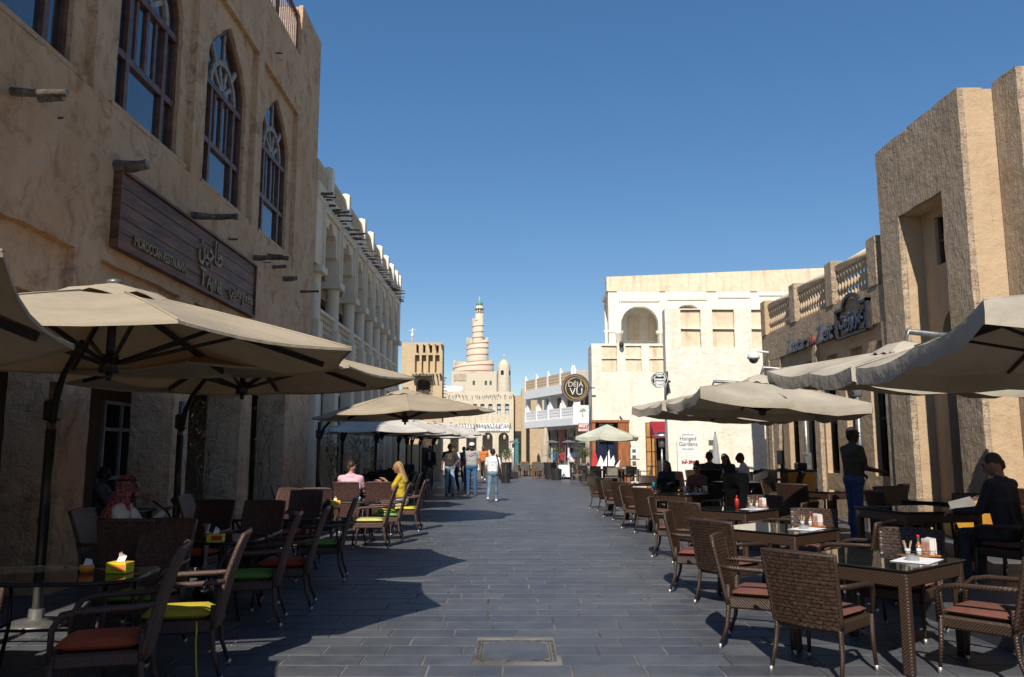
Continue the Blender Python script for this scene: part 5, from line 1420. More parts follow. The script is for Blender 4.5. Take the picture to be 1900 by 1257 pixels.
spawn(cR, (5.75, 10.05, TZ0), face(-.5, -.8), 'brown wicker armchair holding yellow bag and papers', 'brown wicker armchairs')

# tables and chairs of the mud-plastered restaurant
def oval_table(label, group, L=1.25, W=.8):
    t = thing('glass_table', label, 'table', group=group)
    P = []
    for k in range(28):
        a = 2 * math.pi * k / 28; c_, s_ = math.cos(a), math.sin(a)
        P.append((L / 2 * math.copysign(abs(c_) ** .45, c_), W / 2 * math.copysign(abs(s_) ** .45, s_)))
    mb = MB(); mb.slab(P, [], lambda a, b_: (a, b_, .735), (0, 0, -.012)); mb.build('glass_top', TBL_GLASS, t)
    mb = MB(); mb.tube([(p[0], p[1], .722) for p in P + P[:1]], .016, 6); mb.build('rim', METAL_DK, t)
    for sx in (-1, 1):
        for sy in (-1, 1):
            mb = MB(); mb.tube([(sx * L * .36, sy * W * .34, .72), (sx * L * .34, sy * W * .3, .35), (sx * L * .42, sy * W * .42, .0)], .014, 6); mb.build('leg', METAL_DK, t)
    mb = MB()
    for sx in (-1, 1): mb.tube([(sx * L * .34, -W * .3, .35), (sx * L * .34, W * .3, .35)], .011, 6)
    mb.tube([(-L * .34, 0, .35), (L * .34, 0, .35)], .011, 6); mb.build('stretcher', METAL_DK, t)
    return t
tL = oval_table('t', 'rounded glass tables')
TL = [((-3.22, 5.82), 4, 'rounded glass table holding the tissue box and orange cup'), ((-3.12, 8.2), 0, 'rounded glass table of the man in the red checked headcloth'), ((-3.15, 10.75), 3, 'rounded glass table beside the third adobe pillar'), ((-2.98, 14.2), -3, 'rounded glass table with white cup, sunlit'), ((-2.95, 16.55), 0, 'rounded glass table of the woman in yellow and man in pink')]
for (p, th, lab) in TL: spawn(tL, (*p, 0), R(th), lab, 'rounded glass tables')
HB = 'high-backed wicker chairs with bright cushions'
for (k, x_, y_, rz, lab) in (
    ('orange', -2.5, 5.12, 106, 'high-backed wicker chair with orange cushion pulled out from the tissue-box table'),
    ('yellow', -2.38, 5.98, 103, 'high-backed wicker chair with yellow cushion and dangling yellow ties'),
    ('green', -3.0, 6.66, 176, 'high-backed wicker chair with green cushion facing the tissue-box table'),
    ('dark', -4.12, 6.0, -92, 'high-backed wicker chair between tissue-box table and adobe wall'),
    ('green', -2.45, 7.72, 100, 'high-backed wicker chair with green cushion at the headcloth man table'),
    ('red', -2.36, 8.5, 99, 'high-backed wicker chair with red cushion at the headcloth man table'),
    ('dark', -3.35, 7.42, 4, 'high-backed wicker chair with its back to the tissue-box table'),
    ('dark', -2.92, 9.15, 178, 'high-backed dark-seated chair facing the headcloth man table'),
    ('dark', -3.95, 8.25, -90, 'high-backed chair under the man in red checked headcloth'),
    ('orange', -3.6, 9.3, 170, 'high-backed chair with orange cushion beside second adobe pillar'),
    ('green', -2.4, 10.3, 97, 'high-backed wicker chair with green cushion, alone on its table side'),
    ('orange', -3.05, 11.65, 180, 'high-backed wicker chair with orange cushion facing third pillar table'),
    ('dark', -3.95, 10.8, -90, 'high-backed chair between third pillar table and adobe arcade'),
    ('green', -3.12, 13.25, 2, 'sunlit high-backed wicker chair seen from behind at white-cup table'),
    ('cream', -2.36, 13.62, 94, 'high-backed wicker chair with cream and yellow cushion in sun'),
    ('green', -2.28, 14.72, 95, 'high-backed wicker chair with green flowered cushion in sun'),
    ('yellow', -2.14, 16.35, 88, 'high-backed wicker chair of the woman in yellow'),
    ('dark', -3.12, 15.6, 0, 'high-backed wicker chair of the man in pink shirt'),
    ('dark', -2.55, 15.72, 3, 'high-backed wicker chair beside the man in pink shirt'),
    ('red', -3.75, 14.2, -90, 'high-backed wicker chair on the wall side of white-cup table'),
    ('dark', -3.7, 12.4, 150, 'high-backed wicker chair turned aside by fourth pillar')):
    spawn(cL[k], (x_, y_, 0), R(rz), lab, HB)
# two flower-print pads and dangling ties
fl_ = thing('flower_pad', 'green and yellow flower-print pad lying on a wicker seat', 'cushion', (-2.28, 14.72, .497))
mb = MB(); mb.ell((0, 0, 0.02), (.17, .15, .035), 14, 6); mb.build('pad', mat('lime_pad', (.3, .55, .04), .85), fl_)
mb = MB()
for k in range(7): mb.ell((.07 * math.cos(k * .9), .07 * math.sin(k * .9), .05), (.045, .045, .012), 8, 4, 0)
mb.ell((0, 0, .055), (.035, .035, .014), 8, 4, 1); mb.build('printed_flower', [mat('flower_orange', (.75, .35, .02), .8), mat('flower_heart', (.2, .04, .01), .8)], fl_)
tie = thing('cushion_tie', 'dangling yellow cushion tie under the yellow-cushioned chair', 'cushion tie', (-2.36, 5.98, 0))
mb = MB(); mb.tube([(.18, -.26, .43), (.2, -.3, .38), (.19, -.28, .3), (.21, -.3, .14), (.24, -.34, .03)], .006, 5); mb.tube([(-.16, -.24, .43), (-.18, -.27, .36), (-.12, -.27, .34), (-.1, -.25, .43)], .006, 5); mb.build('cord', CUSH['yellow'], tie)

# dark terrace chairs and tables along the gallery building
def simple_table(name, label, group, s_, h, mt, ml, cat='table'):
    t = thing(name, label, cat, group=group)
    mb = MB(); mb.box((0, 0, h - .02), (s_, s_, .04), None, 0, .006); mb.build('table_top', mt, t)
    for sx in (-1, 1):
        for sy in (-1, 1):
            mb = MB(); mb.box((sx * s_ * .42, sy * s_ * .42, h / 2 - .02), (.055, .055, h - .04), None, 0, .006); mb.build('leg', ml, t)
    return t
tB = simple_table('dark_table', 't', 'dark tables', .85, .75, W_BLACK_E, W_BLACK_E)
ty = 0
for i, (x_, y_) in enumerate(((-3.75, 19.8), (-3.6, 22.0), (-4.0, 24.3), (-3.85, 26.7), (-4.15, 29.1), (-4.2, 31.6), (-4.4, 34.0))):
    nth = ('first', 'second', 'third', 'fourth', 'fifth', 'sixth', 'seventh')[i]
    spawn(tB, (x_, y_, 0), R(5), 'square dark table, %s along the white gallery from the adobe corner' % nth, 'dark tables along the white gallery')
    for (dx, dy, sd_n) in ((.72, 0, 'open-street side'), (-.6, .05, 'wall side'), (0, .72, 'minaret side'), (.05, -.74, 'adobe side')):
        spawn(cB, (max(x_ + dx, -4.75), y_ + dy, 0), face(-dx, -dy) + rnd.uniform(-.25, .25), 'black wicker chair on the %s of the %s dark gallery table' % (sd_n, nth), 'black wicker chairs')
# dark high tables between the street row and the terrace wall
for i, (x_, y_) in enumerate(((4.75, 16.7), (4.9, 19.6))):
    spawn(tB, (x_, y_, TZ0), R(15), ('square dark table before the orange podium on the terrace', 'square dark table of the plaid-shirted man')[i], 'dark tables on the raised terrace', 1.05)
    for (dx, dy, sn) in ((-.28, -.74, 'tower'), (.82, -.05, 'wall'), (.55, .75, 'cream building')): spawn(cB, (x_ + dx, y_ + dy, TZ0), face(-dx, -dy) + rnd.uniform(-.2, .2), 'black wicker chair on the %s side of the %s table' % (sn, ('dark podium', 'plaid-shirted man\'s dark')[i]), 'black wicker chairs')

# canvas-and-teak chairs in front of the kiosk, grey ones farther on
def sling_chair(name, label, group, fabric, legm, h=.88):
    t = thing(name, label, 'chair', group=group)
    for sx in (-1, 1):
        mb = MB(); mb.bar((sx * .24, -.22, .44), (sx * .24, -.33, h), .04, .03); mb.bar((sx * .24, -.22, .44), (sx * .24, -.26, 0), .04, .035); mb.build('leg', legm, t)
        mb = MB(); mb.bar((sx * .24, .23, 0), (sx * .24, .23, .64), .04, .035); mb.build('leg', legm, t)
        mb = MB(); mb.bar((sx * .24, .26, .65), (sx * .24, -.29, .65), .05, .025); mb.build('armrest', legm, t)
    for (yy_, z_, q_) in ((.22, .42, .05), (-.22, .42, .05), (-.325, h - .02, .04)): mb = MB(); mb.bar((-.24, yy_, z_), (.24, yy_, z_), .03, q_); mb.build('rail', legm, t)
    mb = MB(); mb.box((0, 0, .445), (.46, .46, .02), None, 0, .004); mb.build('seat', fabric, t)
    mb = MB(); mb.box((0, -.285, .68), (.44, .015, .34), Matrix.Rotation(R(14), 3, 'X'), 0, .004); mb.build('backrest', fabric, t)
    return t
TEAK = mat('teak', (.20, .10, .05), .6, .2, 12, .1, 60); KHAKI = mat('khaki_sling', (.26, .235, .19), .8, .08); GREYS = mat('grey_sling', (.13, .13, .13), .8, .1); DTEAK = mat('dark_teak', (.075, .05, .04), .6, .2, 12)
sk = sling_chair('sling_chair', 'c', 'khaki sling chairs', KHAKI, DTEAK); sg2 = sling_chair('sling_chair', 'c', 'grey sling chairs', GREYS, TEAK)
tk1 = simple_table('teak_table', 't', 'small teak tables', .8, .74, TEAK, DTEAK); tk2 = simple_table('grey_table', 't', 'grey tables', .95, .76, mat('grey_top', (.22, .21, .2), .6), GREYS)
for i, (u, v) in enumerate(((1080, 900), (1112, 904), (1148, 902))):
    p = on_z(u, v, 0); spawn(tk1, (p.x + .55, p.y + .5, 0), R(8), ('small teak table standing out in the open paving before the kiosk', 'small teak table under the cream centre-pole parasol', 'small teak table standing towards the timber screen')[i], 'small teak tables')
    for (dx, dy, sn) in ((0, -.75, 'street'), (.75, .05, 'terrace'), (-.75, 0, 'minaret'), (.05, .75, 'kiosk')):
        spawn(sk, (p.x + .55 + dx, p.y + .5 + dy, 0), face(-dx, -dy) + rnd.uniform(-.2, .2), 'khaki sling chair on the %s side of the %s teak table' % (sn, ('open-paving', 'parasol-shaded', 'screen-side')[i]), 'khaki sling chairs before the kiosk')
for i, (u, v) in enumerate(((961, 884), (985, 884), (1005, 884), (1042, 884))):
    p = on_z(u, v, 0); spawn(tk2, (p.x, p.y + .4, 0), 0, ('grey table touching the planter by the shoulder bag', 'middle grey table between the black planters', 'grey table at the closed beige parasol', 'grey table beyond the second black planter')[i], 'grey tables by the black planters')
    for (dx, dy, sn) in ((-.25, -.72, 'with its back to the open paving'), (.3, .72, 'facing the open paving'), (.75, 0, 'at the table end')):
        spawn(sg2, (p.x + dx, p.y + .4 + dy, 0), face(-dx, -dy) + rnd.uniform(-.1, .1), 'grey sling chair %s, at the %s grey table' % (sn, ('shoulder-bag', 'middle', 'beige-parasol', 'beyond-planter')[i]), 'grey sling chairs')
for i in range(9):
    x_, y_ = 1.6 + (i % 3) * 1.3 + rnd.uniform(-.2, .2), 46.5 + (i // 3) * 2.4
    spawn(sg2, (x_, y_, 0), rnd.uniform(0, 6.2), 'small chair in the shop terrace below the white balconies', 'chairs of the balcony building terrace')

# ------------------------------------------------------------------ things on the tables
def local(tp, th, dx, dy, z): c_, s_ = math.cos(R(th)), math.sin(R(th)); return (tp[0] + c_ * dx - s_ * dy, tp[1] + s_ * dx + c_ * dy, z)
TRAYW = mat('tray_wood', (.30, .13, .05), .5, .2, 20); CLEAR = mat('clear_glass', (.55, .56, .55), .08, .1, 9, spec=.8); SALT = mat('salt', (.8, .8, .78), .6); PAPER = mat('placemat_paper', (.78, .79, .82), .7, .03); NAPK = mat('napkin_white', (.80, .77, .72), .9, .05); SAUCE = mat('red_sauce', (.42, .03, .02), .3); ORS = mat('orange_sauce', (.5, .16, .03), .3); CAPR = mat('red_cap', (.55, .02, .03), .4); CAPG = mat('green_cap_plastic', (.02, .12, .06), .4)
def set_table(i, tp, th, z0=.741, ketchup=False):
    w = 'on the %s street-row table' % ordn[i]
    p = local(tp, th, .1, -.3, z0 + .001); pm = thing('paper_placemat', 'white paper placemat ' + w, 'placemat', p, R(th + 8), 'paper placemats')
    mb = MB(); mb.slab([(-.2, -.14), (.2, -.14), (.2, .14), (-.2, .14)], [], lambda a, b_: (a, b_, .0015 + .004 * abs(a * b_) * 20), (0, 0, -.0012)); mb.build('sheet', PAPER, pm)
    p = local(tp, th, .07, -.28, z0 + .004); ash = thing('ashtray', 'round steel ashtray ' + w, 'ashtray', p, 0, 'steel ashtrays')
    mb = MB(); mb.lathe([(.045, 0), (.05, .004), (.048, .034), (.056, .038), (.04, .036), (.036, .008)], (0, 0, 0), 18); mb.build('bowl', STEEL, ash)
    tr = local(tp, th, .36, -.2, z0); rz = R(th - 30)
    ty_ = thing('condiment_tray', 'small wooden condiment tray with wire rail ' + w, 'tray', tr, rz, 'condiment trays')
    mb = MB(); mb.box((0, 0, .009), (.3, .14, .016), None, 0, .003); mb.build('base', TRAYW, ty_)
    mb = MB(); cs = [(-.14, -.062), (.14, -.062), (.14, .062), (-.14, .062), (-.14, -.062)]; mb.tube([(a, b_, .05) for a, b_ in cs], .0022, 4)
    for a, b_ in cs[:4]: mb.cyl((a, b_, .016), (a, b_, .05), .0022, .0022, 4)
    mb.build('wire_rail', METAL_DK, ty_)
    def at(dx, dy, dz=.018): c_, s_ = math.cos(rz), math.sin(rz); return (tr[0] + c_ * dx - s_ * dy, tr[1] + s_ * dx + c_ * dy, tr[2] + dz)
    o = thing('salt_shaker', 'glass salt shaker in the tray ' + w, 'shaker', at(-.02, -.03), 0, 'salt shakers'); mb = MB(); mb.lathe([(.019, 0), (.02, .045), (.014, .055)], (0, 0, 0), 10); mb.build('jar', SALT, o); mb = MB(); mb.lathe([(.015, .0552), (.015, .072), (.008, .078)], (0, 0, 0), 10); mb.build('cap', STEEL, o)
    o = thing('toothpick_cup', 'glass cup of toothpicks in the tray ' + w, 'cup', at(-.1, .0), 0, 'toothpick cups'); mb = MB(); mb.lathe([(.018, 0), (.024, .05), (.022, .05), (.016, .004)], (0, 0, 0), 10); mb.build('cup', CLEAR, o)
    mb = MB(); rq = random.Random(i)
    for k in range(16): a = rq.uniform(0, 6.28); mb.bar((.008 * math.cos(a), .008 * math.sin(a), .006), (.034 * math.cos(a), .034 * math.sin(a), .105 + rq.uniform(-.01, .01)), .003, .003)
    mb.build('toothpicks', mat('toothpick_wood', (.5, .36, .2), .8), o)
    o = thing('sauce_bottle', 'slim hot-sauce bottle with red cap in the tray ' + w, 'bottle', at(.02, .028), 0, 'hot-sauce bottles'); mb = MB(); mb.lathe([(.02, 0), (.021, .07), (.009, .09), (.008, .105)], (0, 0, 0), 12); mb.build('bottle', ORS, o); mb = MB(); mb.lathe([(.0105, .1052), (.0105, .125)], (0, 0, 0), 10); mb.lathe([(.012, .1252), (.012, .15), (.01, .152)], (0, 0, 0), 10, 1); mb.build('cap', [CAPG, CAPR], o)
    o = thing('napkin_holder', 'upright napkin holder stuffed with white napkins ' + w, 'napkin holder', at(.095, 0), rz, 'napkin holders'); mb = MB()
    for sx in (-1, 1): mb.box((sx * .032, 0, .05), (.003, .1, .1), None, 0)
    mb.box((0, 0, .003), (.067, .1, .006)); mb.build('plates', mat('holder_red', (.42, .1, .06), .4, .5, 25, c2=(.7, .65, .55)), o)
    mb = MB(); rq = random.Random(i + 9)
    for k in range(7): mb.box((-.024 + k * .008, rq.uniform(-.012, .012), .068 + rq.uniform(-.006, .008)), (.006, .11, .112), Matrix.Rotation(rq.uniform(-.06, .06), 3, 'X'), 0, .002)
    mb.build('napkins', NAPK, o)
    if ketchup:
        o = thing('ketchup_bottle', 'red ketchup squeeze bottle ' + w, 'bottle', local(tp, th, .16, .02, z0), 0, 'ketchup bottles'); mb = MB(); mb.lathe([(.032, 0), (.034, .1), (.03, .13), (.012, .15)], (0, 0, 0), 12); mb.build('bottle', SAUCE, o); mb = MB(); mb.lathe([(.014, .1502), (.012, .175), (.004, .19)], (0, 0, 0), 10); mb.build('cap', CAPR, o)
for i in range(4): set_table(i, rowT[i][0], rowT[i][1], ketchup=(i == 2))
for (tp, th, i) in ((rowT[4][0], 40, 0), (rowT[4][0], 40, 1), (rowT[3][0], 40, 2)):
    o = thing('drinking_glass', ('blue drink in a tumbler at the fifth street-row table', 'clear tumbler before the long-haired woman in black', 'clear tumbler before the woman with hair bun')[i], 'glass', local(tp, th, -.1 + .17 * i, .1 * i - .1, .742), 0, 'drinking glasses'); mb = MB(); mb.lathe([(.028, 0), (.035, .12), (.033, .12), (.026, .006)], (0, 0, 0), 14); mb.build('tumbler', CLEAR if i else mat('blue_drink', (.03, .2, .3), .1), o)
TISSUE = mat('tissue', (.85, .85, .84), .9, .03)
def tissue_box(label, p, rz, cols):
    o = thing('tissue_box', label, 'tissue box', p, rz, 'tissue boxes')
    mb = MB(); mb.box((0, 0, .038), (.15, .11, .076), None, 0, .004); mb.build('carton', cols[0], o)
    mb = MB(); mb.box((.02, -.0562, .04), (.1, .001, .045), None); mb.box((.02, 0, .0772), (.09, .08, .001), None); mb.build('printed_panel', cols[1], o)
    mb = MB(); mb.slab([(-.035, 0), (.035, 0), (.04, .05), (.01, .08), (.02, .1), (-.012, .085), (-.03, .04)], [], lambda a, b_: (a * .7, .3 * a + .02 * math.sin(b_ * 40), .0775 + b_ * .7), (0, .004, 0)); mb.build('tissue', TISSUE, o)
LIME = mat('lime_card', (.32, .55, .02), .5, .3, 9, c2=(.75, .45, .02)); ORC = mat('orange_card', (.72, .14, .02), .5, .3, 14, c2=(.7, .4, .05))
tissue_box('lime and orange tissue box on the table with the orange cup', on_z(222, 1063, .737), R(-6), (LIME, ORC))
tissue_box('lime and red tissue box on the headcloth man table', on_z(400, 1006, .737), R(8), (LIME, CAPR))
tissue_box('orange tissue box on the sunlit white-cup table', on_z(622, 938, .737), R(20), (LIME, ORC))
tissue_box('pink tissue box by the second adobe pillar', on_z(242, 975, .737), R(0), (mat('pink_card', (.35, .04, .08), .5), CAPR)) if False else None
o = thing('paper_cup', 'small orange cup stuffed with white paper beside the tissue box', 'cup', on_z(160, 1063, .737)); mb = MB(); mb.lathe([(.038, 0), (.048, .03), (.046, .055), (.04, .055), (.036, .01)], (0, 0, 0), 16); mb.build('cup', ORC, o)
mb = MB(); mb.slab([(-.035, 0), (.035, 0), (.03, .05), (-.01, .06)], [], lambda a, b_: (a, .01 - .2 * b_, .04 + b_), (0, .012, 0)); mb.slab([(-.03, 0), (.03, .01), (.04, .045), (0, .055)], [], lambda a, b_: (a * .8, -.01 + .3 * b_, .04 + b_), (0, .012, 0)); mb.build('paper', TISSUE, o)
o = thing('coffee_cup', 'white coffee cup on the sunlit rounded table', 'cup', on_z(664, 931, .737)); mb = MB(); mb.lathe([(.028, 0), (.042, .05), (.045, .075), (.042, .075), (.026, .008)], (0, 0, 0), 16); mb.build('cup', WHITE, o)
o = thing('paper_cup', 'small cup on the table beside third pillar', 'cup', (-2.85, 10.7, .737)); mb = MB(); mb.lathe([(.03, 0), (.038, .07), (.035, .07), (.026, .008)], (0, 0, 0), 14); mb.build('cup', mat('kraft_cup', (.3, .22, .13), .7), o)
o = thing('yellow_bag', 'yellow and orange shopping bag lying on a terrace armchair', 'bag', (5.75, 10.05, TZ0 + .48), R(-20))
mb = MB(); mb.slab([(-.22, 0), (.24, 0), (.3, .22), (.12, .4), (-.08, .36), (-.28, .2)], [], lambda a, b_: (a, -.03 - .2 * b_, b_ * .85), (.02, .09, .02)); mb.build('bag_body', mat('bag_orange', (.42, .13, .03), .6, .3, 4, c2=(.6, .36, .03)), o)
mb = MB(); mb.slab([(-.3, .22), (-.02, .3), (-.1, .44), (-.34, .36)], [], lambda a, b_: (a, -.12 - .2 * b_, b_ * .9), (0, .004, 0)); mb.build('paper', mat('bag_paper', (.36, .34, .32), .8), o)

# order podium with till
pd = thing('order_podium', 'orange podium with a till screen against the plaster wall', 'podium', (5.95, 17.15, TZ0))
OP = mat('podium_orange', (.62, .27, .03), .5, .08)
mb = MB(); mb.box((.1, 0, .5), (.55, .55, .98), None, 0, .01); mb.build('body', OP, pd); mb = MB(); mb.box((-.3, 0, .52), (.24, .5, .04)); mb.box((-.3, 0, .82), (.24, .5, .04)); mb.box((-.42, 0, .5), (.03, .5, 1.0)); mb.build('shelf', WOOD_RED, pd); mb = MB(); mb.box((0, 0, 1.01), (.85, .6, .04), None, 0, .008); mb.build('top', METAL_DK, pd)
tl = thing('till_screen', 'black till monitor standing on the orange podium', 'monitor', (5.72, 17.15, TZ0 + 1.032)); mb = MB(); mb.box((0, 0, .25), (.05, .36, .3), None, 0, .01); mb.build('screen', METAL_DK, tl); mb = MB(); mb.box((.02, 0, .01), (.18, .2, .02)); mb.bar((.02, 0, .02), (.02, 0, .15), .04, .05); mb.build('stand', METAL_DK, tl)
pr_ = thing('receipt_printer', 'small dark receipt printer on the orange podium', 'printer', (6.12, 17.1, TZ0 + 1.032)); mb = MB(); mb.box((0, 0, .07), (.2, .26, .14), None, 0, .02); mb.build('case', METAL_DK, pr_)
# ------------------------------------------------------------------ people: one continuous skin per figure
PEOPLE = []
PM = {}
def pmat(key, c, rough=.8, var=.06, vs_=6.0):
    return mat('person_' + key, c, rough, var, vs_, .15 if 'skin' in key else 1.6, 60 if 'skin' in key else 9)
SKIN = {'brown': pmat('skin_brown', (.16, .075, .045), .55), 'dark': pmat('skin_dark', (.05, .025, .017), .55), 'tan': pmat('skin_tan', (.34, .18, .115), .55), 'fair': pmat('skin_fair', (.45, .26, .18), .55)}
HAIR = {'black': pmat('hair_black', (.012, .010, .009), .5), 'brown': pmat('hair_brown', (.05, .025, .014), .5), 'blond': pmat('hair_blond', (.36, .22, .09), .5)}
EYE = pmat('eye', (.01, .01, .012), .2)
LIP = pmat('lip', (.22, .08, .06), .5)
def capsule(mb, a, b, ra, rb):
    a, b = Vector(a), Vector(b); d = b - a; L = d.length
    if L < 1e-5: mb.ell(a, (ra,) * 3, 10, 8); return
    z = d / L; k = []
    for i in range(4): t = math.pi / 2 * (1 - i / 4); k.append((a - z * ra * math.sin(t), max(ra * math.cos(t), .0008)))
    for i in range(1, 5): t = math.pi / 2 * i / 4; k.append((b + z * rb * math.sin(t), max(rb * math.cos(t), .0008)))
    k.insert(4, (a + d * .0001, ra)); k.insert(5, (b, rb))
    mb.tube([q[0] for q in k], [q[1] for q in k], 10)
def person(label, loc, rz, H, look, pose, voxel=.012):
    """local front is +Y, feet (or chair floor) at z = 0"""
    s = H / 1.75; prims = []
    def cap(tag_, a, b, ra, rb=None): prims.append((tag_, 'c', Vector(a), Vector(b), ra, ra if rb is None else rb))
    def ell(tag_, c, r_): prims.append((tag_, 'e', Vector(c), Vector(r_), 0, 0))
    lean = pose.get('lean', 0.0); seat = pose.get('seat')
    hipz = .93 if seat is None else (seat + .1) / s
    B = Matrix.Translation((0, 0, hipz)) @ Matrix.Rotation(-lean, 4, 'X')
    def U(x, y_, z): return B @ Vector((x, y_, z - .93))
    g = look.get('girth', 1.0); sh = look.get('shoulder', .185)
    low = look.get('bottom', 'pants')
    # trunk
    cap('top', U(-.085 * g, 0, 1.34), U(.085 * g, 0, 1.34), .118 * g); cap('top', U(-.1 * g, .0, 1.25), U(.1 * g, .0, 1.25), .105 * g)
    for sx in (-1, 1): cap('top', U(sx * .085 * g, .0, 1.33), U(sx * .07 * g, .01, 1.02), .11 * g, .108 * g)
    cap('top', U(0, .02 * g, 1.2), U(0, .03 * g, 1.05), .11 * g, .112 * g)
    cap('top', U(-sh + .03, -.01, 1.425), U(sh - .03, -.01, 1.425), .062); cap('top', U(-.06, -.02, 1.45), U(.06, -.02, 1.45), .06)
    if look.get('bust'): 
        for sx in (-1, 1): ell('top', U(sx * .075, .09, 1.29), (.07, .06, .07))
    cap(low, U(-.075 * g, 0, .955), U(.075 * g, 0, .955), .118 * g)
    # neck and head
    yaw = pose.get('yaw', 0.0); nod = pose.get('nod', 0.0)
    hc = U(0, .02, 1.635); HM = Matrix.Translation(hc) @ Matrix.Rotation(yaw, 4, 'Z') @ Matrix.Rotation(-nod, 4, 'X')
    def Hd(x, y_, z): return HM @ Vector((x, y_, z))
    cap('skin', U(0, -.015, 1.46), Hd(0, -.02, -.07), .052, .05)
    ell('skin', hc, (.076, .092, .112)); cap('skin', Hd(0, .03, -.06), Hd(0, .045, -.085), .05, .035)
    cap('skin', Hd(0, .088, .015), Hd(0, .106, -.022), .010, .014)
    for sx in (-1, 1):
        ell('skin', Hd(sx * .08, -.005, -.01), (.012, .022, .03)); ell('eye', Hd(sx * .032, .085, .018), (.014, .012, .008)); cap('hair', Hd(sx * .018, .091, .038), Hd(sx * .05, .082, .038), .006)
    cap('lip', Hd(-.02, .083, -.06), Hd(.02, .083, -.06), .008)
    hr = look.get('hairdo', 'short')
    if hr != 'bald':
        ell('hair', Hd(0, -.022, .035), (.084, .09, .088)); cap('hair', Hd(0, -.07, -.02), Hd(0, -.075, -.05), .05, .035)
    else: ell('hair', Hd(0, -.03, .03), (.077, .082, .087))
    if hr == 'long':
        for sx in (-1, 0, 1): cap('hair', Hd(sx * .05, -.045 - (.02 if sx == 0 else 0), .02), U(sx * .08, -.11, 1.33), .055, .045)
    if hr == 'bun': ell('hair', Hd(0, -.06, .125), (.05, .05, .045))
    if look.get('beard'): cap('hair', Hd(-.035, .05, -.085), Hd(.035, .05, -.085), .038); cap('hair', Hd(-.062, .02, -.05), Hd(.062, .02, -.05), .022)
    # arms
    for k, sx in ((0, -1), (1, 1)):
        a_, c_, b_ = pose['arms'][k][:3]; tw = pose['arms'][k][3] if len(pose['arms'][k]) > 3 else 0.0
        S_ = U(sx * sh, -.01, 1.415)
        def ad(a, c, t): 
            return B.to_3x3() @ Vector((sx * math.sin(c) * math.cos(t) - sx * math.sin(t) * abs(math.cos(c)) * max(0, math.sin(a)), math.sin(a) * math.cos(c) , -math.cos(a) * math.cos(c)))
        E_ = S_ + ad(a_, c_, 0) * .285; W_ = E_ + ad(a_ + b_, c_ * .4, tw).normalized() * .25
        slv = look.get('sleeve', 'short')
        cap('top', S_, S_ + (E_ - S_) * .3, .066, .06)
        if slv == 'short': cap('top', S_, S_ + (E_ - S_) * .62, .062, .058); cap('skin', S_, E_, .045, .040); cap('skin', E_, W_, .041, .028)
        elif slv == 'none': cap('skin', S_, E_, .046, .038); cap('skin', E_, W_, .038, .026)
        else: cap('top', S_, E_, .058, .05); cap('top', E_, W_, .05, .038)
        f = (W_ - E_).normalized(); side = f.cross(Vector((0, 0, 1)) if abs(f.z) < .9 else Vector((1, 0, 0))).normalized(); pn = f.cross(side)
        if abs(f.z) > .9: side, pn = Vector((0, 1, 0)), Vector((-sx, 0, 0))
        cap('skin', W_, W_ + f * .05, .027, .03)
        for q in (-1, 1): cap('skin', W_ + f * .03 + side * q * .014, W_ + f * .085 + side * q * .022, .017, .014)
        for q, L in ((-1.5, .066), (-.5, .078), (.5, .074), (1.5, .058)):
            p0 = W_ + f * .085 + side * q * .0185; p1 = p0 + (f * .85 + pn * .45) * L * .55; cap('skin', p0, p1, .0092, .0088); cap('skin', p1, p1 + (f * .5 + pn * .85) * L * .5, .0088, .0075)
        th = W_ + f * .03 - side * .026; cap('skin', th, th + (f * .8 - side * .55 + pn * .3) * .05, .0115, .010); cap('skin', th + (f * .8 - side * .55 + pn * .3) * .05, th + (f * 1.0 - side * .5 + pn * .5) * .075, .010, .0085)
    # legs
    for k, sx in ((0, -1), (1, 1)):
        a_, b_, sp = pose['legs'][k]
        Hp = Vector((sx * .088 * g, 0, hipz - .01))
        kd = Vector((sx * math.sin(sp), math.sin(a_) * math.cos(sp), -math.cos(a_) * math.cos(sp)))
        K_ = Hp + kd * .43; sd2 = Vector((sx * math.sin(sp) * .3, math.sin(a_ - b_), -math.cos(a_ - b_))).normalized(); A_ = K_ + sd2 * .40
        cap(low, Hp, K_, .088 * g, .063); cap(low, K_, A_, .063, .05); cap(low, K_ - Vector((0, .012, 0)) * math.cos(a_ - b_), K_ + sd2 * .18 - Vector((0, .02, 0)), .058, .06)
        ft = math.sin(a_ - b_) * .6 if seat is None else 0
        fd = Vector((sx * .12, math.cos(ft), math.sin(ft) * .6)).normalized()
        cap('shoe', A_ + Vector((0, -.02, -.035)), A_ + fd * .15 + Vector((0, 0, -.055)), .046, .036); cap('shoe', A_ + fd * .05 + Vector((0, 0, -.05)), A_ + fd * .2 + Vector((0, 0, -.062)), .038, .03)
    if low == 'robe':
        for sx in (-1, 1): pass
    # drop to the floor when standing
    zmin = min(min((p[2].z - p[4]) if p[1] == 'c' else p[2].z - p[3].z, (p[3].z - p[5]) if p[1] == 'c' else 9) for p in prims)
    dz = -zmin if seat is None else 0.0
    mb = MB()
    for (tg, kind, a, b_, ra, rb_) in prims:
        if kind == 'c': capsule(mb, a, b_, ra, rb_)
        else: mb.ell(a, b_, 12, 9)
    me = mb.data('person_raw', [EYE]); raw = bpy.data.objects.new('person_raw', me); col.objects.link(raw)
    m1 = raw.modifiers.new('r', 'REMESH'); m1.mode = 'VOXEL'; m1.voxel_size = voxel / s * .9
    m2 = raw.modifiers.new('s', 'SMOOTH'); m2.factor = .5; m2.iterations = 2
    root = thing('person', label, 'person', loc, rz, look.get('group'))
    PEOPLE.append((raw, prims, look, s, dz, root))
    root['hm'] = 0
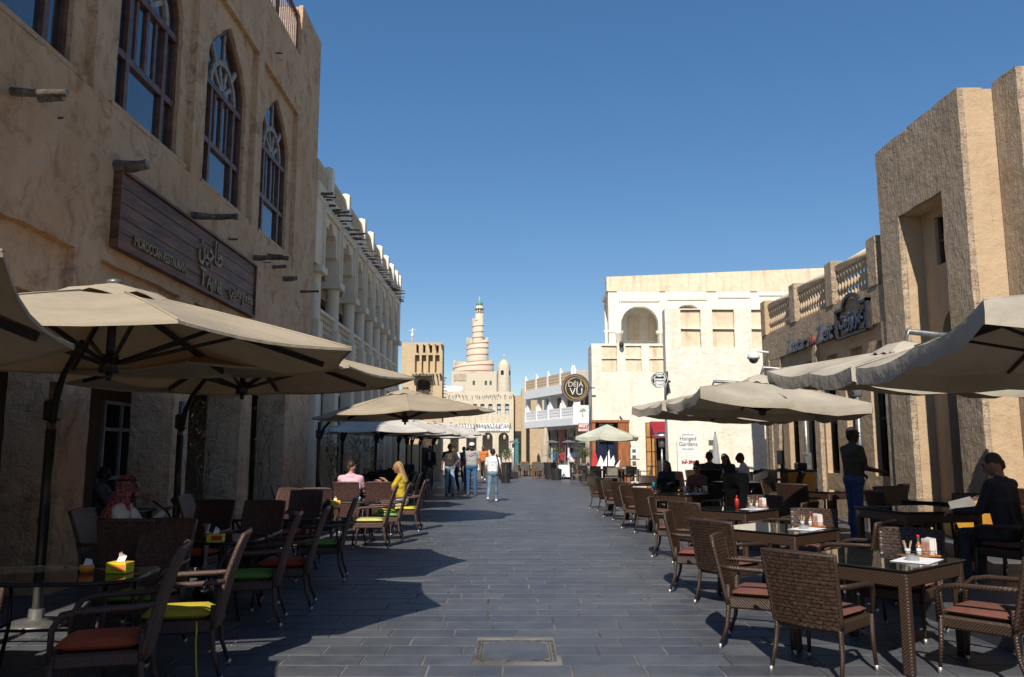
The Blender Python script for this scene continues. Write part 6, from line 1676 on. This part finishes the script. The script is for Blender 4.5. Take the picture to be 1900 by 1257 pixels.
    # worn things
    HMs = Matrix.Diagonal((s, s, s, 1)).copy(); T = Matrix.Translation((0, 0, dz * s)) @ Matrix.Diagonal((s, s, s, 1)) @ HM
    if look.get('cap'):
        mb = MB(); mb.lathe([(.094, .02), (.096, .06), (.085, .1), (.05, .125), (.01, .132)], (0, -.005, 0), 18, sy=1.08); mb.slab([(.075 * math.cos(R(t)), .08 + .075 * math.sin(R(t))) for t in range(0, 181, 20)], [], lambda a, b_: (a, b_, .035 - .25 * (b_ - .08)), (0, 0, .006)); me = mb.data('cap', look['cap']); me.transform(T); fix_normals(me); link('cap', me, root)
    if look.get('glasses'):
        mb = MB()
        for sx in (-1, 1): mb.ell((sx * .034, .094, .018), (.03, .009, .02), 10, 6); mb.bar((sx * .062, .09, .022), (sx * .084, .0, .022), .005, .005)
        mb.bar((-.01, .1, .022), (.01, .1, .022), .005, .005); me = mb.data('sunglasses', EYE); me.transform(T); link('sunglasses', me, root)
    root.pop('hm') if hasattr(root, 'pop') else None
    if 'hm' in root.keys(): del root['hm']
    return root, T, s, dz, U
def finish_people():
    dg = bpy.context.evaluated_depsgraph_get(); dg.update()
    for (raw, prims, look, s, dz, root) in PEOPLE:
        me = bpy.data.meshes.new_from_object(raw.evaluated_get(dg)); n = len(me.polygons)
        co = np.empty(n * 3); me.polygons.foreach_get('center', co); co = co.reshape(-1, 3)
        best = np.full(n, 9.0); idx = np.zeros(n, int); tags = ['skin', 'top', 'pants', 'shoe', 'hair', 'eye', 'lip']
        for (tg, kind, a, b_, ra, rb_) in prims:
            a_ = np.array(a); bb_ = np.array(b_)
            if kind == 'c':
                d = bb_ - a_; L2 = max(d @ d, 1e-9); t = np.clip(((co - a_) @ d) / L2, 0, 1)
                dist = np.linalg.norm(co - (a_ + t[:, None] * d), axis=1) - (ra + (rb_ - ra) * t)
            else: dist = (np.linalg.norm((co - a_) / bb_, axis=1) - 1) * bb_.min()
            if tg in ('eye', 'lip'): dist = dist - .003
            q = dist < best; best[q] = dist[q]; idx[q] = tags.index('pants' if tg == 'robe' else tg)
        mats_ = [SKIN[look['skin']], look['top'], look['pants'], look['shoe'], HAIR[look.get('hair', 'black')], EYE, LIP]
        me.materials.clear()
        for m_ in mats_: me.materials.append(m_)
        me.polygons.foreach_set('material_index', idx.astype(np.int32)); me.polygons.foreach_set('use_smooth', np.ones(n, bool))
        me.transform(Matrix.Translation((0, 0, dz * s)) @ Matrix.Diagonal((s, s, s, 1))); me.update(); me.name = 'body'
        old = raw.data; bpy.data.objects.remove(raw); bpy.data.meshes.remove(old)
        link('body', me, root)
def C(key, c, **kw): return pmat(key, c, **kw)
def stand(a0=5, a1=-5): return dict(legs=[(R(a0), R(4), R(3)), (R(a1), R(4), R(3))], arms=[(R(2), R(9), R(12)), (R(-2), R(9), R(14))])
def walk(st=1, arms=None): return dict(legs=[(R(20 * st), R(12 if st > 0 else 28), R(1)), (R(-16 * st), R(26 if st > 0 else 10), R(1))] if st > 0 else [(R(-16), R(26), R(1)), (R(20), R(12), R(1))], arms=arms or [(R(-14 * st), R(10), R(16)), (R(16 * st), R(10), R(22))], lean=R(2))
def sit(seat=.44, arms=None, lean=0.0, nod=0.0, yaw=0.0): return dict(seat=seat, legs=[(R(86), R(88), R(7)), (R(84), R(80), R(8))], arms=arms or [(R(32), R(8), R(62)), (R(34), R(8), R(58))], lean=lean, nod=nod, yaw=yaw)
def top_z(u, v, Y): return on_y(u, v, Y).z
JEAN = C('light_jeans', (.26, .36, .48), var=.25, vs_=5); JEAN2 = C('mid_jeans', (.13, .21, .30), var=.15, vs_=5); BLUEP = C('blue_trousers', (.035, .11, .24)); JEAN3 = C('dark_jeans', (.03, .06, .16))
BLKT = C('black_tee', (.025, .023, .022)); GRYT = C('grey_tee', (.34, .34, .32), var=.05); WHT = C('white_polo', (.74, .73, .76)); ORG = C('orange_sweat', (.62, .16, .03)); CHAR = C('charcoal', (.03, .03, .034)); PINK_S = C('pink_shirt', (.66, .40, .46)); YEL = C('yellow_top', (.52, .36, .02)); OLIVE = C('olive_polo', (.045, .045, .03)); SHOE_D = C('dark_shoe', (.03, .03, .045)); SHOE_W = C('white_shoe', (.7, .7, .7)); SANDAL = C('sandal', (.12, .06, .04)); GREYM = C('grey_shirt', (.12, .12, .13)); FLOR = C('white_shorts', (.6, .64, .72), var=.4, vs_=30); THOBE = C('white_thobe', (.72, .72, .74)); PLAID = C('plaid_shirt', (.07, .07, .08), var=.5, vs_=22); NAVYJ = C('navy_jacket', (.02, .022, .03)); BLUE_S = C('blue_shirt', (.04, .22, .5)); RED_S = C('red_shirt', (.4, .02, .03))

p = on_z(834, 922, 0); r1 = person('man in black printed T-shirt and pale washed jeans walking with hand at pocket', p, R(184), 1.84, dict(skin='brown', top=BLKT, pants=JEAN, shoe=SHOE_D, hairdo='bald', glasses=True), dict(legs=[(R(14), R(22), R(2)), (R(-7), R(4), R(1))], arms=[(R(8), R(22), R(52), .9), (R(-4), R(12), R(12))], lean=R(1)))
mb = MB(); T = Matrix.Translation((0, 0, r1[3] * r1[2])) @ Matrix.Diagonal((r1[2],) * 3 + (1,)); c0 = r1[4](0, .128, 1.3)
mb.ell((c0.x, c0.y, c0.z), (.075, .012, .09), 12, 8); me = mb.data('chest_print', C('chest_print', (.10, .07, .045), var=.6, vs_=14)); me.transform(T); link('chest_print', me, r1[0])
p = on_z(875, 920, 0); r2 = person('bearded man in grey T-shirt, blue trousers and white cap walking', p, R(178), 1.87, dict(skin='brown', top=GRYT, pants=BLUEP, shoe=SANDAL, girth=1.12, shoulder=.2, beard=True, glasses=True, cap=C('white_cap', (.75, .74, .76))), dict(legs=[(R(8), R(10), R(2)), (R(-5), R(6), R(2))], arms=[(R(4), R(14), R(12)), (R(-6), R(14), R(14))]))
mb = MB(); T = Matrix.Translation((0, 0, r2[3] * r2[2])) @ Matrix.Diagonal((r2[2],) * 3 + (1,))
for k, (a, b_, m_) in enumerate(((-.11, 1.4, 0), (-.06, 1.39, 0), (.0, 1.37, 0), (.05, 1.36, 1), (.02, 1.32, 1), (-.05, 1.35, 1))): c0 = r2[4](a, .122, b_); mb.ell((c0.x, c0.y, c0.z), (.05, .02, .03), 8, 6, m_)
me = mb.data('chest_print', [C('print_blue', (.2, .24, .4)), C('print_pink', (.6, .25, .28))]); me.transform(T); link('chest_print', me, r2[0])
p = on_z(914, 932, 0); r3 = person('man in white polo and jeans seen from behind with black shoulder bag', p, R(-6), 1.69, dict(skin='tan', top=WHT, pants=JEAN2, shoe=SHOE_W), walk(-1, [(R(10), R(8), R(16)), (R(-20), R(16), R(34))]))
sb = thing('shoulder_bag', 'black shoulder bag worn by the man in white polo', 'bag', p, R(-6)); BAGM = mat('bag_black', (.015, .015, .016), .6, .2)
mb = MB(); mb.box((.235, -.06, .93), (.1, .26, .24), Matrix.Rotation(R(-10), 3, 'Y'), 0, .03); mb.build('body', BAGM, sb); mb = MB(); mb.tube([(.22, -.14, 1.03), (.2, -.15, 1.25), (.135, -.09, 1.435), (.12, 0, 1.475), (.15, .09, 1.41), (.21, .12, 1.2), (.23, .05, 1.03)], .014, 6, squash=1.6); mb.build('strap', BAGM, sb)
person('man in orange sweatshirt and dark trousers walking', (px(897, 44), 44, 0), R(176), 1.9, dict(skin='brown', top=ORG, pants=CHAR, shoe=SHOE_W, sleeve='long', beard=True), walk(1), .015)
person('man in white shirt and sunglasses half hidden behind the black T-shirt', (px(842, 31), 31, 0), R(170), 1.8, dict(skin='tan', top=C('white_shirt', (.72, .72, .74)), pants=CHAR, shoe=SHOE_D, glasses=True, sleeve='long'), walk(-1), .015)
person('man in grey shirt walking behind the grey T-shirt and cap', (px(861, 38), 38, 0), R(175), 1.82, dict(skin='dark', top=GREYM, pants=CHAR, shoe=SHOE_D), walk(1), .015)
person('man with dark hair just behind the white cap', (px(868, 33), 33, 0), R(185), 1.76, dict(skin='tan', top=GREYM, pants=JEAN3, shoe=SHOE_D), walk(-1), .015)
person('man in black suit and lilac shirt standing at the ochre buttress', (px(798, 37), 37, 0), R(178), 1.82, dict(skin='brown', top=C('suit_black', (.015, .015, .018)), pants=CHAR, shoe=SHOE_D, sleeve='long'), stand(), .015)
mb = MB(); o = PEOPLE[-1][5]; mb.slab([(-.05, 1.45), (.05, 1.45), (.03, 1.1), (-.03, 1.1)], [], lambda a, b_: (a * 1.1, .128, b_ * 1.05), (0, .012, 0)); mb.build('shirt_front', C('lilac', (.45, .38, .55)), o)
# seated
person('man in pink shirt seated with his back to the white-cup table', (-3.12, 15.62, 0), 0.0, 1.78, dict(skin='fair', hair='brown', top=PINK_S, pants=JEAN3, shoe=SHOE_D), sit(.47, yaw=R(-35), lean=R(4)))
person('long-haired blonde woman in yellow top and patterned shorts seated', (-2.2, 16.35, 0), R(88), 1.72, dict(skin='tan', hair='blond', hairdo='long', top=YEL, pants=FLOR, shoe=SHOE_D, bust=True, shoulder=.165), sit(.48, [(R(40), R(6), R(95)), (R(42), R(6), R(98))], R(8), R(8)))
rk = person('man in white thobe and red checked headcloth seated with pipe hose', (-3.95, 8.25, 0), R(-80), 1.70, dict(skin='brown', top=THOBE, pants=THOBE, shoe=SANDAL, sleeve='long', beard=True), sit(.44, [(R(36), R(6), R(100)), (R(30), R(8), R(60))], R(2)))
mb = MB(); KEF = C('red_check', (.36, .11, .13), var=.5, vs_=40); rows = []
for (r_, z, dy) in ((.02, .128, -.01), (.075, .11, -.01), (.096, .05, -.015), (.1, -.02, -.02), (.115, -.1, -.035), (.15, -.2, -.05), (.19, -.3, -.06)):
    rows.append([Vector((r_ * math.cos(R(t)), dy + r_ * 1.12 * math.sin(R(t)), z)) for t in range(140, 401, 13)])
mb.grid(rows); me = mb.data('headcloth', KEF); me.transform(rk[1]); link('headcloth', me, rk[0])
mb = MB(); mb.tube([(.086 * math.cos(R(t)), -.012 + .097 * math.sin(R(t)), .08) for t in range(0, 361, 24)], .011, 6); me = mb.data('head_cord', EYE); me.transform(rk[1]); link('head_cord', me, rk[0])
person('dark-haired man seated in the shade of the arcade', (-6.35, 12.55, 0), R(-80), 1.7, dict(skin='brown', top=C('drab', (.12, .11, .09)), pants=CHAR, shoe=SHOE_D), sit(.45, nod=R(15)), .016)
spawn(cB, (-6.35, 12.55, 0), R(-80), 'black wicker chair under the man seated in the arcade', 'black wicker chairs'); spawn(tB, (-5.75, 11.75, 0), 0, 'square dark table standing in the adobe arcade', 'dark tables in the adobe arcade')
person('woman in black with long dark hair seated at the glass table', (3.82, 19.95, 0), face(-.45, -.75), 1.68, dict(skin='tan', hairdo='long', top=C('black_top', (.02, .02, .022)), pants=CHAR, shoe=SHOE_D, sleeve='long', bust=True, shoulder=.165), sit(.46, nod=R(12)), .014)
person('woman with hair bun and sunglasses seated at the glass table', (3.92, 17.08, 0), face(-.5, -.72), 1.66, dict(skin='tan', hairdo='bun', top=C('rust_top', (.14, .05, .04)), pants=CHAR, shoe=SHOE_D, bust=True, shoulder=.165, glasses=True), sit(.46, nod=R(14)), .014)
person('man in dark plaid shirt seated with his back turned at the dark table', (4.62, 18.86, TZ0), face(.3, .8), 1.8, dict(skin='fair', hair='brown', top=PLAID, pants=JEAN3, shoe=SHOE_D), sit(.46), .014)
person('dark-haired woman in black leaning over the dark table', (5.45, 20.35, TZ0), face(-.6, -.75), 1.74, dict(skin='tan', hairdo='long', top=BLKT, pants=CHAR, shoe=SHOE_D, bust=True), sit(.47, lean=R(16), nod=R(10)), .014)
person('man in raglan shirt with white sleeves seated at the dark table', (5.72, 19.55, TZ0), face(-.9, .1), 1.76, dict(skin='brown', top=C('white_sleeves', (.72, .70, .74)), pants=CHAR, shoe=SHOE_D, sleeve='long'), sit(.47, lean=R(14), nod=R(10)), .014)
person('waiter in olive polo and jeans standing with hands forward on the terrace', (5.22, 12.35, TZ0), R(-78), 1.78, dict(skin='dark', top=OLIVE, pants=JEAN3, shoe=SHOE_D), dict(legs=[(R(4), R(3), R(3)), (R(-3), R(3), R(3))], arms=[(R(10), R(6), R(62)), (R(14), R(6), R(66))], lean=R(1)))
person('man in dark jacket and white collar seated looking down', (5.3, 8.65, TZ0), face(-.45, .85), 1.8, dict(skin='tan', hair='brown', top=NAVYJ, pants=CHAR, shoe=SHOE_D, sleeve='long'), sit(.47, lean=R(10), nod=R(22), yaw=R(20)))
# far street
person('man in blue shirt behind the potted shrub under the balconies', (px(1029, 50), 50, 0), R(170), 1.75, dict(skin='tan', top=BLUE_S, pants=CHAR, shoe=SHOE_D), stand(), .018)
person('person in red shirt under the white balconies', (px(1043, 51), 51, 0), R(150), 1.72, dict(skin='brown', top=RED_S, pants=CHAR, shoe=SHOE_D), stand(), .018)
person('waiter in white shirt bending at the draped table', (px(1062, 44.2), 44.2, 0), R(160), 1.75, dict(skin='brown', top=WHT, pants=CHAR, shoe=SHOE_D), dict(legs=[(R(4), R(3), R(3)), (R(-3), R(3), R(3))], arms=[(R(30), R(6), R(30)), (R(24), R(6), R(40))], lean=R(12), nod=R(20)), .018)
person('person in dark clothes behind the dense shrub', (px(1084, 47), 47, 0), R(200), 1.7, dict(skin='fair', top=CHAR, pants=CHAR, shoe=SHOE_D), stand(), .018)
finish_people()
# water pipe beside the man in white thobe
wp = thing('water_pipe', 'dark water pipe standing beside the man in white thobe', 'water pipe', (-3.35, 8.95, 0))
mb = MB(); mb.lathe([(.1, 0), (.12, .08), (.09, .2), (.035, .27), (.03, .3)], (0, 0, 0), 14); mb.build('vase', GLASS, wp); mb = MB(); mb.lathe([(.03, .3), (.04, .34), (.015, .42), (.03, .55), (.015, .68), (.06, .7), (.02, .72), (.04, .8)], (0, 0, 0), 12); mb.build('stem', STEEL, wp)
mb = MB(); mb.tube([(0, 0, .33), (-.15, -.15, .5), (-.12, -.4, .7), (-.2, -.58, .98), (-.33, -.64, 1.09)], .012, 6); mb.build('hose', METAL_DK, wp)
for i, (dx, dy) in enumerate(((-.25, .1), (.05, .15), (.2, -.1))):
    o = thing('water_bottle', 'clear water bottle on the dark table by the plaid shirt', 'bottle', (4.9 + dx, 19.6 + dy, TZ0 + .79), 0, 'water bottles'); mb = MB(); mb.lathe([(.03, 0), (.032, .13), (.012, .17), (.012, .19)], (0, 0, 0), 12); mb.build('bottle', CLEAR, o); mb = MB(); mb.lathe([(.014, .1902), (.014, .205)], (0, 0, 0), 10); mb.build('cap', WHITE, o)
# ------------------------------------------------------------------ centre-pole and closed parasols
def market_umbrella(label, R_, edge, rise, fabric, val=.14, n=8):
    t = thing('market_umbrella', label, 'umbrella')
    mb = MB()
    for k in range(n):
        a0, a1 = 2 * math.pi * k / n + .2, 2 * math.pi * (k + 1) / n + .2; rows = []
        for s_ in (.02, .4, .75, 1.0):
            r_ = []
            for j in range(6):
                w = j / 5; p = Vector((math.cos(a0), math.sin(a0), 0)) * (1 - w) + Vector((math.cos(a1), math.sin(a1), 0)) * w
                r_.append(Vector((p.x * R_ * s_, p.y * R_ * s_, edge + rise * (1 - s_ ** .95) - .04 * s_ * math.sin(math.pi * w))))
            rows.append(r_)
        mb.grid(rows); mb.grid([rows[-1], [p + Vector((0, 0, -val)) * (1 if 0 < j < 5 else .82) for j, p in enumerate(rows[-1])]])
    mb.build('canopy', fabric, t)
    mb = MB(); mb.cyl((0, 0, 0), (0, 0, edge + rise + .1), .025, .025, 8); mb.lathe([(.3, 0), (.3, .05), (.05, .09), (.05, .3)], (0, 0, 0), 16); mb.build('pole', METAL_DK, t)
    for k in range(n):
        a = 2 * math.pi * k / n + .2; mb = MB(); mb.bar((0, 0, edge + rise - .06), (math.cos(a) * R_ * .97, math.sin(a) * R_ * .97, edge - .03), .02, .03); mb.build('rib', METAL_DK, t)
    return t
PALE_GREEN = cloth('pale_green_canvas', (.60, .60, .48)); RED_C = cloth('red_canvas', (.30, .015, .03))
o = market_umbrella('open cream centre-pole parasol with valance before the kiosk portal', 1.45, 2.2, .55, PALE_GREEN, .16, 6); place(o, (px(1127, 35.4), 35.4, 0))
def closed_umbrella(label, h, r_, fabric, z0, waist=.3):
    t = thing('closed_umbrella', label, 'umbrella'); mb = MB(); rows = []; n = 32
    for (f, k) in ((1.0, .12), (.97, .32), (.8, .55), (.5, .82), (waist + .05, .78), (waist, .66), (.16, .9), (0.0, 1.0)):
        row_ = []
        for j in range(n):
            a = 2 * math.pi * j / n; fold = 1 + .22 * math.sin(a * 8) * (1 - f * .5) + (.08 * math.sin(a * 3 + f * 9))
            zz_ = z0 + (h - z0) * f - (.1 * (1 + math.sin(a * 8)) * .5 if f == 0 else 0)
            row_.append(Vector((r_ * k * fold * math.cos(a), r_ * k * fold * math.sin(a), zz_)))
        rows.append(row_)
    mb.grid(rows, 0, True, True); mb.build('canopy', fabric, t)
    mb = MB(); mb.cyl((0, 0, 0), (0, 0, h + .08), .03, .025, 8); mb.box((0, 0, .04), (.5, .5, .08), None, 0, .02); mb.build('pole', METAL_GREY, t)
    mb = MB(); mb.tube([(r_ * .72 * math.cos(k * .5), r_ * .72 * math.sin(k * .5), z0 + (h - z0) * (waist + .02)) for k in range(14)], .012, 5); mb.build('tie', fabric, t)
    return t
BEIGE = cloth('beige_canvas', (.50, .42, .32))
p = on_z(1013, 884, 0); place(closed_umbrella('closed beige parasol tied round its pole between black planters', 3.05, .3, BEIGE, .55, .28), (p.x, p.y + .3, 0))
p = on_z(1204, 892, 0); place(closed_umbrella('closed pale green parasol hanging beside the timber screen', 2.75, .52, PALE_GREEN, .95, .12), (p.x, p.y, 0))
place(closed_umbrella('closed beige parasol below the white balcony corner', 3.0, .26, BEIGE, .7, .3), (px(1094, 46), 46.0, 0))
p = on_z(1340, 905, 0)
place(closed_umbrella('narrow closed grey parasol at the service door', 2.1, .13, cloth('grey_canvas', (.36, .37, .37)), .5, .3), (px(1328, 24.9), 24.9, 0))

# ------------------------------------------------------------------ patio heaters and planters
def pyramid_heater(label, loc):
    t = thing('patio_heater', label, 'heater', loc, 0, 'pyramid patio heaters')
    for sx in (-1, 1):
        for sy in (-1, 1): mb = MB(); mb.bar((sx * .26, sy * .26, .35), (sx * .17, sy * .17, 2.05), .03, .03); mb.build('post', METAL_GREY, t)
    mb = MB(); mb.cyl((0, 0, .35), (0, 0, 2.0), .06, .06, 12); mb.build('flame_tube', CLEAR, t)
    mb = MB(); mb.box((0, 0, .19), (.54, .54, .36), None, 0, .02); mb.build('base', METAL_DK, t)
    mb = MB(); mb.add([(-.4, -.4, 2.06), (.4, -.4, 2.06), (.4, .4, 2.06), (-.4, .4, 2.06), (-.1, -.1, 2.17), (.1, -.1, 2.17), (.1, .1, 2.17), (-.1, .1, 2.17)], [(3, 2, 1, 0), (4, 5, 6, 7), (0, 1, 5, 4), (1, 2, 6, 5), (2, 3, 7, 6), (3, 0, 4, 7)]); mb.build('reflector', STEEL, t)
    return t
for u, Y, lab in ((952, 47, 'pyramid patio heater in front of the teal door'), (1024, 46.5, 'pyramid patio heater behind the closed beige parasol'), (1055, 46, 'pyramid patio heater beside the waiter in white shirt'), (1084, 48, 'pyramid patio heater below the red bistro sign')): pyramid_heater(lab, (px(u, Y), Y, 0))
mh = thing('mushroom_heater', 'tall steel mushroom patio heater under the red awning', 'heater', (px(1228, 27), 27, 0))
mb = MB(); mb.lathe([(.24, 0), (.24, .06), (.22, .62), (.06, .7)], (0, 0, 0), 18); mb.build('drum', STEEL, mh); mb = MB(); mb.cyl((0, 0, .7), (0, 0, 1.75), .03, .03, 10); mb.build('post', STEEL, mh); mb = MB(); mb.lathe([(.09, 1.7), (.11, 1.72), (.11, 2.0), (.09, 2.02)], (0, 0, 0), 14); mb.build('burner', METAL_GREY, mh); mb = MB(); mb.lathe([(.3, 2.06), (.32, 2.08), (.12, 2.2), (.02, 2.22)], (0, 0, 0), 18); mb.build('reflector', STEEL, mh)
LEAF = mat('leaf_green', (.075, .13, .03), .5, .35, 8, objvar=.1); LEAF2 = mat('leaf_yellow', (.28, .30, .05), .5, .3, 8); TWIG = mat('twig', (.12, .085, .06), .9, .2)
def leaf(mb, p, d, n_, L, W, m=0):
    d = d.normalized(); s_ = d.cross(n_).normalized()
    mb.add([p, p + d * L * .4 + s_ * W / 2 + n_ * L * .05, p + d * L, p + d * L * .4 - s_ * W / 2 + n_ * L * .05], [(0, 1, 2), (0, 2, 3)], m)
def shrub(label, loc, h0, rad, count, seed, pot):
    t = thing('potted_shrub', label, 'plant', loc, 0, 'potted shrubs of the street cafes'); rr = random.Random(seed)
    mb = MB(); mb.lathe(pot, (0, 0, 0), 4 if len(pot) == 3 else 14, 0, False); mb.build('planter', mat('black_planter', (.025, .025, .026), .5, .2), t)
    z0 = pot[-1][1]; mb = MB(); mb.tube([(0, 0, z0 - .05), (.02, .01, (z0 + h0) / 2), (0, 0, h0 + rad * .4)], [.025, .02, .012], 6); st = mb.build('stem', TWIG, t)
    cl = []
    for k in range(11):
        a, b_ = rr.uniform(0, 6.28), rr.uniform(-.5, 1); cl.append(Vector((math.cos(a) * rad * .6 * rr.random() ** .5, math.sin(a) * rad * .6 * rr.random() ** .5, h0 + rad * .5 + b_ * rad * .55)))
    mb = MB()
    for c in cl: mb.tube([(0, 0, h0), c * .5 + Vector((0, 0, h0 * .5)), c], [.008, .006, .003], 4)
    mb.build('branches', TWIG, t)
    mb = MB()
    for k in range(count):
        c = rr.choice(cl); d = Vector((rr.gauss(0, 1), rr.gauss(0, 1), rr.gauss(.2, .8))).normalized(); p = c + d * rad * .42 * rr.random() ** .4
        leaf(mb, p, d + Vector((rr.gauss(0, .4), rr.gauss(0, .4), -.2)), Vector((rr.gauss(0, .5), rr.gauss(0, .5), 1)).normalized(), rr.uniform(.06, .11), rr.uniform(.025, .045), 1 if rr.random() < .12 else 0)
    mb.build('foliage', [LEAF, LEAF2], t, recalc=False)
TP = [(.36, 0), (.42, .95), (.38, .95)]
p = on_z(935, 889, 0)
for (u, v, lab) in ((936, 890, 'black tapered planter beside the man with shoulder bag'), (1023, 890, 'black tapered planter beside the closed beige parasol')):
    p = on_z(u, v, 0); t = thing('black_planter', lab, 'planter', (p.x, p.y + .3, 0), .78, 'black tapered planters'); mb = MB(); mb.lathe([(.34, 0), (.34, .02), (.4, .9), (.42, .94), (.37, .94), (.36, .8)], (0, 0, 0), 20); mb.build('tub', mat('black_tub', (.03, .03, .031), .55, .2), t)
shrub('round potted shrub behind the black planter and shoulder bag', (px(938, 40), 40, 0), 1.15, .42, 620, 1, [(.2, 0), (.27, .5), (.24, .5), (.23, .45)])
shrub('potted shrub behind the closed beige parasol', (px(1032, 44), 44, 0), 1.05, .5, 620, 2, [(.25, 0), (.3, .6), (.27, .6), (.26, .55)])
shrub('dense potted shrub in a black square planter near the white tablecloth', (px(1086, 43), 43, 0), 1.2, .52, 760, 3, [(.36, 0), (.4, .8), (.36, .8)])
# draped table
ct = thing('draped_table', 'small table under a white cloth beside the waiter', 'table', (px(1048, 46), 46, 0)); mb = MB(); rows = []
for (r_, z) in ((.02, .78), (.36, .78), (.39, .74), (.47, .4), (.53, .12)):
    rows.append([Vector((r_ * (1 + (.06 * math.sin(j * 1.57 * 1.0 + 1) if z < .5 else 0)) * math.cos(j * math.pi / 14), r_ * math.sin(j * math.pi / 14), z)) for j in range(28)])
mb.grid(rows, 0, True, True); mb.build('tablecloth', mat('white_cloth', (.78, .79, .84), .9, .03), ct); mb = MB(); mb.cyl((0, 0, 0), (0, 0, .77), .04, .04, 8); mb.build('leg', METAL_DK, ct)
# creepers on the shaded side
def creeper(label, base, h, seed, leaves, yellow=.3, spread=.4):
    rr = random.Random(seed); t = thing('climbing_plant', label, 'plant', base, 0, 'bare climbing plants'); mb = MB(); tips = []
    mb.lathe([(.14, 0), (.18, .3), (.15, .3), (.14, .26)], (0, 0, 0), 12); mb.build('pot', mat('clay_pot', (.16, .1, .07), .8), t); mb = MB()
    for k in range(4):
        a = Vector((rr.uniform(-.05, .05), rr.uniform(-.05, .05), .25)); pts = [a]; n = 9
        for i in range(1, n):
            pts.append(a + Vector((spread * .3 * math.sin(i * .6 + k) * i / n + rr.uniform(-.04, .04), spread * math.sin(i * .45 + k * 1.7) * i / n, (h - .25) * i / n)))
        mb.tube(pts, [.011 - .001 * i for i in range(n)], 5); tips += pts[3:]
        for i in range(4, n):
            q = pts[i] + Vector((rr.uniform(-.1, .2), rr.uniform(-.35, .35), rr.uniform(-.1, .25))); mb.tube([pts[i], (pts[i] + q) / 2 + Vector((0, 0, .04)), q], [.006, .004, .002], 4); tips.append(q)
    mb.build('stems', TWIG, t); mb = MB()
    for k in range(leaves):
        p_ = rr.choice(tips) + Vector((rr.gauss(0, .06), rr.gauss(0, .08), rr.gauss(0, .06))); leaf(mb, p_, Vector((rr.gauss(0, 1), rr.gauss(0, 1), -1.2)), Vector((1, rr.gauss(0, .5), .4)).normalized(), rr.uniform(.06, .11), rr.uniform(.02, .035), 1 if rr.random() < yellow else 0)
    mb.build('foliage', [LEAF, LEAF2], t, recalc=False)
creeper('bare climbing plant with yellow leaves before the third adobe pillar', (-4.8, 12.6, 0), 2.5, 1, 34, .9)
creeper('thin climbing plant rising before the fourth adobe pillar', (-4.85, 15.6, 0), 2.7, 2, 30, .6)
creeper('leafy creeper on the white gallery wall by the lit parasol', (-4.75, 21.6, 0), 2.3, 3, 420, .15, .55)
creeper('leafy creeper on the white gallery wall behind the dark chairs', (-4.7, 24.6, 0), 2.4, 4, 420, .1, .55)
creeper('creeper on the white gallery wall beside the second pierced window', (-4.7, 27.5, 0), 2.4, 5, 420, .1, .55)
# scrap of tissue on the paving
o = thing('paper_scrap', 'crumpled white paper scrap on the shaded paving', 'litter', on_z(517, 1121, .003)); mb = MB(); rr = random.Random(4); mb.ell((0, 0, .012), (.03, .022, .016), 7, 5, smooth=False); mb.v = [tuple(c + rr.uniform(-.004, .004) for c in p) for p in mb.v]; mb.build('scrap', TISSUE, o)
# no lamps in the gallery, only sun and sky
